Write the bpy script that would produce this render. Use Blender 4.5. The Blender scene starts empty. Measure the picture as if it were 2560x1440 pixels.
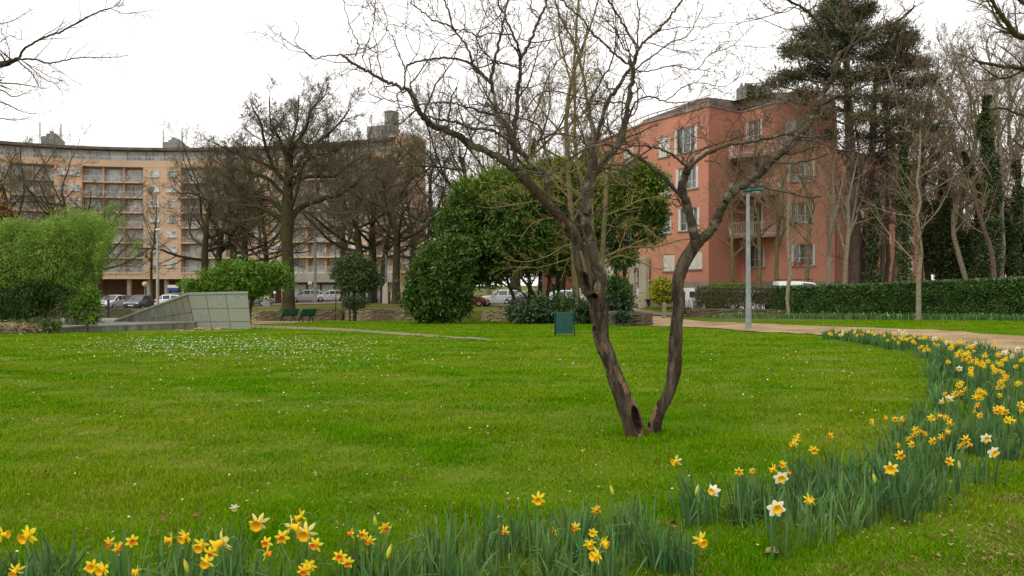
import bpy, math, random
import numpy as np
from mathutils import Vector

S = bpy.context.scene
COL = S.collection
F = 2009.0            # focal length in photo pixels (2560 wide)
HOR = 710.0           # horizon row
EYE = 1.6
R = math.radians

# ------------------------------------------------------------------ camera, world, sun, exposure
cam = bpy.data.objects.new('camera', bpy.data.cameras.new('camera'))
COL.objects.link(cam)
cam.location = (0, 0, EYE)
cam.rotation_euler = (R(90), 0, 0)
cam.data.sensor_width = 36
cam.data.lens = 36 * F / 2560
cam.data.shift_y = -(720 - HOR) / 2560
cam.data.clip_start = 0.05
cam.data.clip_end = 2000
S.camera = cam
S.view_settings.view_transform = 'Standard'
S.view_settings.look = 'None'
S.view_settings.gamma = 1
S.view_settings.use_curve_mapping = False
S.view_settings.exposure = 0.42
S.cycles.use_denoising = True
S.cycles.transparent_max_bounces = 8
S.cycles.max_bounces = 6
SUN_EL, SUN_AZ = 52, -140      # azimuth from +Y, clockwise: behind the camera to the left
w = bpy.data.worlds.new("World")
S.world = w
w.use_nodes = True
nt = w.node_tree
bg = nt.nodes['Background']
sky = nt.nodes.new('ShaderNodeTexSky')
sky.sky_type = 'NISHITA'
sky.sun_disc = False
sky.sun_elevation = R(SUN_EL)
sky.sun_rotation = R(SUN_AZ)
sky.dust_density = 5
tc = nt.nodes.new('ShaderNodeTexCoord')
ns = nt.nodes.new('ShaderNodeTexNoise'); ns.inputs['Scale'].default_value = 1.6; ns.inputs['Detail'].default_value = 5
rp = nt.nodes.new('ShaderNodeValToRGB')
rp.color_ramp.elements[0].position = 0.3; rp.color_ramp.elements[0].color = (10.6, 10.3, 10.2, 1)
rp.color_ramp.elements[1].position = 0.7; rp.color_ramp.elements[1].color = (12.9, 12.5, 12.1, 1)
mx = nt.nodes.new('ShaderNodeMix'); mx.data_type = 'RGBA'; mx.inputs[0].default_value = 0.93
nt.links.new(tc.outputs['Generated'], ns.inputs['Vector'])
nt.links.new(ns.outputs['Fac'], rp.inputs[0])
nt.links.new(sky.outputs[0], mx.inputs[6])
nt.links.new(rp.outputs[0], mx.inputs[7])
nt.links.new(mx.outputs[2], bg.inputs[0])
bg.inputs[1].default_value = 0.09
sl = bpy.data.lights.new('sun', 'SUN'); sl.energy = 1.1; sl.angle = R(25); sl.color = (1, 0.96, 0.88)
so = bpy.data.objects.new('sun', sl); COL.objects.link(so)
a = R(SUN_AZ); e = R(SUN_EL)
sdir = Vector((math.sin(a) * math.cos(e), math.cos(a) * math.cos(e), math.sin(e)))
so.rotation_euler = sdir.to_track_quat('Z', 'Y').to_euler()

# ------------------------------------------------------------------ materials
MATS = {}
def mat(name, c, rough=0.8, c2=None, scale=3.0, detail=6, bump=0.0, bscale=20, island=0.0, metal=0, spec=0.3,
        trans=0.0, c3=None, sc3=0.5, stretch=None, lo=0.35, hi=0.65):
    m = bpy.data.materials.new(name); m.use_nodes = True
    n = m.node_tree; b = n.nodes['Principled BSDF']
    b.inputs['Roughness'].default_value = rough
    b.inputs['Metallic'].default_value = metal
    b.inputs['Specular IOR Level'].default_value = spec
    out = None
    co = n.nodes.new('ShaderNodeTexCoord'); vec = co.outputs['Object']
    if stretch:
        mp = n.nodes.new('ShaderNodeMapping'); mp.inputs['Scale'].default_value = stretch
        n.links.new(vec, mp.inputs['Vector']); vec = mp.outputs[0]
    def rgb(cc):
        q = n.nodes.new('ShaderNodeRGB'); q.outputs[0].default_value = (*cc, 1); return q.outputs[0]
    def noise(s, d):
        q = n.nodes.new('ShaderNodeTexNoise'); q.inputs['Scale'].default_value = s; q.inputs['Detail'].default_value = d
        n.links.new(vec, q.inputs['Vector']); return q.outputs['Fac']
    def ramp(f, lo, hi):
        q = n.nodes.new('ShaderNodeMapRange'); q.inputs[1].default_value = lo; q.inputs[2].default_value = hi
        n.links.new(f, q.inputs[0]); return q.outputs[0]
    def mix(f, x, y, bt='MIX'):
        q = n.nodes.new('ShaderNodeMix'); q.data_type = 'RGBA'; q.blend_type = bt
        if isinstance(f, float): q.inputs[0].default_value = f
        else: n.links.new(f, q.inputs[0])
        n.links.new(x, q.inputs[6]); n.links.new(y, q.inputs[7]); return q.outputs[2]
    out = rgb(c)
    if c2: out = mix(ramp(noise(scale, detail), lo, hi), out, rgb(c2))
    if c3: out = mix(ramp(noise(sc3, 4), 0.42, 0.62), out, rgb(c3))
    if island:
        g = n.nodes.new('ShaderNodeNewGeometry')
        q = n.nodes.new('ShaderNodeMapRange'); q.inputs[3].default_value = 1 - island; q.inputs[4].default_value = 1 + island
        n.links.new(g.outputs['Random Per Island'], q.inputs[0])
        h = n.nodes.new('ShaderNodeHueSaturation'); n.links.new(out, h.inputs['Color']); n.links.new(q.outputs[0], h.inputs['Value'])
        h2 = n.nodes.new('ShaderNodeMapRange'); h2.inputs[3].default_value = 0.5 - island * 0.05; h2.inputs[4].default_value = 0.5 + island * 0.05
        n.links.new(g.outputs['Random Per Island'], h2.inputs[0]); n.links.new(h2.outputs[0], h.inputs['Hue'])
        out = h.outputs[0]
    n.links.new(out, b.inputs['Base Color'])
    if bump:
        bp = n.nodes.new('ShaderNodeBump'); bp.inputs['Strength'].default_value = bump; bp.inputs['Distance'].default_value = 0.03
        n.links.new(noise(bscale, 8), bp.inputs['Height']); n.links.new(bp.outputs[0], b.inputs['Normal'])
    if trans:
        t = n.nodes.new('ShaderNodeBsdfTranslucent'); n.links.new(out, t.inputs['Color'])
        ms = n.nodes.new('ShaderNodeMixShader'); ms.inputs[0].default_value = trans
        n.links.new(b.outputs[0], ms.inputs[1]); n.links.new(t.outputs[0], ms.inputs[2])
        n.links.new(ms.outputs[0], n.nodes['Material Output'].inputs['Surface'])
    MATS[name] = m
    return m

def stone_mat(name, ca, cb, cm, rw=1.6, rh=4.5, mortar=0.02, bump=0.8):
    m = bpy.data.materials.new(name); m.use_nodes = True
    n = m.node_tree; b = n.nodes['Principled BSDF']; b.inputs['Roughness'].default_value = 0.9
    uv = n.nodes.new('ShaderNodeUVMap')
    br = n.nodes.new('ShaderNodeTexBrick'); br.inputs['Scale'].default_value = 1
    br.inputs['Brick Width'].default_value = rw; br.inputs['Row Height'].default_value = rh
    br.inputs['Mortar Size'].default_value = mortar; br.inputs['Mortar Smooth'].default_value = 0.3
    br.inputs['Color1'].default_value = (*ca, 1); br.inputs['Color2'].default_value = (*cb, 1); br.inputs['Mortar'].default_value = (*cm, 1)
    nz = n.nodes.new('ShaderNodeTexNoise'); nz.inputs['Scale'].default_value = 2.5; nz.inputs['Detail'].default_value = 5
    n.links.new(uv.outputs[0], nz.inputs['Vector'])
    va = n.nodes.new('ShaderNodeVectorMath'); va.operation = 'MULTIPLY_ADD'
    va.inputs[1].default_value = (0.15, 0.09, 0)
    n.links.new(nz.outputs['Color'], va.inputs[0]); n.links.new(uv.outputs[0], va.inputs[2])
    n.links.new(va.outputs[0], br.inputs['Vector'])
    n2 = n.nodes.new('ShaderNodeTexNoise'); n2.inputs['Scale'].default_value = 9; n.links.new(uv.outputs[0], n2.inputs['Vector'])
    mx = n.nodes.new('ShaderNodeMix'); mx.data_type = 'RGBA'; mx.blend_type = 'MULTIPLY'; mx.inputs[0].default_value = 0.7
    n.links.new(br.outputs['Color'], mx.inputs[6]); n.links.new(n2.outputs['Fac'], mx.inputs[7])
    n.links.new(mx.outputs[2], b.inputs['Base Color'])
    bp = n.nodes.new('ShaderNodeBump'); bp.inputs['Strength'].default_value = bump; bp.inputs['Distance'].default_value = 0.04; bp.invert = True
    n.links.new(br.outputs['Fac'], bp.inputs['Height']); n.links.new(bp.outputs[0], b.inputs['Normal'])
    MATS[name] = m

def glass_mat(name, c, rough=0.08, c2=None):
    mat(name, c, rough, c2=c2, scale=0.6, spec=0.9)

mat('lawn', (0.062, 0.140, 0.003), 0.95, spec=0.03, c2=(0.092, 0.165, 0.005), scale=2.3, c3=(0.14, 0.165, 0.02), sc3=0.35, bump=0.9, bscale=30)
mat('lawn_far', (0.065, 0.115, 0.006), 0.95, spec=0.03, c2=(0.105, 0.13, 0.02), scale=0.8, c3=(0.13, 0.105, 0.045), sc3=0.15, bump=0.7, bscale=12)
mat('grass', (0.076, 0.215, 0.001), 1.0, c2=(0.138, 0.285, 0.002), scale=1.1, c3=(0.195, 0.285, 0.010), sc3=0.4, island=0.35, trans=0.35, spec=0.0)
mat('dirt', (0.34, 0.238, 0.135), 0.95, spec=0.05, c2=(0.43, 0.31, 0.19), scale=22, c3=(0.24, 0.175, 0.09), sc3=0.7, bump=0.6, bscale=50)
mat('dirt_grass', (0.25, 0.18, 0.085), 0.95, c2=(0.09, 0.14, 0.012), scale=2.2, bump=0.6, bscale=40, lo=0.42, hi=0.58)
mat('road', (0.21, 0.155, 0.125), 0.9, c2=(0.27, 0.20, 0.16), scale=1.5, bump=0.3, bscale=40)
mat('kerb', (0.35, 0.34, 0.31), 0.9, c2=(0.25, 0.24, 0.22))
mat('bark', (0.036, 0.027, 0.018), 0.95, spec=0.08, c2=(0.125, 0.100, 0.068), scale=17, detail=10, lo=0.40, hi=0.66, bump=1.0, bscale=45, stretch=(1, 1, 0.22), c3=(0.055, 0.041, 0.024), sc3=1.7)
mat('bark_lichen', (0.062, 0.047, 0.034), 0.95, spec=0.1, c2=(0.20, 0.195, 0.14), scale=8, bump=0.9, bscale=40, c3=(0.09, 0.073, 0.05), sc3=3.5, lo=0.5, hi=0.62)
mat('twig', (0.065, 0.043, 0.030), 0.9, c2=(0.11, 0.08, 0.055), scale=2)
mat('bare_wood', (0.21, 0.142, 0.078), 0.85, c2=(0.10, 0.06, 0.034), scale=22, stretch=(1, 1, 0.15), bump=0.6, bscale=50)
mat('heart_wood', (0.075, 0.032, 0.018), 0.9, c2=(0.018, 0.010, 0.008), scale=9, bump=0.8, bscale=40)
mat('oak_bark', (0.032, 0.024, 0.016), 0.95, spec=0.1, c2=(0.075, 0.058, 0.038), scale=4, bump=0.8, bscale=14, c3=(0.055, 0.052, 0.018), sc3=0.6)
mat('oak_twig', (0.100, 0.083, 0.052), 0.95, spec=0.1, c2=(0.155, 0.128, 0.08), scale=0.8)
mat('moss_bark', (0.095, 0.078, 0.042), 0.95, c2=(0.17, 0.14, 0.052), scale=3, bump=0.6, bscale=20)
mat('moss_twig', (0.19, 0.14, 0.055), 0.95, c2=(0.24, 0.20, 0.05), scale=2)
mat('grey_bark', (0.17, 0.135, 0.09), 0.95, c2=(0.27, 0.24, 0.17), scale=6, bump=0.5, bscale=20, stretch=(1, 1, 2))
mat('wood_twig', (0.165, 0.12, 0.078), 0.95, c2=(0.22, 0.16, 0.10), scale=1)
mat('pine_bark', (0.13, 0.085, 0.06), 0.95, c2=(0.075, 0.055, 0.045), scale=4, bump=0.8, bscale=12)
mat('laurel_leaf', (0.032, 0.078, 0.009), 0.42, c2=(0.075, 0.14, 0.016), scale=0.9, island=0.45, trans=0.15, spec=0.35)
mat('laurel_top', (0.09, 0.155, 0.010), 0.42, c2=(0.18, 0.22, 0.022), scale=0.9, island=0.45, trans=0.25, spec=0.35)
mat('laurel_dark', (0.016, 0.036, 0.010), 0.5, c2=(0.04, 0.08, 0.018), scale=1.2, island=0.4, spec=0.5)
mat('hedge_leaf', (0.034, 0.080, 0.016), 0.42, c2=(0.075, 0.145, 0.026), scale=1.5, island=0.5, spec=0.5)
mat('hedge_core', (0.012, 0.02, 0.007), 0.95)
mat('brown_hedge_leaf', (0.08, 0.095, 0.03), 0.6, c2=(0.13, 0.10, 0.05), scale=2, island=0.5)
mat('young_leaf', (0.12, 0.21, 0.018), 0.5, c2=(0.20, 0.27, 0.03), scale=1, island=0.3, trans=0.25)
mat('bright_leaf', (0.085, 0.185, 0.015), 0.5, c2=(0.15, 0.25, 0.02), scale=1.0, island=0.4, trans=0.25)
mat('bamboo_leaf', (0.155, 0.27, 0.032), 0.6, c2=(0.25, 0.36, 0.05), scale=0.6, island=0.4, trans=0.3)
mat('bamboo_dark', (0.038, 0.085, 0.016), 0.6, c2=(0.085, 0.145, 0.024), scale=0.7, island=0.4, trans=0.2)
mat('bamboo_cane', (0.09, 0.12, 0.035), 0.6)
mat('dry_leaf', (0.28, 0.20, 0.12), 0.9, c2=(0.42, 0.33, 0.22), scale=2, island=0.4)
mat('yellow_leaf', (0.46, 0.43, 0.03), 0.5, c2=(0.30, 0.33, 0.03), scale=4, island=0.3, trans=0.2)
mat('orange_leaf', (0.12, 0.065, 0.02), 0.7, c2=(0.18, 0.10, 0.03), scale=2, island=0.4)
mat('ivy_leaf', (0.032, 0.060, 0.014), 0.6, c2=(0.06, 0.09, 0.022), scale=2, island=0.5)
mat('yew_leaf', (0.030, 0.050, 0.016), 0.8, c2=(0.06, 0.08, 0.025), scale=1, island=0.5)
mat('pine_leaf', (0.038, 0.058, 0.020), 0.7, c2=(0.068, 0.085, 0.032), scale=0.8, island=0.5)
mat('pine_brown', (0.115, 0.092, 0.045), 0.8, c2=(0.08, 0.085, 0.035), scale=1, island=0.4)
mat('small_yew', (0.045, 0.075, 0.022), 0.7, c2=(0.085, 0.115, 0.035), scale=1.2, island=0.4)
mat('daff_leaf', (0.055, 0.135, 0.040), 0.5, c2=(0.115, 0.215, 0.050), scale=1.5, island=0.4, trans=0.25, spec=0.4)
mat('daff_stem', (0.08, 0.19, 0.04), 0.6)
mat('petal_yellow', (0.90, 0.68, 0.015), 0.6, c2=(0.90, 0.74, 0.04), scale=30, trans=0.35, island=0.08)
mat('petal_pale', (0.84, 0.76, 0.22), 0.6, trans=0.35)
mat('petal_white', (0.86, 0.84, 0.66), 0.6, trans=0.3)
mat('cup_orange', (0.85, 0.24, 0.008), 0.6, trans=0.25, c2=(0.86, 0.32, 0.01), scale=20)
mat('cup_yellow', (0.90, 0.56, 0.008), 0.6, trans=0.25)
mat('bud', (0.50, 0.52, 0.06), 0.6)
mat('daisy', (0.62, 0.60, 0.48), 0.8)
mat('fallen', (0.13, 0.062, 0.022), 0.95, spec=0.05, c2=(0.24, 0.14, 0.055), scale=9)
mat('pale_fallen', (0.30, 0.215, 0.11), 0.95, spec=0.05)
mat('dry_grass', (0.26, 0.20, 0.075), 0.95, spec=0.02, c2=(0.16, 0.13, 0.035), scale=3, island=0.35, trans=0.2)
mat('log', (0.13, 0.07, 0.04), 0.9, c2=(0.42, 0.32, 0.2), scale=5, bump=0.7, bscale=20)
mat('green_paint', (0.010, 0.068, 0.052), 0.55, c2=(0.022, 0.10, 0.075), scale=5)
mat('green_dark', (0.012, 0.045, 0.035), 0.5)
mat('dark_iron', (0.02, 0.022, 0.025), 0.5)
mat('galv', (0.19, 0.225, 0.225), 0.6, c2=(0.29, 0.32, 0.31), scale=5, metal=0.2)
mat('teal_shell', (0.010, 0.065, 0.075), 0.5)
mat('white_pole', (0.40, 0.38, 0.33), 0.6, c2=(0.29, 0.27, 0.23), scale=2)
mat('lamp_glass', (0.75, 0.75, 0.7), 0.3)
mat('globe', (0.72, 0.58, 0.22), 0.3)
mat('granite', (0.165, 0.185, 0.145), 0.7, c2=(0.25, 0.27, 0.21), scale=14, detail=8, bump=0.15, bscale=60, c3=(0.21, 0.225, 0.155), sc3=1.2, spec=0.4)
mat('granite_dark', (0.10, 0.115, 0.085), 0.8, c2=(0.21, 0.225, 0.17), scale=2.5, detail=8, c3=(0.15, 0.15, 0.10), sc3=0.9, stretch=(1.5, 1.5, 0.3))
mat('granite_cap', (0.22, 0.235, 0.195), 0.7, c2=(0.29, 0.30, 0.25), scale=9)
mat('joint', (0.045, 0.045, 0.04), 0.9)
mat('paving', (0.22, 0.22, 0.185), 0.85, c2=(0.29, 0.275, 0.23), scale=2)
mat('peach', (0.52, 0.37, 0.25), 0.9, c2=(0.43, 0.30, 0.20), scale=0.3, c3=(0.52, 0.335, 0.22), sc3=0.12, stretch=(1, 1, .35))
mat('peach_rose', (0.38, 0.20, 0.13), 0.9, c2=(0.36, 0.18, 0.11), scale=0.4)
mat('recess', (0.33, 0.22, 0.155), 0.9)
mat('slab', (0.60, 0.43, 0.29), 0.9, c2=(0.48, 0.33, 0.22), scale=0.8)
mat('rail', (0.52, 0.50, 0.45), 0.6, c2=(0.31, 0.30, 0.27), scale=1.5, metal=0.1)
mat('grey_band', (0.30, 0.30, 0.28), 0.8, c2=(0.24, 0.23, 0.21), scale=0.6)
mat('shop_dark', (0.09, 0.075, 0.06), 0.7, c2=(0.16, 0.12, 0.09), scale=0.7)
mat('roof_dark', (0.075, 0.058, 0.048), 0.9, c2=(0.15, 0.12, 0.10), scale=0.8)
mat('plant_grey', (0.17, 0.18, 0.165), 0.9, c2=(0.25, 0.25, 0.23), scale=1)
mat('column', (0.36, 0.33, 0.25), 0.9, c2=(0.28, 0.25, 0.19), scale=1)
mat('win_frame', (0.62, 0.61, 0.57), 0.5)
mat('far_frame', (0.58, 0.58, 0.56), 0.5)
glass_mat('glass', (0.04, 0.046, 0.046), 0.06, c2=(0.16, 0.17, 0.16))
glass_mat('far_glass', (0.13, 0.145, 0.15), 0.3, c2=(0.50, 0.50, 0.48))
mat('curtain', (0.62, 0.61, 0.57), 0.9, c2=(0.42, 0.42, 0.39), scale=1)
mat('shutter', (0.62, 0.60, 0.54), 0.7, c2=(0.54, 0.52, 0.46), scale=2)
mat('pink', (0.48, 0.205, 0.140), 0.92, c2=(0.38, 0.160, 0.110), scale=0.9, c3=(0.53, 0.235, 0.155), sc3=0.35, bump=.15, bscale=6, stretch=(1, 1, .3), lo=.4, hi=.75)
mat('plinth', (0.27, 0.235, 0.175), 0.95, c2=(0.20, 0.175, 0.13), scale=1)
mat('cornice', (0.33, 0.27, 0.21), 0.8, c2=(0.22, 0.16, 0.13), scale=2)
mat('door_surround', (0.40, 0.36, 0.27), 0.9, c2=(0.33, 0.29, 0.22), scale=1)
mat('flower_box', (0.5, 0.03, 0.02), 0.6)
mat('wood_post', (0.20, 0.17, 0.12), 0.9)
mat('cream', (0.50, 0.44, 0.31), 0.8)
mat('sign_white', (0.7, 0.7, 0.7), 0.6); mat('sign_blue', (0.03, 0.07, 0.30), 0.6); mat('sign_yellow', (0.75, 0.55, 0.05), 0.6)
mat('tyre', (0.015, 0.015, 0.015), 0.9); mat('rim', (0.35, 0.35, 0.36), 0.35, metal=0.6)
mat('car_glass', (0.05, 0.06, 0.065), 0.06, spec=0.9)
mat('head_lamp', (0.7, 0.7, 0.7), 0.15); mat('tail_lamp', (0.40, 0.02, 0.015), 0.3); mat('plate', (0.65, 0.65, 0.6), 0.5)
mat('trim', (0.03, 0.03, 0.03), 0.7)
for nme, cc in dict(paint_silver=(0.48, 0.49, 0.49), paint_white=(0.74, 0.75, 0.75), paint_dark=(0.045, 0.05, 0.055),
                    paint_grey=(0.13, 0.14, 0.16), paint_red=(0.15, 0.02, 0.02), paint_blue=(0.33, 0.40, 0.43)).items():
    mat(nme, cc, 0.28, spec=0.6)
stone_mat('dry_stone', (0.60, 0.45, 0.26), (0.38, 0.30, 0.18), (0.03, 0.026, 0.018), 0.42, 0.085, 0.012)
stone_mat('dark_stone', (0.22, 0.17, 0.09), (0.13, 0.11, 0.06), (0.022, 0.02, 0.014), 0.55, 0.075, 0.012)

# ------------------------------------------------------------------ mesh helpers
class MB:
    def __init__(s): s.v = []; s.f = []; s.n = 0; s.mi = []; s.uv = None
    def add(s, verts, faces, m=0):
        verts = np.asarray(verts, float).reshape(-1, 3); faces = np.asarray(faces, int)
        s.v.append(verts); s.f.append(faces + s.n); s.n += len(verts)
        s.mi.append(np.full(len(faces), m) if np.isscalar(m) else np.asarray(m))
        return s
    def box(s, x0, x1, y0, y1, z0, z1, fr=None, m=0):
        v = np.array([(x, y, z) for x in (x0, x1) for y in (y0, y1) for z in (z0, z1)], float)
        if fr is not None: v = fr(v)
        return s.add(v, [(0, 1, 3, 2), (4, 6, 7, 5), (0, 4, 5, 1), (2, 3, 7, 6), (0, 2, 6, 4), (1, 5, 7, 3)], m)
    def hexa(s, bot, top, m=0):     # two rings of n corners
        n = len(bot); v = list(bot) + list(top)
        q = [(i, (i + 1) % n, n + (i + 1) % n, n + i) for i in range(n)]
        s.add(v, q, m)
        t = [(0, i, i + 1) for i in range(1, n - 1)]
        s.add(bot, [x[::-1] for x in t], m); s.add(top, t, m); return s
    def tube(s, pts, rad, sides=6, m=0, cap=True):
        pts = np.asarray(pts, float); rad = np.broadcast_to(np.asarray(rad, float), (len(pts),))
        return s.tubes(pts[None], rad[None], sides, m, cap)
    def tubes(s, P, Rr, sides=4, m=0, cap=False):
        N, K, _ = P.shape
        if N == 0: return s
        T = np.gradient(P, axis=1); T /= np.linalg.norm(T, axis=2, keepdims=True) + 1e-9
        mt = P[:, -1] - P[:, 0]; ref = np.eye(3)[np.argmin(np.abs(mt), axis=1)]
        n1 = np.cross(T, ref[:, None, :]); n1 /= np.linalg.norm(n1, axis=2, keepdims=True) + 1e-9
        n2 = np.cross(T, n1)
        an = np.arange(sides) * 2 * np.pi / sides
        V = P[:, :, None] + Rr[:, :, None, None] * (np.cos(an)[None, None, :, None] * n1[:, :, None] + np.sin(an)[None, None, :, None] * n2[:, :, None])
        i = np.arange(N)[:, None, None] * K * sides; k = np.arange(K - 1)[None, :, None] * sides; j = np.arange(sides)[None, None, :]
        j2 = (j + 1) % sides
        q = np.stack([i + k + j, i + k + sides + j, i + k + sides + j2, i + k + j2], -1).reshape(-1, 4)
        s.add(V.reshape(-1, 3), q, m)
        if cap and sides > 2:
            for row in (0, K - 1):
                for a_ in range(N):
                    t = [(0, b_, b_ + 1) for b_ in range(1, sides - 1)]
                    s.add(V[a_, row], t, m)
        return s
    def lathe(s, prof, c=(0, 0, 0), sides=16, m=0, axis=(0, 0, 1)):
        ax = Vector(axis).normalized(); q = Vector((0, 0, 1)).rotation_difference(ax)
        an = np.arange(sides) * 2 * np.pi / sides
        V = []
        for r, z in prof:
            for t in an: V.append(q @ Vector((r * math.cos(t), r * math.sin(t), z)) + Vector(c))
        K = len(prof); f = [(k * sides + j, k * sides + (j + 1) % sides, (k + 1) * sides + (j + 1) % sides, (k + 1) * sides + j) for k in range(K - 1) for j in range(sides)]
        return s.add(V, f, m)
    def build(s, name, mats, parent=None, smooth=False, uvs=None):
        me = bpy.data.meshes.new(name)
        if s.v:
            V = np.concatenate(s.v)
            me.vertices.add(len(V)); me.vertices.foreach_set('co', V.astype(np.float32).ravel())
            L = np.concatenate([f.ravel() for f in s.f]); tot = np.concatenate([np.full(len(f), f.shape[1]) for f in s.f])
            st = np.concatenate([[0], np.cumsum(tot)[:-1]])
            me.loops.add(len(L)); me.loops.foreach_set('vertex_index', L.astype(np.int32))
            me.polygons.add(len(tot)); me.polygons.foreach_set('loop_start', st.astype(np.int32))
            mi = np.concatenate(s.mi); me.polygons.foreach_set('material_index', mi.astype(np.int32))
            me.polygons.foreach_set('use_smooth', np.full(len(tot), bool(smooth)))
            if s.uv is not None:
                uvl = me.uv_layers.new(name='UVMap'); U = np.concatenate(s.uv)[L]
                uvl.data.foreach_set('uv', U.astype(np.float32).ravel())
            me.update(calc_edges=True)
        for m in (mats if isinstance(mats, (list, tuple)) else [mats]): me.materials.append(MATS[m])
        o = bpy.data.objects.new(name, me); COL.objects.link(o)
        if parent is not None:
            o.parent = parent
        return o

def tag(o, label=None, cat=None, group=None, kind=None):
    if label: o['label'] = label
    if cat: o['category'] = cat
    if group: o['group'] = group
    if kind: o['kind'] = kind
    return o
def empty(name, loc=(0, 0, 0), rz=0, sc=1, label=None, cat=None, group=None):
    o = bpy.data.objects.new(name, None); COL.objects.link(o); o.location = loc; o.rotation_euler = (0, 0, rz)
    o.scale = (sc, sc, sc) if np.isscalar(sc) else sc
    o.empty_display_size = 0.2
    return tag(o, label, cat, group)
def dup(root, loc, rz=0, sc=None, label=None, group=None, cat=None):
    r = root.copy(); COL.objects.link(r); r.location = loc; r.rotation_euler = (0, 0, rz)
    if sc is not None: r.scale = (sc, sc, sc) if np.isscalar(sc) else sc
    if label: r['label'] = label
    if group: r['group'] = group
    for ch in list(root.children):
        c = ch.copy(); COL.objects.link(c); c.parent = r
        for g in ch.children:
            d = g.copy(); COL.objects.link(d); d.parent = c
    return r

def P(px, py, Y): return np.array(((px - 1280) / F * Y, Y, EYE + (HOR - py) / F * Y))
def X(px, Y): return (px - 1280) / F * Y

# ------------------------------------------------------------------ terrain
WL_U = [-1.2, -.56, -.43, -.42, -.335, -.32, -.209, -.14, 0.0, .085, .115, .158, .166, 1.5]
WL_Y = [82, 80, 78, 78, 62, 58, 65, 61, 60, 50, 41.5, 38.5, 41, 44]
def wallY(u): return np.interp(u, WL_U, WL_Y)
def base(x, y):
    u = x / np.maximum(y, 4.0)
    A = np.clip(1 - 1.33 * np.maximum(u, 0), 0.2, 1)
    t = np.clip((y - 8) / 47, 0, 1.9)
    return -A * t ** 1.5
def terr(x, y):
    u = x / np.maximum(y, 4.0); W = wallY(u)
    t0 = np.interp(u, [-.6, -.42, -.335, -.28, -.1, .05, .12, .157, .163, .3], [-.85, -.82, -.5, -.38, -.4, -.38, -.1, .15, -.42, -.35])
    b = base(x, W)
    t0 = np.where(u > .162, b, t0)
    tm = np.interp(u, [-.55, -.4, -.3, -.17, 0, .12, .2, .3, .6], [-1.0, -.95, -.62, -.38, -.45, -.5, -.15, -.1, -.1])
    tf = np.interp(u, [-.55, -.3, -.2, .1, .3], [-1.5, -.95, -.6, -.3, .2])
    t55 = np.interp(u, [0, .1, .2, .3, .6], [-.4, -.45, -.58, -.4, -.1])
    tz = np.where(y < W, t0, 0)
    def lerp(a_, b_, y0, y1): return a_ + (b_ - a_) * np.clip((y - y0) / np.maximum(y1 - y0, 0.1), 0, 1)
    left = lerp(t0, tm, W, 80.0)
    left = np.where(y > 80, lerp(tm, tf, 80, 104), left)
    right = np.where(y < 58, lerp(t0, t55, W, 58.0), lerp(t55, tm, 58.0, 68.0))
    right = np.where(y > 80, lerp(tm, tf, 80, 104), right)
    k = np.clip((u - .06) / .08, 0, 1)
    z = left * (1 - k) + right * k
    z = np.where(y > 104, tf + (-1.9 - tf) * np.clip((y - 104) / 36, 0, 1) * np.clip(1 - (u + .1) / .2, 0, 1), z)
    return z
def G(x, y):
    x = np.asarray(x, float); y = np.asarray(y, float)
    yy = np.maximum(y, 4.0)
    r = np.where(y < wallY(x / yy), base(x, y), terr(x, y))
    return r
def Gs(x, y): return float(G(x, y))
def hit(px, py, h=0.0):           # where the ray through this photo pixel meets the ground raised by h
    Y = np.concatenate([np.arange(2.0, 30, .02), np.arange(30, 160, .1)])
    x = X(px, Y); z = EYE + (HOR - py) / F * Y
    d = z - (G(x, Y) + h)
    i = np.argmax(d < 0)
    if d[i] >= 0: i = len(Y) - 1
    return np.array((x[i], Y[i], z[i] - h))
def on(px, Y):
    x = X(px, Y); return np.array((x, Y, Gs(x, Y)))

us = np.concatenate([[-6, -4, -3, -2, -1.5, -1.2, -1], np.linspace(-.8, .8, 321), [1, 1.2, 1.5, 2, 3, 4, 6]])
us = np.unique(np.concatenate([us, [u for u in WL_U if -.8 < u < .8], [.1619, .1621]]))
rows_a = np.concatenate([np.linspace(0, .12, 25)[:-1], np.linspace(.12, 1, 70)])
NA = len(rows_a)
rows_b = np.concatenate([np.linspace(0, 1, 60)])
def gz(x, y): return 0
mb = MB()
cols = []
for u in us:
    W = float(wallY(u)); Yn = 1.2
    ya = Yn + (W - Yn) * rows_a
    yb = W + .03 + (190 - W) * rows_b ** 1.4
    yc = np.array([260, 400, 700, 1200.])
    y = np.concatenate([ya, yb, yc]); x = u * y
    z = np.concatenate([base(x[:NA], ya), terr(x[NA:], y[NA:])])
    cols.append(np.stack([x, y, z], 1))
V = np.array(cols); nu, ny, _ = V.shape
bumps = 0.012 * (np.sin(V[..., 0] * 3.1 + V[..., 1] * 1.7) + np.sin(V[..., 0] * 1.3 - V[..., 1] * 4.1) * .8)
V[..., 2] += bumps * (V[..., 1] < 30)
idx = np.arange(nu * ny).reshape(nu, ny)
def quads(i0, i1):
    I = idx[:, i0:i1]
    return np.stack([I[:-1, :-1], I[1:, :-1], I[1:, 1:], I[:-1, 1:]], -1).reshape(-1, 4)
fq = quads(0, NA)
o = MB().add(V.reshape(-1, 3), fq).build('lawn', 'lawn', smooth=True); tag(o, kind='structure')
fq = quads(NA - 1, ny)
o = MB().add(V.reshape(-1, 3), fq).build('terrace_ground', 'lawn_far', smooth=True); tag(o, kind='structure')
o = MB().add([(-400, 1.2, -.02), (400, 1.2, -.02), (400, -300, -.02), (-400, -300, -.02)], [(0, 3, 2, 1)]).build('ground', 'lawn'); tag(o, kind='structure')

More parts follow.
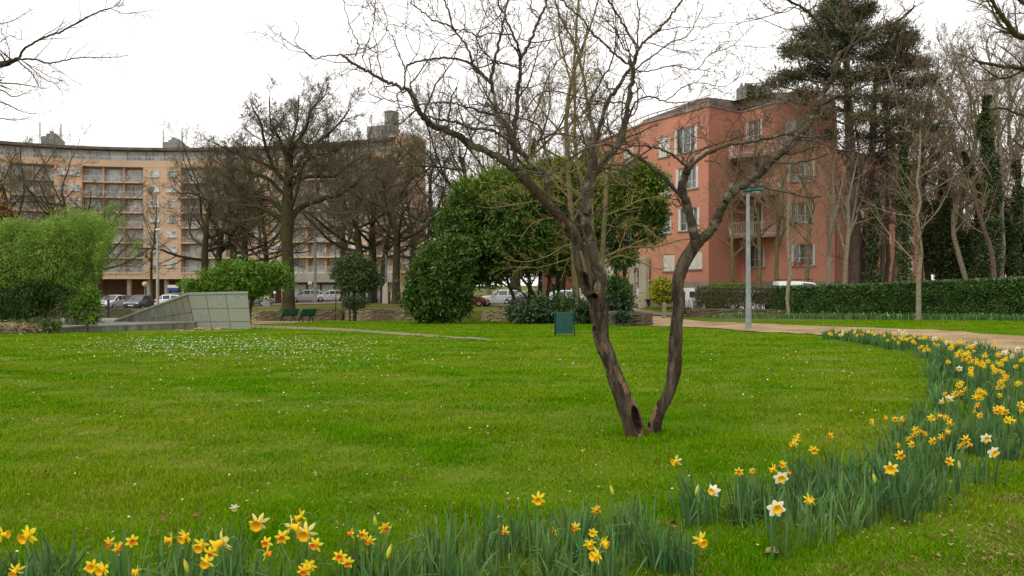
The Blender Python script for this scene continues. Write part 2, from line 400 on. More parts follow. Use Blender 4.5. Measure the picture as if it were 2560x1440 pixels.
def resample(pl, n):
    pl = np.asarray(pl, float); d = np.concatenate([[0], np.cumsum(np.linalg.norm(np.diff(pl[:, :2], axis=0), axis=1))])
    t = np.linspace(0, d[-1], n); return np.stack([np.interp(t, d, pl[:, k]) for k in range(pl.shape[1])], 1)
def smooth_pl(pl, n=40):
    pl = np.asarray(pl, float); k = len(pl)
    t = np.linspace(0, k - 1, n); out = []
    for tt in t:
        i = min(int(tt), k - 2); f = tt - i
        p0 = pl[max(i - 1, 0)]; p1 = pl[i]; p2 = pl[i + 1]; p3 = pl[min(i + 2, k - 1)]
        out.append(.5 * ((2 * p1) + (-p0 + p2) * f + (2 * p0 - 5 * p1 + 4 * p2 - p3) * f * f + (-p0 + 3 * p1 - 3 * p2 + p3) * f ** 3))
    return np.array(out)
def strip(name, A_, B_, m, lift=.012, n=160, k=10, jit=0.0, seed=1):
    a_ = resample(smooth_pl(A_, 80), n); b_ = resample(smooth_pl(B_, 80), n)
    rg = np.random.default_rng(seed)
    if jit:
        jn = np.convolve(rg.normal(0, 1, n + 6), np.ones(3) / 3, 'same')[3:-3] * jit
        a_ = a_ + (a_ - b_) / np.linalg.norm(a_ - b_, axis=1, keepdims=True) * jn[:, None]
        jn = np.convolve(rg.normal(0, 1, n + 6), np.ones(3) / 3, 'same')[3:-3] * jit
        b_ = b_ + (b_ - a_) / np.linalg.norm(b_ - a_, axis=1, keepdims=True) * jn[:, None]
    t = np.linspace(0, 1, k)[None, :, None]
    Q = a_[:, None, :2] * (1 - t) + b_[:, None, :2] * t
    z = G(Q[..., 0], Q[..., 1]) + lift
    z += (0.012 * (np.sin(Q[..., 0] * 3.1 + Q[..., 1] * 1.7) + np.sin(Q[..., 0] * 1.3 - Q[..., 1] * 4.1) * .8)) * (Q[..., 1] < 30)
    V = np.concatenate([Q, z[..., None]], 2)
    I = np.arange(n * k).reshape(n, k)
    q = np.stack([I[:-1, :-1], I[1:, :-1], I[1:, 1:], I[:-1, 1:]], -1).reshape(-1, 4)
    o = MB().add(V.reshape(-1, 3), q).build(name, m, smooth=True); tag(o, kind='structure'); return o

# the gravel path coming down from the street and sweeping round the right side of the lawn
PN = [hit(1625, 815), hit(1700, 818), hit(1800, 823), hit(1870, 830), hit(1960, 833), hit(2080, 842), hit(2200, 852), hit(2350, 872), hit(2560, 912)]
PN = [p[:2] for p in PN] + [(10.6, 11.5), (7.8, 8.2), (5.5, 6.0), (3.7, 4.35), (1.8, 3.2), (-2, 2.2), (-8, 1.4)]
PF = [on(1640, 52)[:2], on(1690, 48)[:2], hit(1760, 805)[:2], hit(1850, 808)[:2], hit(2000, 815)[:2], hit(2200, 822)[:2], hit(2400, 831)[:2], hit(2560, 841)[:2],
      (22.5, 22), (19, 14), (13, 8), (8.5, 4.5), (5, 2.4), (0, .8), (-8, -1)]
PN0 = [on(1612, 52)[:2]] + PN
strip('gravel_path', PN0, PF, 'dirt', lift=.03, n=260, k=14, jit=.10, seed=5)
# worn fringe between the lawn and the path
# narrow path left
strip('concrete_path', [hit(600, 813)[:2], hit(760, 818)[:2], hit(900, 825)[:2], hit(1050, 836)[:2], hit(1210, 846)[:2]],
      [hit(600, 820)[:2], hit(760, 824)[:2], hit(900, 831)[:2], hit(1050, 842)[:2], hit(1230, 851)[:2]], 'road', lift=.02, n=80, k=4)
strip('worn_ground', [on(630, 57)[:2], on(700, 58)[:2], on(790, 56)[:2]], [on(630, 46)[:2], on(700, 48)[:2], on(780, 52.5)[:2]], 'dirt', lift=.025, n=60, k=6, jit=.2)
# street and car park
strip('road', [(-110, 81), (-60, 80.6), (-36, 80.5), (-30, 86), (-20, 86), (-8, 82), (0, 70), (8, 59), (9.6, 53.5), (12.5, 52.6), (30, 51)],
      [(-110, 106), (-70, 106), (-44, 108), (-36, 110), (-22, 110), (-2, 104), (8, 84), (10.4, 61), (12.5, 59.6), (15.8, 59), (32, 57)], 'road', lift=.05, n=200, k=24)

# ------------------------------------------------------------------ walls of dry stone
def stone_wall(pl, h0, th, label, m='dry_stone', topz=None, seed=1, group=None):
    pl = np.asarray(pl, float); n = max(12, int(np.linalg.norm(np.diff(pl[:, :2], axis=0), axis=1).sum() / .3))
    q = resample(smooth_pl(pl, 60), n); rg = np.random.default_rng(seed)
    d = np.gradient(q[:, :2], axis=0); d /= np.linalg.norm(d, axis=1, keepdims=True) + 1e-9
    nn = np.stack([d[:, 1], -d[:, 0]], 1)
    s_ = np.concatenate([[0], np.cumsum(np.linalg.norm(np.diff(q[:, :2], axis=0), axis=1))])
    zb = base(q[:, 0], q[:, 1]) - .15
    zt = q[:, 2] + rg.normal(0, .012, n)
    nz = 10; rows = []; uv = []
    for k in range(nz):
        f = k / (nz - 1); z = zb + (zt - zb) * f
        off = rg.normal(0, .022, n) + .04 * (1 - f)
        rows.append(np.stack([q[:, 0] + nn[:, 0] * off, q[:, 1] + nn[:, 1] * off, z], 1)); uv.append(np.stack([s_, z], 1))
    for wd, dz in ((-th, 0.0),):
        rows.append(np.stack([q[:, 0] + nn[:, 0] * wd, q[:, 1] + nn[:, 1] * wd, zt + dz], 1)); uv.append(np.stack([s_, zt + th], 1))
        rows.append(np.stack([q[:, 0] + nn[:, 0] * wd, q[:, 1] + nn[:, 1] * wd, zb], 1)); uv.append(np.stack([s_, zb], 1))
    Vv = np.array(rows); K = len(rows); I = np.arange(K * n).reshape(K, n)
    qd = np.stack([I[:-1, :-1], I[:-1, 1:], I[1:, 1:], I[1:, :-1]], -1).reshape(-1, 4)
    b = MB(); b.add(Vv.reshape(-1, 3), qd); b.uv = [np.array(uv).reshape(-1, 2)]
    for e_ in (0, n - 1):
        ring = Vv[:, e_]; 
        b.add(ring, [(0, K - 1, K - 2, K - 3)]); b.uv.append(np.stack([ring[:, 1] * .8, ring[:, 2]], 1))
        b.add(ring, [(0, i, i + 1) for i in range(1, K - 3)]); b.uv.append(np.stack([ring[:, 1] * .8, ring[:, 2]], 1))
    o = b.build('stone_wall', m); tag(o, label, 'wall', group)
    return o
def wl(u, ztop, dy=-.12): 
    y = float(wallY(u)) + dy; return (u * y, y, ztop)
stone_wall([wl(-.62, -.78), wl(-.56, -.78), wl(-.5, -.76), wl(-.43, -.78), wl(-.40, -.75)], 0, .3, 'brown dry stone retaining wall under the parked cars at the left', 'dark_stone')
stone_wall([wl(-.335, -.42), wl(-.32, -.36), wl(-.28, -.36), wl(-.24, -.36), wl(-.212, -.33)], 0, .3, 'low dry stone wall behind the two green benches')
stone_wall([wl(-.208, -.30), wl(-.19, -.31), wl(-.14, -.34), wl(-.1, -.36), wl(-.03, -.38), wl(.03, -.38), wl(.085, -.2), wl(.10, -.05)], 0, .3, 'long low dry stone wall running behind the big evergreen shrubs')
stone_wall([wl(.100, .0), wl(.115, .18), wl(.14, .20), (5.95, 38.45, .20), (6.4, 38.5, .20), (6.72, 38.9, .18), (6.95, 40.0, .16), (6.95, 41.8, .14), (6.8, 43.5, .10)], 0, .4, 'rounded end of stone planter wall beside the gravel path', 'dark_stone', seed=4)
stone_wall([(10.9, 50.3, .06), (11.3, 49.4, .08), (12.6, 48.9, .1), (14.5, 48.2, .1), (16.4, 47.6, .08)], 0, .5, 'stacked stone planter wall under the brown clipped hedge', 'dark_stone', seed=7)

# ------------------------------------------------------------------ granite memorial
def lerp3(a_, b_, t): return np.asarray(a_) * (1 - t) + np.asarray(b_) * t
mem = empty('granite_monument', (P(550, 823, 37.5)[0], 37.5, Gs(-13, 37.5)), label='grey green granite slab monument with a sloping wedge wall and low platform on the lawn', cat='monument')
ml = np.array(mem.location)
def panels(c, nu_, nv_, us_, vs_, name, gap=.014, th=.03, m='granite'):
    # c: four corners bottom-left, bottom-right, top-right, top-left
    c = [np.asarray(q, float) for q in c]
    nrm = np.cross(c[1] - c[0], c[3] - c[0]); nrm /= np.linalg.norm(nrm)
    if nrm[1] > 0: nrm = -nrm
    W_ = np.linalg.norm(c[1] - c[0]); H_ = max(np.linalg.norm(c[3] - c[0]), np.linalg.norm(c[2] - c[1]))
    b = MB()
    def pt(u, v): return lerp3(lerp3(c[0], c[1], u), lerp3(c[3], c[2], u), v)
    for i in range(len(us_) - 1):
        for j in range(len(vs_) - 1):
            u0, u1, v0, v1 = us_[i] + gap / W_, us_[i + 1] - gap / W_, vs_[j] + gap / H_, vs_[j + 1] - gap / H_
            q = [pt(u0, v0), pt(u1, v0), pt(u1, v1), pt(u0, v1)]
            b.hexa([p - ml for p in q], [p + nrm * th - ml for p in q])
    b.build(name, m, mem)
def solid(q_bot, q_top, name, m): 
    b = MB(); b.hexa([np.asarray(p) - ml for p in q_bot], [np.asarray(p) - ml for p in q_top]); return b.build(name, m, mem)
YB = 37.4
bl, br_, tr, tl = P(490, 826, YB), P(629, 826, YB), P(619.5, 734, YB + .25), P(470, 737.5, YB + .25)
bk = np.array((-.55, 1.3, 0))
solid([bl, br_, br_ + bk, bl + bk], [tl, tr, tr + bk, tl + bk], 'wall_core', 'granite_dark')
panels([bl, br_, tr, tl], 3, 3, [0, .30, .635, 1], [0, .235, .60, 1], 'face_slab')
cp = np.array((0, -.06, 0)); up = np.array((0, 0, .09))
solid([tl + cp - (.05, 0, 0), tr + cp + (.04, 0, 0), tr + bk, tl + bk], [tl + cp + up - (.05, 0, 0), tr + cp + up + (.04, 0, 0), tr + bk + up, tl + bk + up], 'coping', 'granite_cap')
zp = -.14
tip = P(287, 806, 37.1); tip[2] = zp - .01
wb = np.array((bl[0] + .0, YB - .04, zp - .3)); wt = tl.copy() + (-.02, 0, 0)
tipb = tip - (0, 0, .29)
solid([tipb, wb, wb + bk, tipb + bk], [tip, wt, wt + bk, tip + bk], 'wedge_core', 'joint')
# wedge face slabs: split along length, with a joint rising towards the block
b = MB(); nrm = np.array((0, -1, 0)); gap = .012
ts = [0, .22, .36, .47, .57, .66, .75, .83, .915, 1]
for i in range(len(ts) - 1):
    a0, a1 = ts[i] + .002, ts[i + 1] - .002
    for v0, v1 in ((0, .47), (.485, 1)) if i > 2 else ((0, 1),):
        lo0, lo1 = lerp3(tipb, wb, a0), lerp3(tipb, wb, a1); hi0, hi1 = lerp3(tip, wt, a0), lerp3(tip, wt, a1)
        q = [lerp3(lo0, hi0, v0), lerp3(lo1, hi1, v0), lerp3(lo1, hi1, v1), lerp3(lo0, hi0, v1)]
        b.hexa([p - ml + nrm * .0 for p in q], [p - ml + nrm * .03 for p in q])
b.build('wedge_slab', 'granite_dark', mem)
cw = np.array((0, -.08, 0)); u2 = np.array((0, 0, .08))
solid([tip + cw, wt + cw, wt + bk, tip + bk], [tip + cw + u2, wt + cw + u2, wt + bk + u2, tip + bk + u2], 'sloping_coping', 'granite_cap')
# platform
f0 = on(150, 32.6); f1 = np.array((bl[0] - .02, YB - .10, 0)); b1 = np.array((bl[0] - .5, 41, 0)); b0 = on(150, 41)
bot = [np.array((p[0], p[1], -.9)) for p in (f0, f1, b1, b0)]; top = [np.array((p[0], p[1], zp - .05)) for p in (f0, f1, b1, b0)]
solid(bot, top, 'platform_core', 'joint')
b = MB(); d_ = f1[:2] - f0[:2]; L_ = np.linalg.norm(d_); n2 = np.array((d_[1], -d_[0])) / L_
k_ = 11
for i in range(k_):
    p0 = f0[:2] + d_ * (i / k_ + .002); p1 = f0[:2] + d_ * ((i + 1) / k_ - .002)
    q = [np.array((*p0, -.85)), np.array((*p1, -.85)), np.array((*p1, zp - .05)), np.array((*p0, zp - .05))]
    b.hexa([p - ml for p in q], [p + np.array((*n2, 0)) * .03 - ml for p in q])
b.build('platform_slab', 'granite_dark', mem)
solid([np.array((p[0], p[1], zp - .049)) + np.array((*(n2 * .05 * (j < 2)), 0)) for j, p in enumerate((f0, f1, b1, b0))],
      [np.array((p[0], p[1], zp)) + np.array((*(n2 * .05 * (j < 2)), 0)) for j, p in enumerate((f0, f1, b1, b0))], 'paving_top', 'paving')

rg = np.random.default_rng(3)
wood_labels = ['thick dark brown log lying against the foot of the granite monument', 'short pale split log at the foot of the granite monument', 'flat pale piece of bark at the left end of the wood by the monument',
               'thin brown branch lying along the foot of the granite monument', 'small broken branch between the pale split log and the flat bark']
for i, (x0, x1, py, r_, c_) in enumerate([(545, 581, 820, .06, 0), (487, 512, 822, .05, 0), (437, 458, 826, .035, 0), (505, 552, 823, .03, 0), (462, 489, 826, .025, 0)]):
    p0, p1 = hit(x0, py + 2), hit(x1, py + 2)
    p0[1] = min(p0[1], 37.1); p1[1] = min(p1[1], 37.2)
    n = 9; t = np.linspace(0, 1, n)[:, None]; pts = p0 * (1 - t) + p1 * t + rg.normal(0, .012, (n, 3)); pts[:, 2] += r_ * .8
    o = MB().tube(pts - pts[0], r_ * (1 + rg.normal(0, .12, n)), 8).build('log', 'log', smooth=True); o.location = pts[0]
    tag(o, wood_labels[i], 'log')

# ------------------------------------------------------------------ curved apartment building
apt = empty('apartment_building', (X(450, 143), 143, -1.9), label='long curved eight storey beige apartment building with balconies behind the bare oaks', cat='building')
al = np.array(apt.location)
PXS = np.linspace(-190, 1001, 400)
cf = np.polyfit([0, 450, 1001], [137, 144, 132], 2)
PY = np.polyval(cf, PXS)
PXY = np.stack([X(PXS, PY), PY], 1)
def arc_pt(px):
    x = np.interp(px, PXS, PXY[:, 0]); y = np.interp(px, PXS, PXY[:, 1])
    x2 = np.interp(px + 1, PXS, PXY[:, 0]); y2 = np.interp(px + 1, PXS, PXY[:, 1]); x1 = np.interp(px - 1, PXS, PXY[:, 0]); y1 = np.interp(px - 1, PXS, PXY[:, 1])
    d = np.array((x2 - x1, y2 - y1)); d /= np.linalg.norm(d); return np.array((x, y)), d, np.array((d[1], -d[0]))
def arc_box(b, a_, c_, z0, z1, d0, d1, m=0):      # d: metres towards the camera from the front line (negative = recessed)
    n = max(1, int(abs(c_ - a_) / 22))
    pxs = np.linspace(a_, c_, n + 1)
    V = []
    for u in pxs:
        p, _, nn = arc_pt(u); f_, k_ = p + nn * d1, p + nn * d0
        V += [(*f_, z0), (*k_, z0), (*k_, z1), (*f_, z1)]
    fc = [(4 * i + j, 4 * i + 4 + j, 4 * i + 4 + (j + 1) % 4, 4 * i + (j + 1) % 4) for i in range(n) for j in range(4)] + [(0, 1, 2, 3), (4 * n + 3, 4 * n + 2, 4 * n + 1, 4 * n)]
    b.add(np.array(V) - al, fc, m)
ZL = [3.56 + 2.7 * k for k in range(7)]     # floor levels
ZTOP = 22.5
zones = [(-190, -60, 'B'), (-60, 25, 'S'), (25, 135, 'B'), (135, 205, 'S'), (205, 358, 'B'), (358, 452, 'S'), (452, 612, 'B'), (612, 716, 'S'), (716, 856, 'B'), (856, 935, 'S'), (935, 1001, 'B')]
wall = MB(); rec = MB()
WIN = []; BW = []
for a_, c_, k in zones:
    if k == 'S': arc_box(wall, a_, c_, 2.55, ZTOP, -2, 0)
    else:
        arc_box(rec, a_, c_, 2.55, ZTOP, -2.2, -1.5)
        arc_box(wall, a_, c_, 2.55, 3.45, -2, -.02)
        for zl in ZL:
            s_ = MB(); arc_box(s_, a_ + 1, c_ - 1, zl - .12, zl + .10, -1.49, .12); s_.build('balcony', 'slab', apt)
            r_ = MB(); arc_box(r_, a_ + 3, c_ - 3, zl + .98, zl + 1.06, -.03, .05)
            n = int((c_ - a_) / 46 + .5)
            for j in range(n):      # translucent railing panels with gaps and posts
                u0 = a_ + (c_ - a_) * j / n + 3.5; u1 = a_ + (c_ - a_) * (j + 1) / n - 3
                nb = 14
                for t in range(nb + 1):
                    ub = u0 + (u1 - u0) * t / nb
                    arc_box(r_, ub - .35, ub + .35, zl + .1, zl + 1, -.02, .02)
            r_.build('railing', 'rail', apt)
        n = max(1, int((c_ - a_) / 46 + .5))
        for j in range(1, n): arc_box(wall, a_ + (c_ - a_) * j / n - 2, a_ + (c_ - a_) * j / n + 2, 3.5, ZTOP, -1.5, -.55)
arc_box(wall, -190, 1001, ZTOP, 23.65, -2, .03)
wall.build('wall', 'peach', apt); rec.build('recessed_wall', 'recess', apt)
bm_ = MB(); arc_box(bm_, -190, 716, 2.5, 2.62, -12, .03); bm_.build('soffit', 'slab', apt)
def win_unit(px0, px1, z0, z1, d, cols_, name, curtain=True, frame='far_frame'):
    f = MB(); g = MB(); rgx = random.Random(int(px0 * 7 + z0 * 13))
    arc_box(f, px0, px1, z0, z0 + .07, d, d + .1); arc_box(f, px0, px1, z1 - .07, z1, d, d + .1)
    for j in range(cols_ + 1):
        u = px0 + (px1 - px0) * j / cols_
        arc_box(f, u - .6, u + .6, z0, z1, d, d + .09)
    arc_box(g, px0 + .2, px1 - .2, z0 + .03, z1 - .03, d, d + .04)
    if curtain and rgx.random() < .85:
        j = rgx.randrange(cols_); u = px0 + (px1 - px0) * j / cols_
        arc_box(g, u + .8, u + (px1 - px0) / cols_ - .8, z0 + .1, z1 - .1 if rgx.random() < .7 else z0 + .9 * (z1 - z0) * .6, d + .04, d + .05, 1)
    return f, g
cnt = 0; extraf = MB(); extrag = MB(); lst = []
for a_, c_, k in zones:
    if k == 'S':
        w_ = c_ - a_
        for fx in ((.30, .76) if w_ > 60 else (.5,)):
            for zl in ZL:
                u = a_ + w_ * fx; f, g = win_unit(u - 12, u + 12, zl + 1.0, zl + 2.15, 0, 2, 'window')
                o = f.build('window', 'far_frame', apt); g.build('pane', ['far_glass', 'curtain'], o)
                s_ = MB(); arc_box(s_, u - 13, u + 13, zl + .9, zl + 1.0, 0, .15); s_.build('sill', 'column', o)
    else:
        n = max(1, int((c_ - a_) / 46 + .5))
        for j in range(n):
            u0 = a_ + (c_ - a_) * j / n + 4; u1 = a_ + (c_ - a_) * (j + 1) / n - 4
            for zl in ZL: lst.append((u0, u1, zl))
lst.sort(key=lambda q: -q[0])
for i, (u0, u1, zl) in enumerate(lst):
    f, g = win_unit(u0, u1, zl + .12, zl + 2.4, -1.5, 4, 'balcony_window')
    if i < 98:
        o = f.build('balcony_window', 'far_frame', apt); g.build('pane', ['far_glass', 'curtain'], o)
    else:
        off = extraf.n
        for v, fc, mi_ in zip(f.v, f.f, f.mi): extraf.v.append(v); extraf.f.append(fc + off); extraf.mi.append(mi_)
        extraf.n += f.n; off = extraf.n
        for v, fc, mi_ in zip(g.v, g.f, g.mi): extraf.v.append(v); extraf.f.append(fc + off); extraf.mi.append(mi_ + 1)
        extraf.n += g.n
if extraf.v:
    o = extraf.build('balcony_windows', ['far_frame', 'far_glass', 'curtain'], apt); tag(o, kind='stuff')
# attic storey and roof
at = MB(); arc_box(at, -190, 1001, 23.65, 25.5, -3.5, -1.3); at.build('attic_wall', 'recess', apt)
for j in range(26):
    u0 = -190 + j * 45.8
    f, g = win_unit(u0 + 2, u0 + 43, 23.85, 25.4, -1.3, 4, 'attic_window'); o = f.build('attic_window', 'far_frame', apt); g.build('pane', ['far_glass', 'curtain'], o)
rf = MB(); arc_box(rf, -195, 1004, 25.5, 25.85, -4, .4); rfo = rf.build('roof', 'roof_dark', apt); rf = MB(); arc_box(rf, -195, 985, 25.852, 26.2, -9, -1.0); rf.build('upper_roof', 'roof_dark', apt)
rl = MB(); arc_box(rl, -190, 1000, 24.3, 24.36, -.2, -.14)
for u in np.arange(-188, 1000, 9): arc_box(rl, u - .2, u + .2, 23.65, 24.3, -.19, -.15)
rl.build('roof_railing', 'far_frame', apt)
# roof plant rooms with ragged tops, antennas
for (c0, hw, h, name) in ((120, 23, 2.6, 0), (410, 20, 2.2, 0), (690, 30, 1.9, 0), (912, 20, 4.2, 1)):
    b = MB(); arc_box(b, c0 - hw, c0 + hw, 26.2, 26.2 + h * .62, -8, -3)
    if not name:
        for t, hh in ((-.75, .72), (-.4, .9), (-.05, 1.1), (.28, .95), (.55, .8)): arc_box(b, c0 + hw * t - 3, c0 + hw * t + 4, 26.1, 26.2 + h * hh, -7, -4)
    b.build('plant_room', 'plant_grey', apt)
b = MB(); arc_box(b, 926, 944, 26.2, 31.2, -6, -4); arc_box(b, 925, 945, 31.2, 31.4, -6.1, -3.9); b.build('chimney', 'plant_grey', apt)
for u, h in ((93, 5), (142, 5), (387, 4.4), (431, 4.4)):
    p, _, nn = arc_pt(u); b = MB(); p = p - nn * 4
    b.tube([np.array((p[0], p[1], 26)) - al, np.array((p[0], p[1], 26.2 + h * .4)) - al], .06, 5); b.tube([np.array((p[0], p[1], 26 + h * .4)) - al, np.array((p[0], p[1], 26.2 + h * .85)) - al], .17, 6)
    b.build('antenna', 'far_frame', apt)
# pilotis on the left and shops on the right
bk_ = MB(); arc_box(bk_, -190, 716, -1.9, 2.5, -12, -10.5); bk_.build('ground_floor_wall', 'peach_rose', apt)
for u in (-120, -40, 40, 120, 185, 225, 318, 366, 410, 452, 520, 580, 640, 700):
    b = MB(); p, _, nn = arc_pt(u); p = p - nn * 1.2
    b.tube([np.array((p[0], p[1], -2.2)) - al, np.array((p[0], p[1], 2.5)) - al], [.34, .46], 10); b.build('column', 'column', apt, smooth=True)
b = MB(); arc_box(b, 716, 1001, 1.9, 3.45, -2, .3); b.build('canopy_band', 'grey_band', apt)
b = MB(); arc_box(b, 716, 1001, -1.9, 1.9, -3, -1.6)
b.build('shop_front', 'shop_dark', apt)
for u in range(726, 990, 34):
    f, g = win_unit(u, u + 26, -.9, 1.5, -1.6, 3, 'shop_window'); o = f.build('shop_window', 'far_frame', apt); g.build('pane', ['far_glass', 'curtain'], o)
# right hand end: side balconies and plain flank
e0, ed, en = arc_pt(1001)
e1 = np.array((X(1064, 137), 137.0)); 
b = MB(); v = [np.array((*q, 0)) for q in (e0 + en * .0, e1, e1 + np.array((-4, 6)), e0 + np.array((-6, 8)))]
b.hexa([q * (1, 1, 0) + (0, 0, -1.9) - al for q in v], [q * (1, 1, 0) + (0, 0, 26.4) - al for q in v]); b.build('end_wall', 'peach', apt)
sd = (e1 - e0) / np.linalg.norm(e1 - e0); sn = np.array((sd[1], -sd[0]))
for zl in ZL[:6]:
    b = MB(); q0 = e0 + sd * .2; q1 = e0 + sd * 3.4
    def sb(s0, s1, d0, d1, z0, z1, bb):
        c = [e0 + sd * s0 + sn * d1, e0 + sd * s1 + sn * d1, e0 + sd * s1 + sn * d0, e0 + sd * s0 + sn * d0]
        bb.hexa([np.array((*q, z0)) - al for q in c], [np.array((*q, z1)) - al for q in c])
    sb(.1, 3.6, .02, 1.3, zl - .1, zl + .1, b); o = b.build('balcony', 'slab', apt)
    r_ = MB(); sb(.1, 3.6, 1.25, 1.3, zl + .95, zl + 1.05, r_)
    for t in np.arange(.1, 3.6, .25): sb(t, t + .05, 1.25, 1.29, zl + .1, zl + .95, r_)
    r_.build('railing', 'rail', apt)
    g = MB(); sb(.9, 2.3, .02, .08, zl + .1, zl + 2.2, g); g.build('balcony_window', 'far_glass', apt)

# ------------------------------------------------------------------ pink building
pink = empty('pink_building', (15.2, 62, 0), label='salmon pink four storey apartment block with white shutters and balconies behind the hedge', cat='building')
pl_ = np.array(pink.location)
PINKS = {}
def wall_seg(p0, p1, z0, z1, holes, wb, m=0):
    """outer face from p0 to p1 (left to right as seen from outside) with openings; holes: (s0,s1,za,zb) in metres"""
    p0 = np.array(p0, float); p1 = np.array(p1, float); L = np.linalg.norm(p1 - p0); d = (p1 - p0) / L; n = np.array((d[1], -d[0]))
    ss = sorted({0, L, *[h[0] for h in holes], *[h[1] for h in holes]}); zs = sorted({z0, z1, *[h[2] for h in holes], *[h[3] for h in holes]})
    for i in range(len(ss) - 1):
        for j in range(len(zs) - 1):
            cs, cz = (ss[i] + ss[i + 1]) / 2, (zs[j] + zs[j + 1]) / 2
            if any(h[0] < cs < h[1] and h[2] < cz < h[3] for h in holes): continue
            a_ = p0 + d * ss[i]; c_ = p0 + d * ss[i + 1]
            wb.add(np.array([(*a_, zs[j]), (*c_, zs[j]), (*c_, zs[j + 1]), (*a_, zs[j + 1])]) - pl_, [(0, 1, 2, 3)], m)
    dep = .22
    for s0, s1, za, zb in holes:
        a_ = p0 + d * s0; c_ = p0 + d * s1; ai = a_ - n * dep; ci = c_ - n * dep
        for q in ([(*a_, za), (*a_, zb), (*ai, zb), (*ai, za)], [(*c_, zb), (*c_, za), (*ci, za), (*ci, zb)], [(*a_, zb), (*c_, zb), (*ci, zb), (*ai, zb)], [(*a_, za), (*ai, za), (*ci, za), (*c_, za)]):
            wb.add(np.array(q) - pl_, [(0, 1, 2, 3)], m)
    return p0, d, n
def window_in(fr_, s0, s1, za, zb, shut='side', cols_=3, closed=False):
    p0, d, n = fr_
    def lb(b, sa, sb_, da, db, z0, z1, m=0):
        c = [p0 + d * sa + n * db, p0 + d * sb_ + n * db, p0 + d * sb_ + n * da, p0 + d * sa + n * da]
        b.hexa([np.array((*q, z0)) - pl_ for q in c], [np.array((*q, z1)) - pl_ for q in c], m)
    f = MB(); t = .06
    lb(f, s0, s1, -.21, -.12, za, za + t); lb(f, s0, s1, -.21, -.12, zb - t, zb)
    for j in range(cols_ + 1):
        u = s0 + (s1 - s0 - t) * j / cols_; lb(f, u, u + t, -.21, -.125, za + t, zb - t)
    for j in range(cols_): 
        u = s0 + (s1 - s0 - t) * j / cols_; lb(f, u + t, u + (s1 - s0 - t) / cols_, -.205, -.14, za + (zb - za) * .34, za + (zb - za) * .34 + .03)
    fo = f.build('window', 'win_frame', pink)
    g = MB(); lb(g, s0 + .01, s1 - .01, -.20, -.17, za + .01, zb - .01)
    rr = random.Random(int(s0 * 31 + za * 17 + p0[0] * 7))
    if rr.random() < .4: lb(g, s0 + .1, s0 + (s1 - s0) * rr.uniform(.2, .4), -.17, -.165, za + .1, zb - .1, 1)
    g.build('pane', ['glass', 'curtain'], fo)
    sl_ = MB(); lb(sl_, s0 - .08, s1 + .08, -.1, .10, za - .09, za + .002); sl_.build('sill', 'cornice', fo)
    if closed:
        h = MB(); k = 3
        for j in range(k):
            u0 = s0 + (s1 - s0) * j / k; lb(h, u0 + .015, u0 + (s1 - s0) / k - .015, -.10, -.05, za + .03, zb - .03)
        for j in range(1, 12): lb(h, s0 + .02, s1 - .02, -.05, -.042, za + (zb - za) * j / 12, za + (zb - za) * j / 12 + .02)
        h.build('shutter', 'shutter', fo)
    elif shut == 'side':
        w_ = (s1 - s0) * .10
        for sa, sb_ in ((s0 + .01, s0 + .01 + w_), (s1 - .01 - w_, s1 - .01)):
            h = MB(); lb(h, sa, sb_, -.09, .03, za + .03, zb - .03); h.build('shutter', 'shutter', fo)
ZB = 1.8; FH = 3.06      # foot of the pink render and storey height at the corner
def z_at(py, Y): return EYE + (HOR - py) / F * Y
C0 = (X(1445, 90), 90.0); C1 = (X(1500, 77.6), 77.6); C2 = (X(1613, 68.7), 68.7); C3 = (X(1771.5, 62), 62.0); C4 = (X(1852, 64.4), 64.4); C5 = (X(1937, 60.9), 60.9); C6 = (X(2088, 59.6), 59.6); C7 = (X(2093, 70), 70.0)
ZT = 15.3
wb = MB(); plb = MB()
def s_of(p0, p1, px):     # distance along p0->p1 where it crosses photo column px
    k = (px - 1280) / F; p0 = np.array(p0); p1 = np.array(p1); d = p1 - p0
    t = (k * p0[1] - p0[0]) / (d[0] - k * d[1]); return t * np.linalg.norm(d), p0[1] + d[1] * t
def facade(p0, p1, specs, zt=ZT, zb=ZB, plinth=True):
    holes = []; L = np.linalg.norm(np.array(p1) - np.array(p0))
    for sp in specs:
        a_, ya = s_of(p0, p1, sp[0]); c_, yc = s_of(p0, p1, sp[1]); ym = (ya + yc) / 2
        holes.append((max(a_, .05), min(c_, L - .05), z_at(sp[3], ym), z_at(sp[2], ym)))
    fr_ = wall_seg(p0, p1, zb, zt, holes, wb)
    for h, sp in zip(holes, specs): window_in(fr_, *h, **sp[4])
    if plinth: wall_seg(p0, p1, -1.5, zb, [], plb)
    return fr_
side = dict(shut='side'); cl = dict(closed=True)
facade(C0, C1, [(1457, 1470, 450, 490, cl), (1457, 1470, 530, 572, cl), (1457, 1470, 612, 655, cl), (1481, 1494, 440, 480, cl), (1481, 1494, 522, 566, cl), (1481, 1494, 608, 652, cl)])
facade(C1, C2, [(1512, 1532, 392, 450, cl), (1512, 1532, 488, 542, cl), (1512, 1532, 580, 634, cl), (1512, 1534, 664, 698, cl), (1559, 1583, 368, 418, cl), (1559, 1583, 465, 512, cl), (1559, 1583, 560, 612, cl), (1572, 1594, 643, 688, cl)])
facade(C2, C3, [(1645, 1675, 342, 392, cl), (1645, 1675, 440, 492, cl), (1646, 1678, 540, 583, side), (1657, 1686, 636, 678, cl),
                (1686, 1743, 318, 381, side), (1690, 1746, 418, 473, side), (1696, 1749, 520, 576, side), (1712, 1755, 628, 673, cl)])
facade(C3, C4, [])
FR45 = facade(C4, C5, [(1866, 1906, 300, 358, side), (1866, 1906, 404, 470, side), (1866, 1908, 508, 585, side), (1871, 1912, 612, 668, side)])
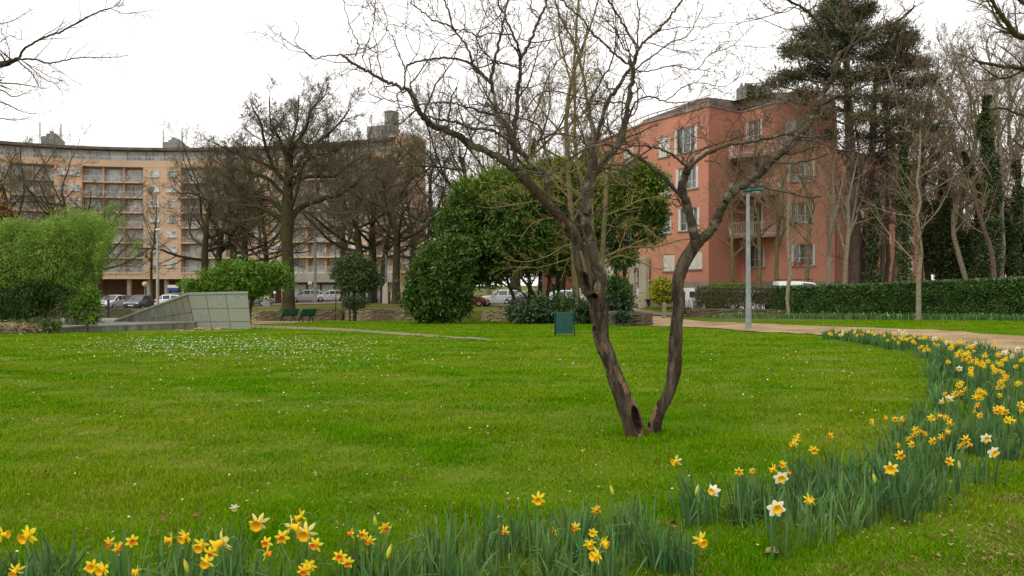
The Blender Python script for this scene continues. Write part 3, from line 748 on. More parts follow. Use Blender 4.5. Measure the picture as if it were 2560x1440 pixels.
facade(C5, C6, [(1963, 2030, 298, 352, side), (1968, 2036, 402, 453, side), (1973, 2034, 504, 556, side), (1978, 2038, 609, 664, side)])
facade(C6, C7, [])
D1 = (X(2050, 70.5), 70.5); D2 = (X(2312, 82), 82.0)
facade(D1, D2, [(2140, 2168, 436, 466, side), (2140, 2168, 512, 552, cl), (2195, 2225, 505, 545, cl), (2197, 2227, 575, 610, side), (2205, 2228, 645, 678, cl), (2140, 2168, 585, 625, side), (2262, 2285, 512, 545, cl), (2262, 2285, 580, 612, cl), (2262, 2285, 648, 680, cl), (2140, 2168, 650, 684, side), (2262, 2285, 440, 470, side), (2197, 2227, 432, 466, cl)], zt=13.4, zb=1.9)
wall_seg(D2, (D2[0] + 2, D2[1] + 12), 1.9, 13.4, [], wb)
wb.build('wall', 'pink', pink); plb.build('plinth', 'plinth', pink)
# cornice, roof
def poly_prism(pts, z0, z1, name, m, parent, off):
    b = MB(); b.hexa([np.array((*p, z0)) - off for p in pts], [np.array((*p, z1)) - off for p in pts]); return b.build(name, m, parent)
outl = [C0, C1, C2, C3, C4, C5, C6, (C6[0] + .2, 78), (C3[0] + 2, 92), (C0[0] + 5, 96)]
def outset(pts, k):
    pts = np.array(pts); out = []
    n = len(pts)
    for i in range(n):
        a_ = pts[i] - pts[i - 1]; c_ = pts[(i + 1) % n] - pts[i]; a_ = a_ / np.linalg.norm(a_); c_ = c_ / np.linalg.norm(c_)
        m_ = np.array((a_[1], -a_[0])) + np.array((c_[1], -c_[0])); m_ = m_ / (np.linalg.norm(m_) + 1e-6); out.append(pts[i] + m_ * k)
    return out
poly_prism(outset(outl, .12), ZT + .002, ZT + .13, 'cornice', 'cornice', pink, pl_)
ro = poly_prism(outset(outl, -1.8)[1:], ZT + .22, ZT + .6, 'roof', 'roof_dark', pink, pl_)
rpts = [np.array(q) for q in [(X(1600, 72), 72.0), (X(1765, 65), 65.0), (X(1850, 66.4), 66.4), (X(1936, 63.6), 63.6), (X(2075, 62.4), 62.4), (X(2085, 76), 76.0), (X(1800, 84), 84.0)]]
b = MB(); b.hexa([np.array((*q, ZT + .6)) - pl_ for q in rpts], [np.array((*(q * .93 + np.array((1.2, 5.0)) * .98), ZT + 1.5 + (.0 if i else -.5))) - pl_ for i, q in enumerate(rpts)]); b.build('upper_roof', 'roof_dark', pink)
def line_rail(pts, z0, h, name, m, parent, off, step=.4, r=.02):
    b = MB(); pts = [np.array(p, float) for p in pts]
    for i in range(len(pts) - 1):
        L = np.linalg.norm(pts[i + 1] - pts[i]); n = max(1, int(L / step))
        for hh in (h, h * .12): b.tube([np.array((*pts[i], z0 + hh)) - off, np.array((*pts[i + 1], z0 + hh)) - off], r * 1.5, 4)
        for j in range(n + 1):
            p = pts[i] + (pts[i + 1] - pts[i]) * j / n; b.tube([np.array((*p, z0)) - off, np.array((*p, z0 + h)) - off], r, 4)
    return b.build(name, m, parent)
line_rail(outset(outl, -.3)[1:4], ZT + .22, .55, 'roof_railing', 'cornice', pink, pl_, step=1.2, r=.035)
b = MB()
for u, yy in ((1870, 68), (1885, 68)):
    x_ = X(u, yy); b.box(x_ - .6, x_ + .6, yy, yy + 1.4, ZT + 1.4, ZT + 3.1, lambda v: v - pl_)
    for t in (-.35, 0, .35): b.lathe([(.1, 0), (.12, .35), (.09, .36)], np.array((x_ + t, yy + .7, ZT + 3.1)) - pl_, 8)
b.build('chimney', 'plant_grey', pink)
poly_prism([(D1[0], D1[1] - .2), (D2[0] + .2, D2[1] - .3), (D2[0] + 2.2, D2[1] + 12), (D1[0] + 2, D1[1] + 12)], 13.402, 13.7, 'wing_roof', 'roof_dark', pink, pl_)
# balconies in the recess
for py_f, full in ((590, 1), (487, 1), (391, 1)):
    zz = z_at(py_f, 62)
    a_ = np.array(C3) + (np.array(C4) - np.array(C3)) * .62
    q = [np.array((X(1832, 61.7), 61.7)), np.array((X(1958, 59.6), 59.6)), np.array(C5) + (.35, 0.05), np.array(C4) + (0, .0), a_]
    b = MB(); b.hexa([np.array((*p, zz - .18)) - pl_ for p in q], [np.array((*p, zz)) - pl_ for p in q]); o = b.build('balcony', 'cornice', pink)
    rb = line_rail([a_, q[0] + (.04, .05), q[1] + (-.04, .05), q[2] + (-.1, 0)], zz, .98, 'railing', 'shutter', pink, pl_, step=.13, r=.013)
# entrance on the left facade
s_e, y_e = s_of(C1, C2, 1609); 
d_ = np.array(C2) - np.array(C1); d_ /= np.linalg.norm(d_); n_ = np.array((d_[1], -d_[0])); c_ = np.array(C1) + d_ * s_e
def eb(b, s0, s1, d0, d1, z0, z1):
    q = [c_ + d_ * s0 + n_ * d1, c_ + d_ * s1 + n_ * d1, c_ + d_ * s1 + n_ * d0, c_ + d_ * s0 + n_ * d0]
    b.hexa([np.array((*p, z0)) - pl_ for p in q], [np.array((*p, z1)) - pl_ for p in q])
b = MB(); eb(b, -.2, 1.1, .02, .35, .3, 3.9); eb(b, -2.0, -1.2, .02, .35, .3, 3.9); eb(b, -1.2, -.2, .02, .35, 3.0, 3.9); b.build('door_surround', 'door_surround', pink)
b = MB(); eb(b, -1.18, -.22, .02, .08, .5, 2.98); o = b.build('door', 'win_frame', pink)
b2 = MB(); eb(b2, -1.0, -.42, .08, .10, 1.2, 2.8); b2.build('pane', 'glass', o)
for k in range(4):
    b = MB(); eb(b, -2.3 + .1 * k, 1.4 - .1 * k, .36, 1.9 - .35 * k, -.3 + .16 * k, -.14 + .16 * k); b.build('step', 'door_surround', pink)
# red flower box on a ground floor sill
s0, y0 = s_of(C5, C6, 1984); s1, y1 = s_of(C5, C6, 2004)
dd = (np.array(C6) - np.array(C5)); dd /= np.linalg.norm(dd); nn_ = np.array((dd[1], -dd[0]))
for i, (a_, c2_, lab) in enumerate(((1983, 1993, 'left red flower box on the ground floor window sill of the pink building'), (1996, 2007, 'right red flower box on the ground floor window sill of the pink building'))):
    sa, _ = s_of(C5, C6, a_); sb_, yb = s_of(C5, C6, c2_); zz = z_at(663, yb) + .01
    b = MB()
    q = [np.array(C5) + dd * sa + nn_ * .10, np.array(C5) + dd * sb_ + nn_ * .10, np.array(C5) + dd * sb_ - nn_ * .06, np.array(C5) + dd * sa - nn_ * .06]
    cc = np.array((*q[0], zz)); qq = np.mean(q, axis=0)
    b.hexa([np.array((*(qq + (p - qq) * .85), zz)) - cc for p in q], [np.array((*p, zz + .17)) - cc for p in q]); 
    for p in [q[0], q[1]]: b.box(-.02, .02, -.02, .02, .12, .28, lambda v, p=p: v + np.array((*(qq + (p - qq) * .5), zz)) - cc)
    o = b.build('flower_box', 'flower_box'); o.location = cc; tag(o, lab, 'flower box')
# red low building seen between the trunks of the evergreen
lo = empty('red_outbuilding', on(1430, 88), label='low dark red building seen between the trunks of the evergreen shrubs', cat='building')
b = MB(); b.box(-3.4, 3.4, 0, 5, 0, 3.1); b.build('wall', 'pink', lo); b = MB(); b.box(-3.6, 3.6, -.2, 5.2, 3.1, 3.35); b.build('roof', 'roof_dark', lo)
b = MB(); b.box(-2.6, -1.4, -.05, 0, .9, 2.2); o = b.build('window', 'win_frame', lo); b = MB(); b.box(-2.5, -1.5, -.07, -.05, 1, 2.1); b.build('pane', 'glass', o)

# ------------------------------------------------------------------ vehicles
def car_mesh(kind):
    # stations: x from nose, bottom, shoulder z, top z, half width shoulder, half width top
    T = {
     'hatch': (4.0, [(0, .34, .56, .60, .62, .5), (.07, .22, .66, .70, .76, .66), (.5, .2, .76, .82, .84, .74), (.98, .18, .84, .93, .85, .72), (1.75, .18, .90, 1.40, .85, .60), (2.5, .18, .92, 1.46, .86, .61), (3.25, .19, .94, 1.42, .85, .58), (3.82, .22, .93, 1.02, .80, .60), (3.97, .28, .86, .92, .74, .62), (4.0, .36, .60, .66, .70, .6)]),
     'mpv': (4.3, [(0, .34, .60, .66, .62, .5), (.08, .22, .74, .80, .78, .66), (.5, .2, .86, .94, .86, .74), (.85, .18, .94, 1.04, .87, .74), (1.75, .18, 1.0, 1.55, .88, .62), (2.6, .18, 1.02, 1.62, .88, .63), (3.7, .19, 1.04, 1.57, .87, .60), (4.15, .24, 1.0, 1.10, .82, .64), (4.28, .3, .9, .95, .78, .66), (4.3, .36, .6, .66, .74, .6)]),
     'estate': (4.25, [(0, .34, .56, .60, .62, .5), (.07, .22, .68, .72, .76, .66), (.5, .2, .78, .85, .82, .74), (1.0, .18, .86, .95, .83, .72), (1.75, .18, .92, 1.40, .83, .60), (2.6, .18, .93, 1.46, .84, .61), (3.85, .19, .94, 1.42, .83, .60), (4.12, .24, .93, 1.02, .80, .64), (4.22, .3, .84, .90, .76, .66), (4.25, .36, .6, .66, .72, .6)]),
     'van': (4.1, [(0, .34, .66, .72, .66, .55), (.08, .24, .82, .88, .78, .68), (.5, .22, .94, 1.02, .82, .74), (.9, .2, 1.02, 1.14, .84, .74), (1.55, .2, 1.08, 1.72, .84, .68), (2.4, .2, 1.1, 1.80, .85, .70), (3.95, .2, 1.1, 1.80, .84, .70), (4.06, .24, 1.08, 1.30, .83, .74), (4.09, .3, .98, 1.06, .82, .74), (4.1, .36, .62, .68, .8, .7)]),
    }[kind]
    L, st = T
    ring = []
    def R_(x, b_, s, t, hw, ht):
        k = t - s
        pts = [(0, b_), (hw * .88, b_), (hw * .98, b_ + .12), (hw, b_ + (s - b_) * .55), (hw * .97, s), (hw * .97 + (ht - hw * .97) * .12, s + k * .08), (ht + (hw * .97 - ht) * .18, s + k * .86), (ht * .9, s + k * .975), (0, t + .01)]
        full = [(-y, z) for y, z in pts[::-1][1:-1]]
        return [np.array((x, y, z)) for y, z in pts] + [np.array((x, y, z)) for y, z in full]
    # insert extra stations for pillars
    st2 = []
    for i, s in enumerate(st):
        st2.append(s)
    rings = np.array([R_(*s) for s in st2]); n = rings.shape[1]
    body = MB(); side = (MB(), MB()); ws = MB(); rw = MB()
    cab0 = 3; cabn = 7
    fb = []
    for i in range(len(st2) - 1):
        for j in range(n):
            j2 = (j + 1) % n
            q = [rings[i, j], rings[i + 1, j], rings[i + 1, j2], rings[i, j2]]
            isside = j in (5, n - 6)
            top = j in (7, n - 8, 6, n - 7)
            if i == cab0 and top and j in (7, n - 8): ws.add(q, [(0, 1, 2, 3)])
            elif i == cabn - 1 and j in (7, n - 8) and kind != 'van': rw.add(q, [(0, 1, 2, 3)])
            elif isside and cab0 <= i < cabn and not (kind == 'van' and i in (5,)):
                # glass with pillars left at each end
                q = np.array(q); a_ = .06 if i > cab0 else .10
                e0 = q[0] * (1 - a_) + q[1] * a_; e1 = q[0] * .07 + q[1] * .93; f0 = q[3] * (1 - a_) + q[2] * a_; f1 = q[3] * .07 + q[2] * .93
                side[0 if j == 5 else 1].add([e0, e1, f1, f0], [(0, 1, 2, 3)]); body.add([q[0], e0, f0, q[3]], [(0, 1, 2, 3)]); body.add([e1, q[1], q[2], f1], [(0, 1, 2, 3)])
            else: fb.append((i * n + j, (i + 1) * n + j, (i + 1) * n + j2, i * n + j2))
    body.add(rings.reshape(-1, 3), fb)
    for i in (0, len(st2) - 1):
        body.add(rings[i], [(0, k, k + 1) for k in range(1, n - 1)])
    return L, st, body, side, ws, rw
CARP = {}
def make_car(kind, paint, label, group=None, roof_rack=False):
    L, st, body, side, ws, rw = car_mesh(kind)
    W = st[5][4]
    root = empty('parked_van' if kind == 'van' else 'parked_car', label=label, cat='van' if kind == 'van' else 'car', group=group)
    o = body.build('body', paint, root, smooth=False)
    [q_.build('side_window', 'car_glass', root) for q_ in side]; ws.build('windscreen', 'car_glass', root)
    if rw.v: rw.build('rear_window', 'car_glass', root)
    tr = MB()
    tr.box(-.03, .1, -W * .8, W * .8, .24, .42); tr.box(L - .1, L + .03, -W * .85, W * .85, .26, .44)
    tr.box(.3, L - .3, -W * .86, W * .86, .14, .24); tr.build('bumper', 'trim', root)
    g = MB(); g.box(-.045, -.028, -.28, .28, .5, .58); g.build('grille', 'trim', root)
    for x0, nme in ((.7, 1), (L - .75, 2)):
        for s in (-1, 1):
            y = s * (W - .10)
            wh = empty_mesh_wheel(root, x0, y, s)
    for s in (-1, 1):
        b = MB(); b.box(-.02, .14, s * W * .80 - .17 if s > 0 else s * W * .80 - .03, s * W * .80 + .03 if s > 0 else s * W * .80 + .17, .58, .72); b.build('headlight', 'head_lamp', root)
        b = MB(); yy = s * (W * .84); b.box(L - .16, L + .012, yy - .08, yy + .08, .66, .98 if kind in ('van', 'mpv', 'estate') else .86); b.build('tail_light', 'tail_lamp', root)
        b = MB(); b.box(1.22, 1.34, s * (W + .02) if s > 0 else s * (W + .18), s * (W + .18) if s > 0 else s * (W + .02), st[3][2] + .02, st[3][2] + .16); b.build('wing_mirror', paint, root)
    b = MB(); b.box(-.06, -.031, -.26, .26, .36, .46); b.build('number_plate', 'plate', root)
    b = MB(); b.box(L + .031, L + .05, -.26, .26, .48, .59); b.build('number_plate', 'plate', root)
    if kind == 'van':
        for s in (-.42, .42): MB().box(L - .035, L - .018, s - .27, s + .27, 1.14, 1.56).build('rear_window', 'car_glass', root)
    if roof_rack:
        zt = st[5][3]; b = MB()
        for x in (1.7, 2.4, 3.1, 3.8): b.box(x, x + .04, -.6, .6, zt + .08, zt + .11)
        for s in (-.6, .6): b.box(1.6, 3.9, s - .02, s + .02, zt + .11, zt + .14)
        for x in (1.7, 3.8):
            for s in (-.6, .6): b.box(x, x + .03, s - .015, s + .015, zt - .04, zt + .08)
        b.build('roof_rack', 'dark_iron', root)
    return root
def empty_mesh_wheel(root, x0, y, s):
    t = MB(); pr = [(.20, -.09), (.29, -.09), (.31, -.06), (.31, .06), (.29, .09), (.20, .09)]
    t.lathe(pr, (x0, y, .31), 18, axis=(0, 1, 0)); 
    t.lathe([(.37, -.012), (.30, .002)], (x0, y + s * .055, .33), 18, axis=(0, s, 0))
    o = t.build('wheel', 'tyre', root, smooth=False)
    r = MB(); r.lathe([(.001, .075), (.06, .07), (.07, .055), (.19, .06), (.205, .085), (.205, 0)], (x0, y, .31), 18, axis=(0, s, 0)); r.build('rim', 'rim', o)
    return o
def put_car(root, px, Y, rz, dz=.05, centre=2.05):
    # rz: heading of the nose in degrees, 0 = nose pointing -X
    p = on(px, Y); a_ = R(rz); c = np.array((math.cos(a_), math.sin(a_))) * centre
    root.location = (p[0] - c[0], p[1] - c[1], p[2] + dz); root.rotation_euler = (0, 0, a_)
put_car(make_car('hatch', 'paint_silver', 'silver hatchback facing the lawn, leftmost of the two above the dark stone wall'), 283, 83, 87)
put_car(make_car('hatch', 'paint_dark', 'black hatchback facing the lawn between the silver hatchback and the white flagless pole'), 348, 83, 93)
put_car(make_car('hatch', 'paint_white', 'white car with red tail lights half hidden behind the sloping granite wall'), 438, 84, 200)
put_car(make_car('mpv', 'paint_grey', 'dark grey car behind the white one above the sloping granite wall'), 458, 92, 190)
put_car(make_car('hatch', 'paint_red', 'dark red car mostly hidden behind the bamboo at the left'), 222, 84, 80)
put_car(make_car('hatch', 'paint_dark', 'small dark car further back between the silver and black hatchbacks'), 313, 100, 90)
put_car(make_car('estate', 'paint_grey', 'dark grey car at the right of the granite monument beside the parking meter'), 634, 88, 172)
put_car(make_car('mpv', 'paint_silver', 'silver people carrier with its nose behind the big oak trunk'), 767, 103, 8)
put_car(make_car('hatch', 'paint_white', 'white hatchback parked just right of the silver people carrier'), 829, 101, 14)
put_car(make_car('estate', 'paint_silver', 'silver estate car seen from behind beside the cream stone marker'), 931, 92, 232)
put_car(make_car('hatch', 'paint_red', 'dark red car glimpsed right of the round laurel bush'), 1158, 72, 185)
put_car(make_car('estate', 'paint_silver', 'silver saloon seen sideways through the trunks of the evergreen'), 1252, 73, 6)
put_car(make_car('hatch', 'paint_dark', 'black car behind the silver saloon under the evergreen'), 1322, 71, 20)
put_car(make_car('hatch', 'paint_white', 'white car seen low between the evergreen trunks'), 1396, 66, 12)
put_car(make_car('mpv', 'paint_blue', 'pale blue grey car at the back between evergreen and old tree trunk'), 1432, 78, 10)
put_car(make_car('van', 'paint_white', 'white van with two rear windows left of the brown clipped hedge'), 1731, 57, 248, centre=2.0)
put_car(make_car('hatch', 'paint_white', 'white car glimpsed through the bare stems under the brown hedge'), 1893, 53.0, 175)
put_car(make_car('van', 'paint_white', 'white van with a roof rack showing above the laurel hedge', roof_rack=True), 2010, 55.2, 176, dz=.30)

# ------------------------------------------------------------------ street furniture
def bench(px, Y, rz, label):
    p = on(px, Y); root = empty('park_bench', p, R(rz), label=label, cat='bench', group='green benches by the stone wall')
    L = 1.5
    b = MB()
    prof = [(-.32, .46), (-.16, .44), (0, .42), (.10, .43), (.16, .50), (.21, .62), (.26, .76), (.32, .90)]
    # seat and back made of bent metal sheet
    def sheet(pr, name):
        b = MB(); pr = np.array(pr)
        n = len(pr); top = [(-L / 2, y, z) for y, z in pr] + [(L / 2, y, z) for y, z in pr]
        bot = [(-L / 2, y, z - .035) for y, z in pr] + [(L / 2, y, z - .035) for y, z in pr]
        v = top + bot; f = []
        for i in range(n - 1):
            f += [(i, i + 1, n + i + 1, n + i), (2 * n + i, 3 * n + i, 3 * n + i + 1, 2 * n + i + 1), (i, 2 * n + i, 2 * n + i + 1, i + 1), (n + i, n + i + 1, 3 * n + i + 1, 3 * n + i)]
        f += [(0, n, 3 * n, 2 * n), (n - 1, 3 * n - 1, 4 * n - 1, 2 * n - 1)]
        b.add(v, f); b.build(name, 'green_paint', root)
    sheet(prof[:4], 'seat'); sheet([(.105, .45)] + prof[4:], 'backrest')
    for s in (-.5, .5):
        b = MB(); b.tube([(s, -.1, .40), (s, -.12, .2), (s, -.2, 0)], .04, 6); b.tube([(s, .08, .40), (s, .12, .2), (s, .2, 0)], .04, 6); b.tube([(s, -.12, .385), (s, .12, .385), (s, .2, .5)], .03, 6)
        b.build('leg', 'dark_iron', root)
    return root
bench(765, 53.5, 245, 'green park bench in front of the dry stone wall, the nearer right one')
bench(720, 56.5, 240, 'green park bench by the dry stone wall, further left towards the oak')

def litter_bin():
    p = hit(1412, 840); root = empty('litter_bin', p, R(-6), label='green slatted litter bin on posts standing on the lawn before the evergreen', cat='litter bin')
    W = .30; 
    b = MB(); 
    for i in range(9):
        x = -W + .015 + i * (2 * W - .03) / 9; b.box(x, x + .050, -.16, -.14, .13, .80); b.box(x, x + .050, .14, .16, .13, .80)
    for i in range(5):
        y = -.14 + i * .056; b.box(-W + .0, -W + .02, y, y + .05, .13, .80); b.box(W - .02, W, y, y + .05, .13, .80)
    b.build('slats', 'green_paint', root)
    b = MB(); b.box(-W - .01, W + .01, -.175, -.145, .80, .85); b.box(-W - .01, W + .01, .145, .175, .80, .85); b.box(-W - .01, -W + .02, -.145, .145, .80, .85); b.box(W - .02, W + .01, -.145, .145, .80, .85)
    b.box(-W, W, -.17, .17, .09, .128); b.build('frame', 'green_paint', root)
    b = MB(); b.box(-W + .02, W - .02, -.135, .135, .13, .74); b.build('liner', 'dark_iron', root)
    for s, h in ((-1, .85), (1, .92)):
        b = MB(); b.tube([(s * (W + .045), 0, -.1), (s * (W + .045), 0, h)], .035 if s < 0 else .02, 8); b.lathe([(.04, 0), (.03, .03), (.001, .04)], (s * (W + .045), 0, h), 8); b.build('post', 'green_dark', root)
litter_bin()

# green-headed park lamp
lp = hit(1871, 826); root = empty('park_lamp', lp, 0, label='grey steel park lamp with a flat teal head beside the gravel path', cat='street lamp')
hL = EYE + (HOR - 482) / F * lp[1] - lp[2]; sx = lp[1] / F
b = MB(); b.tube([(0, 0, -.1), (0, 0, 1.2), (-.02, 0, hL)], [7.5 * sx, 6.8 * sx, 4.2 * sx], 14); b.build('pole', 'galv', root, smooth=True)
b = MB(); b.box(-.05, .05, -7.6 * sx, -7.2 * sx, .5, .9); b.build('access_door', 'galv', root)
hd = MB()
st_ = [(-.28, .02, .05), (-.22, .12, .09), (0, .17, .13), (.35, .17, .13), (.62, .12, .09), (.72, .03, .05)]
ringp = lambda x, w_, h_: [(x * .84, w_ * math.cos(t), hL + .06 + x * .05 + (h_ if math.sin(t) > 0 else .035) * math.sin(t)) for t in np.linspace(0, 2 * np.pi, 12, endpoint=False)]
Vh = np.array([ringp(*q) for q in st_]); I = np.arange(72).reshape(6, 12)
q = np.stack([I[:-1], I[1:], np.roll(I, -1, 1)[1:], np.roll(I, -1, 1)[:-1]], -1).reshape(-1, 4); hd.add(Vh.reshape(-1, 3), q)
hd.add(Vh[0], [(0, i, i + 1) for i in range(1, 11)]); hd.add(Vh[5], [(0, i, i + 1) for i in range(1, 11)])
hd.build('lamp_head', 'teal_shell', root, smooth=True)
b = MB(); b.box(.14, .42, -.08, .08, hL + .018, hL + .055); b.build('lens', 'lamp_glass', root)

def tall_lamp(px, Y, ytop, dpx, label, head='flat', m='white_pole', cat='street lamp'):
    p = on(px, Y); r = dpx / 2 / F * Y; h = EYE + (HOR - ytop) / F * Y - p[2]
    root = empty('street_lamp', p, label=label, cat=cat)
    b = MB(); b.tube([(0, 0, -.2), (0, 0, h)], [r * 1.15, r * .8], 10); b.build('pole', m, root, smooth=True)
    b = MB()
    if head == 'flat': b.lathe([(.001, .12), (.2, .1), (.26, .02), (.2, -.05), (.1, -.07), (.05, -.2)], (0, 0, h), 12)
    elif head == 'arm': b.tube([(0, 0, h - .1), (-.2, 0, h + .1), (-.9, 0, h + .15)], .06, 6); b.box(-1.3, -.6, -.14, .14, h + .08, h + .24)
    b.build('lamp_head', 'lamp_glass' if head == 'flat' else 'galv', root)
    return root
tall_lamp(394, 79.5, 575, 7, 'tall cream lamp post right of the black hatchback at the left')
tall_lamp(788, 98, 552, 7, 'tall pale lamp post between the silver people carrier and the white hatchback', head='arm')
tall_lamp(965, 88, 637, 6, 'shorter pale lamp post beside the cream stone marker', head='arm')
tall_lamp(1515, 62, 600, 5, 'thin grey pole between the old tree and the pink building', head='none' if False else 'flat', m='galv')
def globe_lamp(px, Y, ytop, label):
    p = on(px, Y); h = EYE + (HOR - ytop) / F * Y - p[2]; root = empty('globe_lamp', p, label=label, cat='street lamp')
    b = MB(); b.tube([(0, 0, -.2), (0, 0, h - .45)], [.08, .05], 8); b.build('pole', 'galv', root)
    b = MB(); b.lathe([(.02, -.46), (.2, -.42), (.3, -.25), (.3, -.1), (.18, .05), (.01, .1)], (0, 0, h), 12); b.build('globe', 'globe', root, smooth=True)
globe_lamp(362, 92, 706, 'yellowish globe lamp above the black hatchback'); globe_lamp(775, 112, 706, 'small globe lamp above the roof of the silver people carrier')
# signs and posts
p = on(433, 118); root = empty('street_sign', p, label='small blue and white sign under the apartment building near the white car', cat='sign')
zz = EYE + (HOR - 720) / F * 118 - p[2]
b = MB(); b.tube([(0, 0, -.2), (0, 0, zz + .3)], .05, 6); b.build('post', 'galv', root)
b = MB(); b.box(-.8, .8, -.1, -.06, zz + .02, zz + .45); b.build('upper_panel', 'sign_white', root); b = MB(); b.box(-.8, .8, -.1, -.06, zz - .4, zz + .0); b.build('lower_panel', 'sign_blue', root)
p = on(687, 80); root = empty('small_sign', p, label='little white notice on a post between parking meter and oak trunk', cat='sign')
zz = EYE + (HOR - 731) / F * 80 - p[2]
b = MB(); b.tube([(0, 0, -.1), (0, 0, zz + .2)], .035, 6); b.build('post', 'galv', root); b = MB(); b.box(-.13, .13, -.06, -.04, zz - .12, zz + .12); b.build('panel', 'sign_white', root)
p = on(667, 81); root = empty('parking_meter', p, label='pale cabinet with a yellow panel right of the dark grey car', cat='parking meter')
hc = EYE + (HOR - 738) / F * 81 - p[2]; 
b = MB(); b.box(-.33, .33, -.2, .2, 0, hc); b.box(-.36, .36, -.24, .24, hc, hc + .06); b.box(-.36, .36, -.24, .24, -.05, .05); b.build('cabinet', 'galv', root)
b = MB(); b.box(-.22, .22, -.23, -.203, hc - .36, hc - .08); b.build('yellow_panel', 'sign_yellow', root)
b = MB(); b.box(-.09, .09, -.25, -.232, hc - .42, hc - .2); b.build('screen', 'dark_iron', root)
p = on(963, 83); h = EYE + (HOR - 706) / F * 83 - p[2]; r_ = 7 / F * 83
b = MB(); b.hexa([(-r_, -.2, 0), (r_, -.2, 0), (r_, .2, 0), (-r_, .2, 0)], [(-r_ * .85, -.17, h * .78), (r_ * .85, -.17, h * .78), (r_ * .85, .17, h * .78), (-r_ * .85, .17, h * .78)])
b.hexa([(-r_ * .85, -.17, h * .78), (r_ * .85, -.17, h * .78), (r_ * .85, .17, h * .78), (-r_ * .85, .17, h * .78)], [(r_ * .1, -.12, h * .96), (r_ * .85, -.12, h), (r_ * .85, .12, h), (r_ * .1, .12, h * .96)])
o = b.build('stone_marker', 'cream'); o.location = p; tag(o, 'cream standing stone with a slanted top behind the lawn', 'stone marker')
for px, Y, pt, lab in ((929, 82, 727, 'black post in front of the silver estate car, leftmost of the four'), (953, 83, 729, 'black post just left of the cream standing stone'), (973, 82, 729, 'black post just right of the cream standing stone'), (986, 82, 731, 'rightmost black post beside the cream standing stone'), (271, 79, 748, 'black post before the silver hatchback at the left')):
    p = on(px, Y); h = EYE + (HOR - pt) / F * Y - p[2]
    o = MB().lathe([(.11, -.1), (.11, h * .9), (.12, h * .91), (.12, h * .96), (.07, h), (.001, h)], (0, 0, 0), 10).build('bollard', 'dark_iron'); o.location = p; tag(o, lab, 'bollard', 'black posts along the car park')
p = hit(1660, 797); h = EYE + (HOR - 757) / F * p[1] - p[2]
b = MB(); b.hexa([(-.12, -.1, -.1), (.12, -.1, -.1), (.12, .1, -.1), (-.12, .1, -.1)], [(-.11, -.09, h - .05), (.11, -.09, h - .05), (.11, .09, h - .05), (-.11, .09, h - .05)])
b.hexa([(-.11, -.09, h - .05), (.11, -.09, h - .05), (.11, .09, h - .05), (-.11, .09, h - .05)], [(-.07, -.05, h), (.07, -.05, h), (.07, .05, h), (-.07, .05, h)])
o = b.build('wooden_post', 'wood_post'); o.location = p; tag(o, 'squat wooden post where the gravel path meets the street', 'bollard')
p = on(1604, 66); o = MB()
o.box(-.25, .25, -.18, .18, 0, 1.25); o.box(-.28, .28, -.21, .21, 1.25, 1.33); o.box(-.2, .2, -.2, -.182, .2, 1.1); o = o.build('utility_box', 'cream'); o.location = p; tag(o, 'small pale utility cabinet left of the pink building entrance steps', 'utility box')

# ------------------------------------------------------------------ branching
def spawn(rg, PP, PR, nch, t0=.25, t1=1.0, ang=45, asd=12, ratio=.6, K=6, wig=.12, up=.1, rr=.6, rmin=.006, taper=.35, tb=1.0, minlen=0, flat=1.0):
    """children of every polyline of PP (N,K0,3): returns arrays of child polylines and radii"""
    N, K0, _ = PP.shape
    if N == 0: return np.zeros((0, K, 3)), np.zeros((0, K))
    seg = np.diff(PP, axis=1); L = np.linalg.norm(seg, axis=2).sum(1)
    M = N * nch; ip = np.repeat(np.arange(N), nch)
    t = t0 + (t1 - t0) * ((np.tile(np.arange(nch), N) + rg.random(M)) / nch) ** tb
    f = t * (K0 - 1); i = np.clip(f.astype(int), 0, K0 - 2); fr = (f - i)[:, None]
    st = PP[ip, i] * (1 - fr) + PP[ip, i + 1] * fr
    tan = seg[ip, i]; tan /= np.linalg.norm(tan, axis=1, keepdims=True) + 1e-9
    rad = PR[ip, i] * (1 - fr[:, 0]) + PR[ip, i + 1] * fr[:, 0]
    rv = rg.normal(0, 1, (M, 3)); perp = np.cross(tan, rv); perp /= np.linalg.norm(perp, axis=1, keepdims=True) + 1e-9
    a_ = np.radians(rg.normal(ang, asd, M))[:, None]
    d = tan * np.cos(a_) + perp * np.sin(a_); d[:, 2] *= flat
    d /= np.linalg.norm(d, axis=1, keepdims=True)
    ln = L[ip] * ratio * rg.uniform(.6, 1.15, M) * (1.15 - .55 * t)
    ln = np.maximum(ln, minlen)
    out = np.zeros((M, K, 3)); out[:, 0] = st; sl_ = (ln / (K - 1))[:, None]
    for k in range(1, K):
        out[:, k] = out[:, k - 1] + d * sl_
        d = d + rg.normal(0, wig, (M, 3)) + np.array((0, 0, up)); d /= np.linalg.norm(d, axis=1, keepdims=True)
    r0 = np.maximum(rad * rr, rmin)
    rs = r0[:, None] * np.linspace(1, taper, K)[None]
    return out, np.maximum(rs, rmin * .6)
def sm(pl, k, jit=0, rg=None):
    p = smooth_pl(pl, k)
    if jit: p[1:-1, :3] += rg.normal(0, jit, (k - 2, 3))
    return p
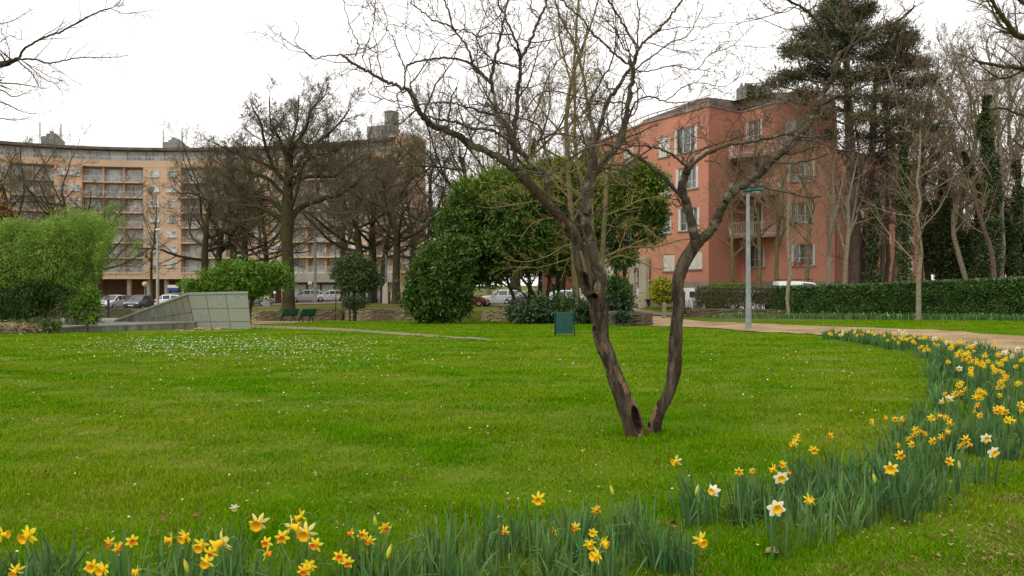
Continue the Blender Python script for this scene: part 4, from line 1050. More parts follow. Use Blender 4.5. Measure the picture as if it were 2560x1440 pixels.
def bare_tree_mesh(seed, H, kind):
    rg = np.random.default_rng(seed); tr = MB(); br = MB()
    if kind == 'oak':
        th = H * .42; r = H * .026
        tp = sm([(0, 0, -.3), (rg.normal(0, .1), 0, th * .5), (rg.normal(0, .25), rg.normal(0, .2), th), (rg.normal(0, .5), rg.normal(0, .5), H * .72)], 12)
        tr.tube(tp, np.array([1.5, 1.15, 1, .95, .92, .9, .88, .8, .6, .5, .4, .3]) * r * .9, 10)
        A, AR = spawn(rg, tp[None, 4:], (np.linspace(.9, .35, 8) * r)[None], 11, .15, 1, 58, 15, .95, 10, .14, .11, .50, .02, .35, minlen=H * .46)
        lv = [(8, 48, 14, .52, 7, .16, .07, .55), (7, 45, 15, .52, 6, .18, .06, .5), (5, 42, 15, .52, 5, .2, .05, .5), (3, 40, 15, .6, 3, .2, .05, .5)]
    elif kind == 'slim':
        r = H * .0115
        tp = sm([(0, 0, -.3), (rg.normal(0, .3), rg.normal(0, .3), H * .35), (rg.normal(0, .6), rg.normal(0, .5), H * .7), (rg.normal(0, .8), rg.normal(0, .6), H)], 14, .05, rg)
        tr.tube(tp, np.linspace(1.2, .2, 14) * r, 8)
        A, AR = spawn(rg, tp[None, 4:], (np.linspace(.85, .2, 10) * r)[None], 17, 0, 1, 42, 12, .42, 7, .10, .10, .55, .015, .3)
        lv = [(8, 42, 14, .5, 6, .14, .06, .55), (6, 42, 15, .52, 5, .16, .03, .5), (4, 40, 15, .5, 4, .2, .03, .5)]
    elif kind == 'fork':
        r = H * .0095
        tp = sm([(0, 0, -.3), (.1, 0, H * .2), (.3, .1, H * .35), (.2, .2, H * .5)], 9)
        tr.tube(tp, np.linspace(1.2, .75, 9) * r, 8)
        A, AR = spawn(rg, tp[None, 2:], (np.linspace(1, .8, 7) * r)[None], 6, .15, 1, 24, 8, 1.5, 9, .09, .09, .65, .02, .3)
        lv = [(8, 42, 14, .42, 6, .14, .06, .5), (6, 42, 15, .5, 5, .16, .04, .5), (5, 40, 15, .5, 4, .2, .03, .5)]
    else:       # sapling
        r = H * .0135
        tp = sm([(0, 0, -.2), (.03, 0, H * .3), (.0, .05, H * .6), (.1, 0, H)], 14, .03, rg)
        tr.tube(tp, np.linspace(1.1, .25, 14) * r, 8)
        A, AR = spawn(rg, tp[None, 4:], (np.linspace(.85, .2, 10) * r)[None], 13, 0, 1, 48, 10, .45, 7, .10, .06, .45, .012, .3)
        lv = [(6, 40, 14, .5, 5, .14, .03, .55), (4, 40, 15, .5, 4, .16, .02, .6)]
    tr.tubes(A, AR, 6)
    for n, an, sd_, ra, K, wg, up_, rr_ in lv:
        A, AR = spawn(rg, A, AR, n, .18, 1, an, sd_, ra, K, wg, up_, rr_, .011 if kind != 'sapling' else .007, .35)
        br.tubes(A, AR, 4 if K > 6 else 3)
    return tr, br
TREES = {}
def tree(kind, var, px, Y, H, label, barks=('oak_bark', 'oak_twig'), name='bare_tree', rz=0, group=None, cat='tree', base_=None, lean=(0, 0)):
    key = (kind, var, barks)
    HB = dict(oak=18, slim=18, fork=16, sapling=8)[kind]
    p = on(px, Y) if base_ is None else base_
    if key not in TREES:
        tr, br = bare_tree_mesh(var * 11 + len(kind), HB, kind)
        root = empty(name, p, R(rz), H / HB, label, cat, group)
        tr.build('trunk', barks[0], root, smooth=True); br.build('crown', barks[1], root)
        TREES[key] = root
    else:
        root = dup(TREES[key], p, R(rz), H / HB, label=label)
        if group: root['group'] = group
        elif 'group' in root.keys(): del root['group']
        root.name = name
    root.location = p
    root.rotation_euler = (R(lean[0]), R(lean[1]), R(rz))
    return root

# the big oak traced from the photograph
YO = 63.0
def traced(paths, Y, rg, dy=3.0, scale=None):
    out = []
    for pth, w0, w1 in paths:
        n = len(pth); off = rg.uniform(-dy, dy); pp = np.array([P(a_, b_, Y + off * (i / (n - 1)) ** 1.2) for i, (a_, b_) in enumerate(pth)])
        k = max(10, n * 4); q = smooth_pl(pp, k); 
        sgm = np.linalg.norm(pp[-1] - pp[0]); q[1:-1] += rg.normal(0, .006 * sgm, (k - 2, 3)) * .5
        r = np.linspace(w0 * 1.2, w1 * 1.0, k) / 2 / F * Y
        out.append((q, r))
    return out
def z2(l): return [(560 + a_ / 2.057, 150 + b_ / 2.057) for a_, b_ in l]
rg = np.random.default_rng(11)
oak = empty('oak_tree', on(720, YO), label='big bare oak with a thick straight trunk and wide crown behind the two green benches', cat='tree')
ol = np.array(oak.location)
tp = np.array([P(720, 779, YO), P(721, 765, YO), P(721, 720, YO), P(720, 660, YO), P(717, 600, YO), P(719, 560, YO), P(718, 520, YO), P(722, 450, YO + .5), P(724, 380, YO + .5)])
wpx = np.array([44, 34, 29, 28, 28, 34, 30, 22, 16]) / 2 / F * YO
tr = MB(); q = smooth_pl(tp, 36); rr_ = np.interp(np.linspace(0, 8, 36), np.arange(9), wpx) * (1 + rg.normal(0, .03, 36)); tr.tube(q - ol, rr_, 14)
limbs = [(z2([(325, 840), (250, 790), (160, 745), (100, 700), (60, 620), (20, 560)]), 15, 4), (z2([(312, 790), (230, 715), (130, 690), (60, 640), (-40, 560)]), 11, 3),
         (z2([(335, 830), (390, 760), (500, 715), (600, 690), (690, 630), (770, 560), (860, 535)]), 14, 3), (z2([(325, 740), (333, 600), (342, 450), (372, 330), (385, 180)]), 13, 3),
         (z2([(328, 640), (262, 560), (215, 450), (190, 330), (140, 230)]), 11, 3), (z2([(332, 620), (390, 520), (470, 430), (550, 370), (620, 290), (655, 240)]), 11, 3),
         (z2([(335, 580), (300, 430), (240, 320), (235, 190)]), 9, 3), (z2([(348, 640), (440, 600), (560, 600), (640, 540), (740, 480)]), 9, 3),
         (z2([(318, 700), (210, 600), (90, 570), (-10, 545), (-90, 480)]), 9, 3), (z2([(340, 460), (420, 350), (450, 260), (520, 180)]), 7, 2), (z2([(320, 700), (370, 620), (420, 520), (560, 470), (640, 420)]), 8, 2),
         (z2([(322, 800), (370, 700), (400, 560), (460, 470)]), 8, 2), (z2([(260, 560), (170, 520), (60, 480), (-60, 420)]), 7, 2)]
lm = traced(limbs, YO, rg, 5)
K0 = 24; LP = []; LR = []
for pth, r in lm:
    pth = resample(pth, K0); r = np.interp(np.linspace(0, 1, K0), np.linspace(0, 1, len(r)), r); LP.append(pth - ol); LR.append(r)
LP = np.array(LP); LR = np.array(LR); tr.tubes(LP, LR, 8)
tr.build('trunk', 'oak_bark', oak, smooth=True)
br = MB(); A, AR = spawn(rg, LP, LR, 16, .15, 1, 50, 15, .42, 8, .17, .08, .45, .018, .35)
br.tubes(A, AR, 5)
for n, ra, K in ((8, .52, 6), (7, .52, 5), (4, .55, 4)):
    A, AR = spawn(rg, A, AR, n, .15, 1, 45, 15, ra, K, .2, .06, .5, .011, .4); br.tubes(A, AR, 3)
br.build('crown', 'oak_twig', oak)

OB = ('oak_bark', 'oak_twig'); MBK = ('moss_bark', 'moss_twig'); GB = ('grey_bark', 'wood_twig')
GL = 'bare oaks in front of the apartment building'
tree('oak', 1, 45, 88, 19, 'bare oak at the far left edge, behind the bamboo', OB, 'oak_tree', 10, GL)
tree('oak', 2, 175, 90, 17.5, 'broad bare oak over the bamboo, second oak from the left edge', OB, 'oak_tree', 80, GL)
tree('oak', 3, -70, 92, 20, 'bare oak partly cut off by the left edge of the picture', OB, 'oak_tree', 200, GL)
tree('slim', 1, 384, 88, 12.5, 'thin crooked bare tree beside the tall cream lamp post at the left', OB, 'bare_tree', 30)
tree('oak', 2, 512, 92, 18.5, 'bare oak behind the bright green shrub, leftmost of its trunks', OB, 'oak_tree', 150, GL)
tree('oak', 1, 548, 96, 18, 'bare oak trunk second from the left above the bright green shrub', OB, 'oak_tree', 220, GL)
tree('oak', 3, 585, 93, 18, 'bare oak trunk third from the left above the bright green shrub', OB, 'oak_tree', 40, GL)
tree('oak', 2, 614, 97, 18, 'bare oak trunk between the bright green shrub and the big oak', OB, 'oak_tree', 300, GL)
tree('oak', 3, 664, 100, 16, 'thin bare oak close behind the big oak on its left', OB, 'oak_tree', 120, GL)
tree('oak', 1, 902, 84, 18, 'bare oak with the left one of two close trunks right of the small yew', OB, 'oak_tree', 300, GL)
tree('oak', 3, 931, 86, 19, 'bare oak with the right one of two close trunks right of the small yew', OB, 'oak_tree', 250, GL)
tree('oak', 2, 990, 80, 17, 'bare oak with a knobbly trunk just right of the cream standing stone', OB, 'oak_tree', 20, GL)
tree('oak', 1, 1068, 92, 20, 'bare oak rising left behind the evergreen shrubs', OB, 'oak_tree', 100)
tree('oak', 3, 860, 98, 17, 'bare oak behind the small yew', OB, 'oak_tree', 10, GL)
for px, Y, H, v, rz, lab in ((250, 104, 16, 3, 77, 'bare oak close before the building right of the bamboo crown'), (960, 100, 18, 1, 140, 'bare oak close before the building behind the cream standing stone'), (1030, 104, 19, 2, 60, 'bare oak hiding the right hand end of the apartment building')):
    tree('oak', v, px, Y, H, lab, OB, 'oak_tree', rz, GL)
GC = 'tall bare trees behind the evergreen shrubs'
tree('oak', 2, 1170, 84, 21, 'bare spreading tree above the left half of the evergreen crown', OB, 'bare_tree', 70, GC)
tree('oak', 1, 1290, 80, 23, 'bare spreading tree with a thick trunk above the middle of the evergreen crown', OB, 'bare_tree', 170, GC)
tree('oak', 3, 1400, 84, 21, 'bare spreading tree behind the forked limb of the old tree', OB, 'bare_tree', 260, GC)
tree('slim', 2, 1225, 76, 20, 'slender bare tree above the left half of the evergreen crown', GB, 'bare_tree', 10, GC)
tree('slim', 3, 1345, 78, 21, 'slender bare tree above the middle of the evergreen crown', GB, 'bare_tree', 50, GC)
# tall mossy tree just behind the old tree
tree('slim', 4, 1446, 50, 18.5, 'straight slender tree rising left behind the old lawn tree', MBK, 'bare_tree', 90)
# trees near the pink building
tree('slim', 1, 1895, 57.5, 13.5, 'fine twiggy bare tree in front of the balconies of the pink building', ('moss_bark', 'wood_twig'), 'bare_tree', 200)
tree('fork', 2, 2062, 51.5, 13, 'mossy tree with two bowed trunks before the right end of the pink building', ('grey_bark', 'wood_twig'), 'bare_tree', 150, lean=(0, -7))
tree('slim', 2, 1830, 58, 12, 'thin bare tree just left of the park lamp against the pink building', ('moss_bark', 'wood_twig'), 'bare_tree', 20)
tree('sapling', 1, 1971, 47.5, 9.5, 'thin young tree left of the laurel hedge beside the park lamp', ('grey_bark', 'wood_twig'), 'young_tree', 20)
tree('sapling', 2, 2296, 39, 9.2, 'young tree with a pale trunk in front of the middle of the laurel hedge', ('grey_bark', 'wood_twig'), 'young_tree', 100, lean=(0, -1.5))
tree('slim', 3, 1945, 56.5, 13, 'twiggy bare tree before the corner right of the balconies', ('moss_bark', 'wood_twig'), 'bare_tree', 120)
tree('slim', 4, 2010, 55.8, 14.5, 'twiggy bare tree before the rightmost windows of the pink building', ('moss_bark', 'wood_twig'), 'bare_tree', 220)
GR = 'tall bare trees beyond the laurel hedge'
rt = [('fork', 1, 2108, 56, 16, 'multi stemmed bare tree just left of the tall pine trunk', 0), ('fork', 2, 2170, 58, 17, 'bare tree close right of the tall pine trunk', 60),
      ('slim', 3, 2192, 62, 17, 'bare tree above the ivy clad trunk left of the pale young tree', 0), ('slim', 1, 2232, 60, 17.5, 'brown trunked bare tree before the pink wing', 100),
      ('slim', 2, 2262, 58, 18, 'bare tree with a dark ivy trunk just left of the pale young tree', 200), ('slim', 4, 2325, 62, 19, 'bare tree just right of the pale young tree', 20),
      ('slim', 1, 2362, 60, 18, 'bare tree left of the dark yew bushes', 260), ('slim', 3, 2405, 64, 20, 'bare tree above the dark yew bushes', 140), ('slim', 2, 2440, 58, 17, 'bare tree leaning left over the yew bushes', 300),
      ('slim', 4, 2500, 56, 19, 'tall ivy covered tree near the right edge', 170), ('slim', 3, 2545, 60, 19, 'bare tree at the right edge beyond the hedge', 10), ('slim', 1, 2600, 57, 18, 'bare tree cut off by the right edge beyond the hedge', 10),
      ('slim', 1, 2140, 64, 16, 'slender bare tree directly behind the pine trunk', 50), ('slim', 4, 2215, 66, 17, 'slender bare tree before the middle of the pink wing', 150), ('slim', 2, 2300, 68, 18, 'slender bare tree before the end of the pink wing', 10), ('slim', 3, 2345, 72, 19, 'slender bare tree just behind the yew bushes', 310), ('slim', 1, 2420, 74, 20, 'slender bare tree rising from the middle of the yew bushes', 210), ('slim', 4, 2570, 70, 20, 'slender bare tree at the right edge behind the ivy trunks', 80),
      ('slim', 2, 2380, 80, 20, 'distant bare tree seen over the yew bushes', 40), ('slim', 4, 2480, 80, 21, 'distant bare tree behind the ivy covered tree', 240), ('slim', 3, 2290, 84, 20, 'distant bare tree behind the pink wing roof', 240), ('slim', 1, 2640, 66, 20, 'bare tree outside the right edge', 90)]
for kd, v, px, Y, H, lab, rz in rt: tree(kd, v, px, Y, H, lab, GB, 'bare_tree', rz, GR, lean=(0, -6 if px == 2440 else random.Random(px).uniform(-2, 2)))
tree('oak', 2, 1650, 100, 19, 'bare tree rising behind the roof of the pink building', OB, 'bare_tree', 99)
tree('oak', 1, 2500, 110, 20, 'distant bare oak far behind the hedge at the right', OB, 'oak_tree', 20)
tree('oak', 3, 2360, 105, 19, 'distant bare oak behind the yew bushes', OB, 'oak_tree', 220)

# ------------------------------------------------------------------ foliage
def leaf_quads(rg, C, size, aspect=.4, up=.0, outw=None, droop=0.0, fold=False):
    n = len(C); size = np.broadcast_to(size, (n,)) * rg.uniform(.65, 1.25, n)
    d = rg.normal(0, 1, (n, 3))
    if outw is not None: d = d * .7 + outw * 1.0
    d[:, 2] += up - droop; d /= np.linalg.norm(d, axis=1, keepdims=True)
    w_ = np.cross(d, rg.normal(0, 1, (n, 3))); w_ /= np.linalg.norm(w_, axis=1, keepdims=True)
    if outw is not None:          # blades face outwards and up
        nrm = rg.normal(0, .6, (n, 3)) + outw + np.array((0, 0, .6)); w2 = np.cross(d, nrm); w_ = w2 / (np.linalg.norm(w2, axis=1, keepdims=True) + 1e-6)
    s_ = size[:, None]
    a_ = C; b_ = C + d * s_ * .45 + w_ * s_ * aspect * .5; c_ = C + d * s_; e_ = C + d * s_ * .45 - w_ * s_ * aspect * .5
    V = np.stack([a_, b_, c_, e_], 1).reshape(-1, 3)
    return V, np.arange(4 * n).reshape(n, 4)
def snoise(p, s, seed=0):
    r = np.random.default_rng(seed + 99); v = 0
    for k in range(7):
        w_ = r.normal(0, 1, 3) * s * (1 + .5 * k); v = v + np.sin(p @ w_ + r.random() * 6.28) / (1 + .35 * k)
    return v / 3.0
def cloud(rg, ells, n, shell=.6, lump=.18, ls=.9, gap=None, gs=1.6, zmin=None):
    ells = [(np.array(c, float), np.array(r, float)) for c, r in ells]
    wts = np.array([np.prod(r) ** (2 / 3) for _, r in ells]); wts /= wts.sum()
    pick = rg.choice(len(ells), n, p=wts)
    c = np.array([e_[0] for e_ in ells])[pick]; r = np.array([e_[1] for e_ in ells])[pick]
    d = rg.normal(0, 1, (n, 3)); d /= np.linalg.norm(d, axis=1, keepdims=True)
    k = shell + (1 - shell) * rg.random(n) ** .6
    k = k * (1 + lump * snoise(c + d * r, ls, 1) + .5 * lump * snoise(c + d * r, ls * 3, 2))
    p = c + d * r * k[:, None]; out = d / r; out /= np.linalg.norm(out, axis=1, keepdims=True)
    m = np.ones(n, bool)
    if gap is not None: m &= snoise(p, gs, 5) > gap
    if zmin is not None: m &= p[:, 2] > zmin
    return p[m], out[m]
def shrub(name, label, cat, ells, n, size, mats_, base_, aspect=.4, stems=None, group=None, core=True, shell=.6, lump=.18, ls=.9, gap=None, gs=1.6, droop=0, split=None, zmin=None, seed=1, stem_mat='oak_bark', topz=None, outward=True, core_scale=.62):
    rg = np.random.default_rng(seed); b0 = np.array(base_, float); root = empty(name, b0, label=label, cat=cat, group=group)
    ells = [(c__, np.maximum(np.array(r__, float) - size * .95, np.array(r__, float) * .55)) for c__, r__ in ells]
    ns_ = n // 8; p, o_ = cloud(rg, ells, ns_, shell, lump, ls, gap, gs, zmin); ns_ = len(p)
    dr = o_ * .9 + rg.normal(0, .55, (ns_, 3)) + np.array((0, 0, .25)); dr /= np.linalg.norm(dr, axis=1, keepdims=True)
    sl2 = size * rg.uniform(.6, 2.6, ns_) * (1 + (rg.random(ns_) < .08) * 1.3); j_ = np.tile(np.arange(8) / 8, ns_)
    p = np.repeat(p, 8, 0) + np.repeat(dr * sl2[:, None], 8, 0) * j_[:, None] + rg.normal(0, size * .12, (ns_ * 8, 3)); o_ = np.repeat(dr, 8, 0) * .8 + rg.normal(0, .45, (ns_ * 8, 3)); o_ /= np.linalg.norm(o_, axis=1, keepdims=True)
    V, f = leaf_quads(rg, p, size, aspect, outw=o_ if outward else None, droop=droop)
    mi = np.zeros(len(f), int)
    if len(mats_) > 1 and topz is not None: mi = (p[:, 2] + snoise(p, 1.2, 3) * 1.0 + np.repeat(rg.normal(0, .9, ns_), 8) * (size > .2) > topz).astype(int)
    mb_ = MB().add(V - b0, f, mi); mb_.build('foliage', mats_, root)
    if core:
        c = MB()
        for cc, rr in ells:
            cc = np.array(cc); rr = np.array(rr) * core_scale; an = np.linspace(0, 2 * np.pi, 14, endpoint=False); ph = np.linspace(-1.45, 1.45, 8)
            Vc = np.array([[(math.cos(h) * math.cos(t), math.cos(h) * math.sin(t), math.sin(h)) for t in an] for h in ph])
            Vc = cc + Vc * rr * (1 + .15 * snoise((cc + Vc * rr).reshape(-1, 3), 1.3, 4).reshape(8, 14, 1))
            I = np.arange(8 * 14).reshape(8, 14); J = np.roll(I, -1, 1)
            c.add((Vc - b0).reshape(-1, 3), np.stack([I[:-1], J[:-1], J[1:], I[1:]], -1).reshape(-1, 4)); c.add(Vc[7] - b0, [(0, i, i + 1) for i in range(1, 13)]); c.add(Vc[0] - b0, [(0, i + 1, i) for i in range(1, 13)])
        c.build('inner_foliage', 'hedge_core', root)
    if stems:
        for q, r in stems:
            q = smooth_pl(np.array(q, float), max(6, len(q) * 4)) - b0; MB().tube(q, np.linspace(r, r * .55, len(q)), 7).build('stem', stem_mat, root, smooth=True)
    return root
def E(px, py, Y, rx, rz, ry=None):      # ellipsoid from photo centre and half sizes in photo pixels
    s_ = Y / F; return (P(px, py, Y), np.array((rx * s_, (ry or rx) * s_, rz * s_)))

YE = 50.0
# the round laurel bush in front
YR = 49.0
gB = on(1090, YR)
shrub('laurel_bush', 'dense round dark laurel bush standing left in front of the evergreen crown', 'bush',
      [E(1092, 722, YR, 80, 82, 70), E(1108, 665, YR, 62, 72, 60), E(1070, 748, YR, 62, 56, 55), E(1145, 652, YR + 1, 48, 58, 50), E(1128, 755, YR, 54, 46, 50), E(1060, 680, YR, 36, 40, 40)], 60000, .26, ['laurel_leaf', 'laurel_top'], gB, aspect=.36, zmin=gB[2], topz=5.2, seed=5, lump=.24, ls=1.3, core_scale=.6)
# the big evergreen crown
def stem(px0, Y0, pts, r): return ([on(px0, Y0) - (0, 0, .2)] + [P(a_, b_, Y0 + (c_[0] if (c_ := c) else 0)) for a_, b_, *c in pts], r)
def st(px0, Y0, pts, r): return ([on(px0, Y0) - np.array((0, 0, .2))] + [P(a_, b_, Y0 + d_) for a_, b_, d_ in pts], r)
gC = on(1345, 53)
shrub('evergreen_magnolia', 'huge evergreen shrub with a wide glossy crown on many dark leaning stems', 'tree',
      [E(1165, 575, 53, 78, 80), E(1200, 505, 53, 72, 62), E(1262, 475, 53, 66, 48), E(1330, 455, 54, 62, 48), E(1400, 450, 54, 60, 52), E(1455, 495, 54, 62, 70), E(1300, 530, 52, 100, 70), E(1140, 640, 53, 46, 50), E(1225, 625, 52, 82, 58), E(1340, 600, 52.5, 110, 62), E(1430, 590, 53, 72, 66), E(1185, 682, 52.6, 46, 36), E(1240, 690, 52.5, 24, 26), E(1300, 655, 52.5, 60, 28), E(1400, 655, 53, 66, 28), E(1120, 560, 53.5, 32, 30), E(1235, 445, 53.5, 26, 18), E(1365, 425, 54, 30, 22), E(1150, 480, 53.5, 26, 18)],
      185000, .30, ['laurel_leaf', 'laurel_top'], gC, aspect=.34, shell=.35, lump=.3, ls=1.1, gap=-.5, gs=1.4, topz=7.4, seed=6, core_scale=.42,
      stems=[st(1330, 53, [(1325, 720, 0), (1318, 660, -.5), (1300, 600, 0)], .17), st(1345, 53.3, [(1350, 720, .3), (1352, 650, 0), (1355, 590, .5)], .16), st(1360, 53, [(1372, 715, 0), (1378, 650, -.4), (1385, 600, 0)], .14),
             st(1355, 52.8, [(1340, 745, 0), (1300, 690, 0), (1262, 650, 0)], .13), st(1300, 53, [(1285, 745, 0), (1268, 700, .3), (1262, 650, 0)], .14), st(1350, 52.6, [(1310, 735, 0), (1265, 715, 0), (1235, 690, 0)], .08),
             st(1390, 53.6, [(1396, 720, 0), (1398, 660, -.5), (1400, 600, 0)], .12), st(1425, 53.2, [(1440, 720, 0), (1448, 660, -.5), (1450, 600, 0)], .11), st(1372, 53, [(1392, 700, 0), (1404, 690, .1), (1420, 650, 0)], .07), st(1320, 53.5, [(1322, 730, .2), (1338, 690, 0), (1340, 640, 0)], .07),
             st(1408, 53.0, [(1412, 720, .2), (1415, 680, 0), (1422, 640, 0)], .05), st(1378, 52.8, [(1384, 720, .2), (1360, 680, 0), (1362, 640, 0)], .06)])
shrub('low_laurel', 'low dark laurel bushes at the feet of the evergreen stems behind the litter bin', 'bush',
      [E(1325, 790, 46.5, 40, 20), E(1372, 785, 47, 44, 28), E(1430, 782, 46, 42, 30), E(1462, 788, 44, 28, 26), E(1286, 785, 48, 22, 14), E(1350, 762, 47.5, 22, 22), E(1405, 762, 47, 26, 22)], 26000, .24, ['laurel_dark', 'laurel_leaf'], on(1380, 45.8), topz=.55, seed=8, aspect=.3)
YK = 52
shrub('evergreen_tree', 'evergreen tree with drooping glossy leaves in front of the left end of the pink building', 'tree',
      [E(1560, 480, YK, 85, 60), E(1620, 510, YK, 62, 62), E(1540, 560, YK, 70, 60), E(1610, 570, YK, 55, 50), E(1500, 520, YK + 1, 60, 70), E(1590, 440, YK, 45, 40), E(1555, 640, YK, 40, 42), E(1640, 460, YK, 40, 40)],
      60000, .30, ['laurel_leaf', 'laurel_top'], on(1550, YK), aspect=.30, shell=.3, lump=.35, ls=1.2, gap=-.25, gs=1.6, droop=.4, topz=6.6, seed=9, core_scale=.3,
      stems=[st(1538, YK, [(1536, 720, 0), (1538, 660, 0), (1530, 560, 0), (1540, 480, 0)], .15), st(1556, YK, [(1560, 720, 0), (1566, 640, 0), (1590, 560, 0), (1600, 480, 0)], .15)])
shrub('clipped_bush', 'dark bush around the feet of the evergreen tree behind the stone planter end', 'bush', [E(1540, 740, 44, 34, 45), E(1556, 755, 43.5, 22, 36), E(1520, 765, 43, 20, 28)], 14000, .22, ['laurel_dark', 'laurel_leaf'], on(1542, 43.3), topz=1.2, seed=10)
shrub('planter_shrub', 'small trailing shrub hanging over the end of the stone planter', 'bush', [E(1555, 795, 38.4, 24, 12, 14)], 2500, .12, ['laurel_dark'], hit(1555, 814) , seed=12, core=False)
# yellow green shrub by the entrance
g_ = on(1655, 63.5)
shrub('yellow_shrub', 'round yellow green shrub beside the steps of the pink building', 'bush', [E(1655, 722, 63.5, 28, 28, 28), E(1676, 732, 63.3, 20, 22, 20), E(1652, 742, 63.3, 27, 20, 22)], 14000, .16, ['yellow_leaf'], g_, seed=13, aspect=.5)
# bright green shrub behind the monument
g_ = on(600, 50)
shrub('bright_shrub', 'bright green spreading shrub rising behind the granite monument', 'bush',
      [E(515, 718, 50, 56, 20, 40), E(555, 695, 50, 58, 26, 40), E(620, 690, 50, 60, 30, 45), E(668, 700, 50, 44, 26, 40), E(600, 722, 50, 84, 26, 50), E(700, 678, 50, 30, 14), E(530, 730, 50, 56, 20, 40), E(648, 668, 50, 40, 16), E(590, 668, 50.5, 44, 16), E(715, 705, 50, 24, 12)], 46000, .20, ['laurel_leaf', 'bright_leaf'], g_, aspect=.36, shell=.2, lump=.45, ls=1.5, gap=-.45, gs=2, seed=14, core_scale=.35, topz=-9,
      stems=[st(622, 50, [(628, 760, 0), (645, 730, 0), (660, 700, 0)], .12), st(615, 50, [(612, 750, 0), (600, 720, 0), (570, 700, 0)], .1)])
# small yew
g_ = on(884, 60)
shrub('small_yew', 'small bushy yew with two bare stems before the white hatchback', 'tree', [E(900, 672, 60, 44, 34), E(860, 685, 60, 34, 34), E(890, 705, 60, 52, 26), E(925, 690, 60, 32, 30), E(880, 650, 60, 28, 20), E(940, 715, 60, 22, 12), E(845, 655, 60, 16, 12)], 24000, .26, ['small_yew'], g_, aspect=.25, shell=.2, lump=.35, gap=-.35, gs=2, seed=15, core=False,
      stems=[st(875, 60, [(873, 740, 0), (870, 700, 0), (868, 640, 0), (872, 590, 0)], .07), st(887, 60, [(886, 730, 0), (884, 690, 0)], .16), st(838, 60, [(840, 720, 0), (838, 650, 0), (842, 600, 0)], .04)])
shrub('ground_bush', 'low green bush at the foot of the small yew', 'bush', [E(878, 757, 58, 24, 12), E(900, 760, 58, 18, 8)], 3000, .2, ['small_yew'], on(880, 58), seed=16, aspect=.3, core=False)
# bamboo at the left
YM = 35.0
g_ = on(110, YM)
bam = empty('bamboo', g_, label='large feathery bamboo clump with light green tips at the left behind the lawn', cat='bamboo'); rg = np.random.default_rng(21)
p1, o1 = cloud(rg, [E(40, 700, YM, 130, 115, 120), E(150, 650, YM, 100, 95, 100), E(60, 640, YM + 1, 120, 70, 100), E(205, 620, YM, 62, 70, 60), E(-80, 700, YM, 120, 120, 120), E(190, 730, YM - .5, 42, 80, 50)], 120000, .5, .22, 1.2, -.9, 2.2, g_[2])
cl_ = rg.random(len(p1)) < .5
V, f = leaf_quads(rg, p1, .13, .22, outw=o1, droop=.45)
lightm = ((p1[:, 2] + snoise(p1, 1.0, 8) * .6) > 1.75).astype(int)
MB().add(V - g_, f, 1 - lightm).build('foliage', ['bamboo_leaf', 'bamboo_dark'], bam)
# arching plumes
pl = MB(); cn = MB(); pts = []
for i in range(170):
    bx = rg.uniform(-230, 250); by = YM + rg.uniform(-1.2, 1.6); b0 = np.array((X(bx * .9 + 10, by), by, g_[2]))
    topy = np.interp(bx, [-200, 0, 60, 200, 255], [560, 585, 575, 545, 600]) + rg.normal(0, 14); tx = bx + rg.normal(30 if bx > 100 else 10, 30)
    t_ = P(tx, topy, by + rg.normal(0, .4)); tip = t_ + np.array((rg.normal(.25, .35), rg.normal(0, .3), -rg.uniform(.05, .55)))
    q = smooth_pl(np.array([b0, b0 * .45 + t_ * .55 + (0, 0, .35), t_, tip]), 14); cn.tube(q - g_, np.linspace(.010, .002, 14), 4, cap=False)
    for k in range(44):
        s_ = rg.uniform(.42, 1); c = q[int(s_ * 13)] + rg.normal(0, .10, 3); pts.append(c)
pts = np.repeat(np.array(pts), 8, 0); pts = pts + rg.normal(0, .08, pts.shape)
V, f = leaf_quads(rg, pts, .15, .18, droop=.6); MB().add(V - g_, f).build('plumes', 'bamboo_leaf', bam); cn.build('canes', 'bamboo_cane', bam)
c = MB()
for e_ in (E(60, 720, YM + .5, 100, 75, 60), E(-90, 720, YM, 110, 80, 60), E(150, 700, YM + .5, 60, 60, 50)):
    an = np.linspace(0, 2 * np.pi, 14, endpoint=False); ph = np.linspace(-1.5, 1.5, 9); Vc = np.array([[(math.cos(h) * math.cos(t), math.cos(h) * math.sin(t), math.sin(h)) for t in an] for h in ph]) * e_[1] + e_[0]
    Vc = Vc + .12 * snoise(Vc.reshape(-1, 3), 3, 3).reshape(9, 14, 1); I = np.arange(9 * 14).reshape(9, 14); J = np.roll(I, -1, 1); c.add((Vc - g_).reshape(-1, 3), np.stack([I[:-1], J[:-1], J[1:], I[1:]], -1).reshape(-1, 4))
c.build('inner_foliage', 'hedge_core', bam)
shrub('trailing_shrub', 'low dull green shrub spilling over the left end of the granite platform', 'bush', [E(215, 770, 33, 32, 38, 26), E(225, 745, 33, 22, 30, 20), E(228, 795, 32.6, 24, 16, 18)], 9000, .13, ['small_yew', 'bright_leaf'], on(215, 33), aspect=.3, shell=.2, lump=.3, seed=23, topz=.1, core_scale=.5)
shrub('dry_shrub', 'dry brownish low plants in front of the bamboo', 'bush', [E(40, 822, 31.5, 70, 12, 20), E(115, 815, 31.8, 42, 17, 18), E(-40, 822, 31.5, 60, 12, 20)], 7000, .11, ['dry_leaf', 'small_yew'], hit(60, 832), aspect=.35, shell=.1, lump=.4, seed=24, core=False, topz=-.05)
shrub('orange_tree', 'rusty brown foliage rising behind the bamboo at the left edge', 'tree', [E(5, 560, 42, 45, 55), E(-50, 540, 42, 60, 80), E(20, 590, 42, 40, 35)], 12000, .2, ['orange_leaf'], on(-10, 42), shell=.2, seed=25, core=False, stems=[st(-10, 42, [(-8, 650, 0), (-5, 560, 0)], .12)])

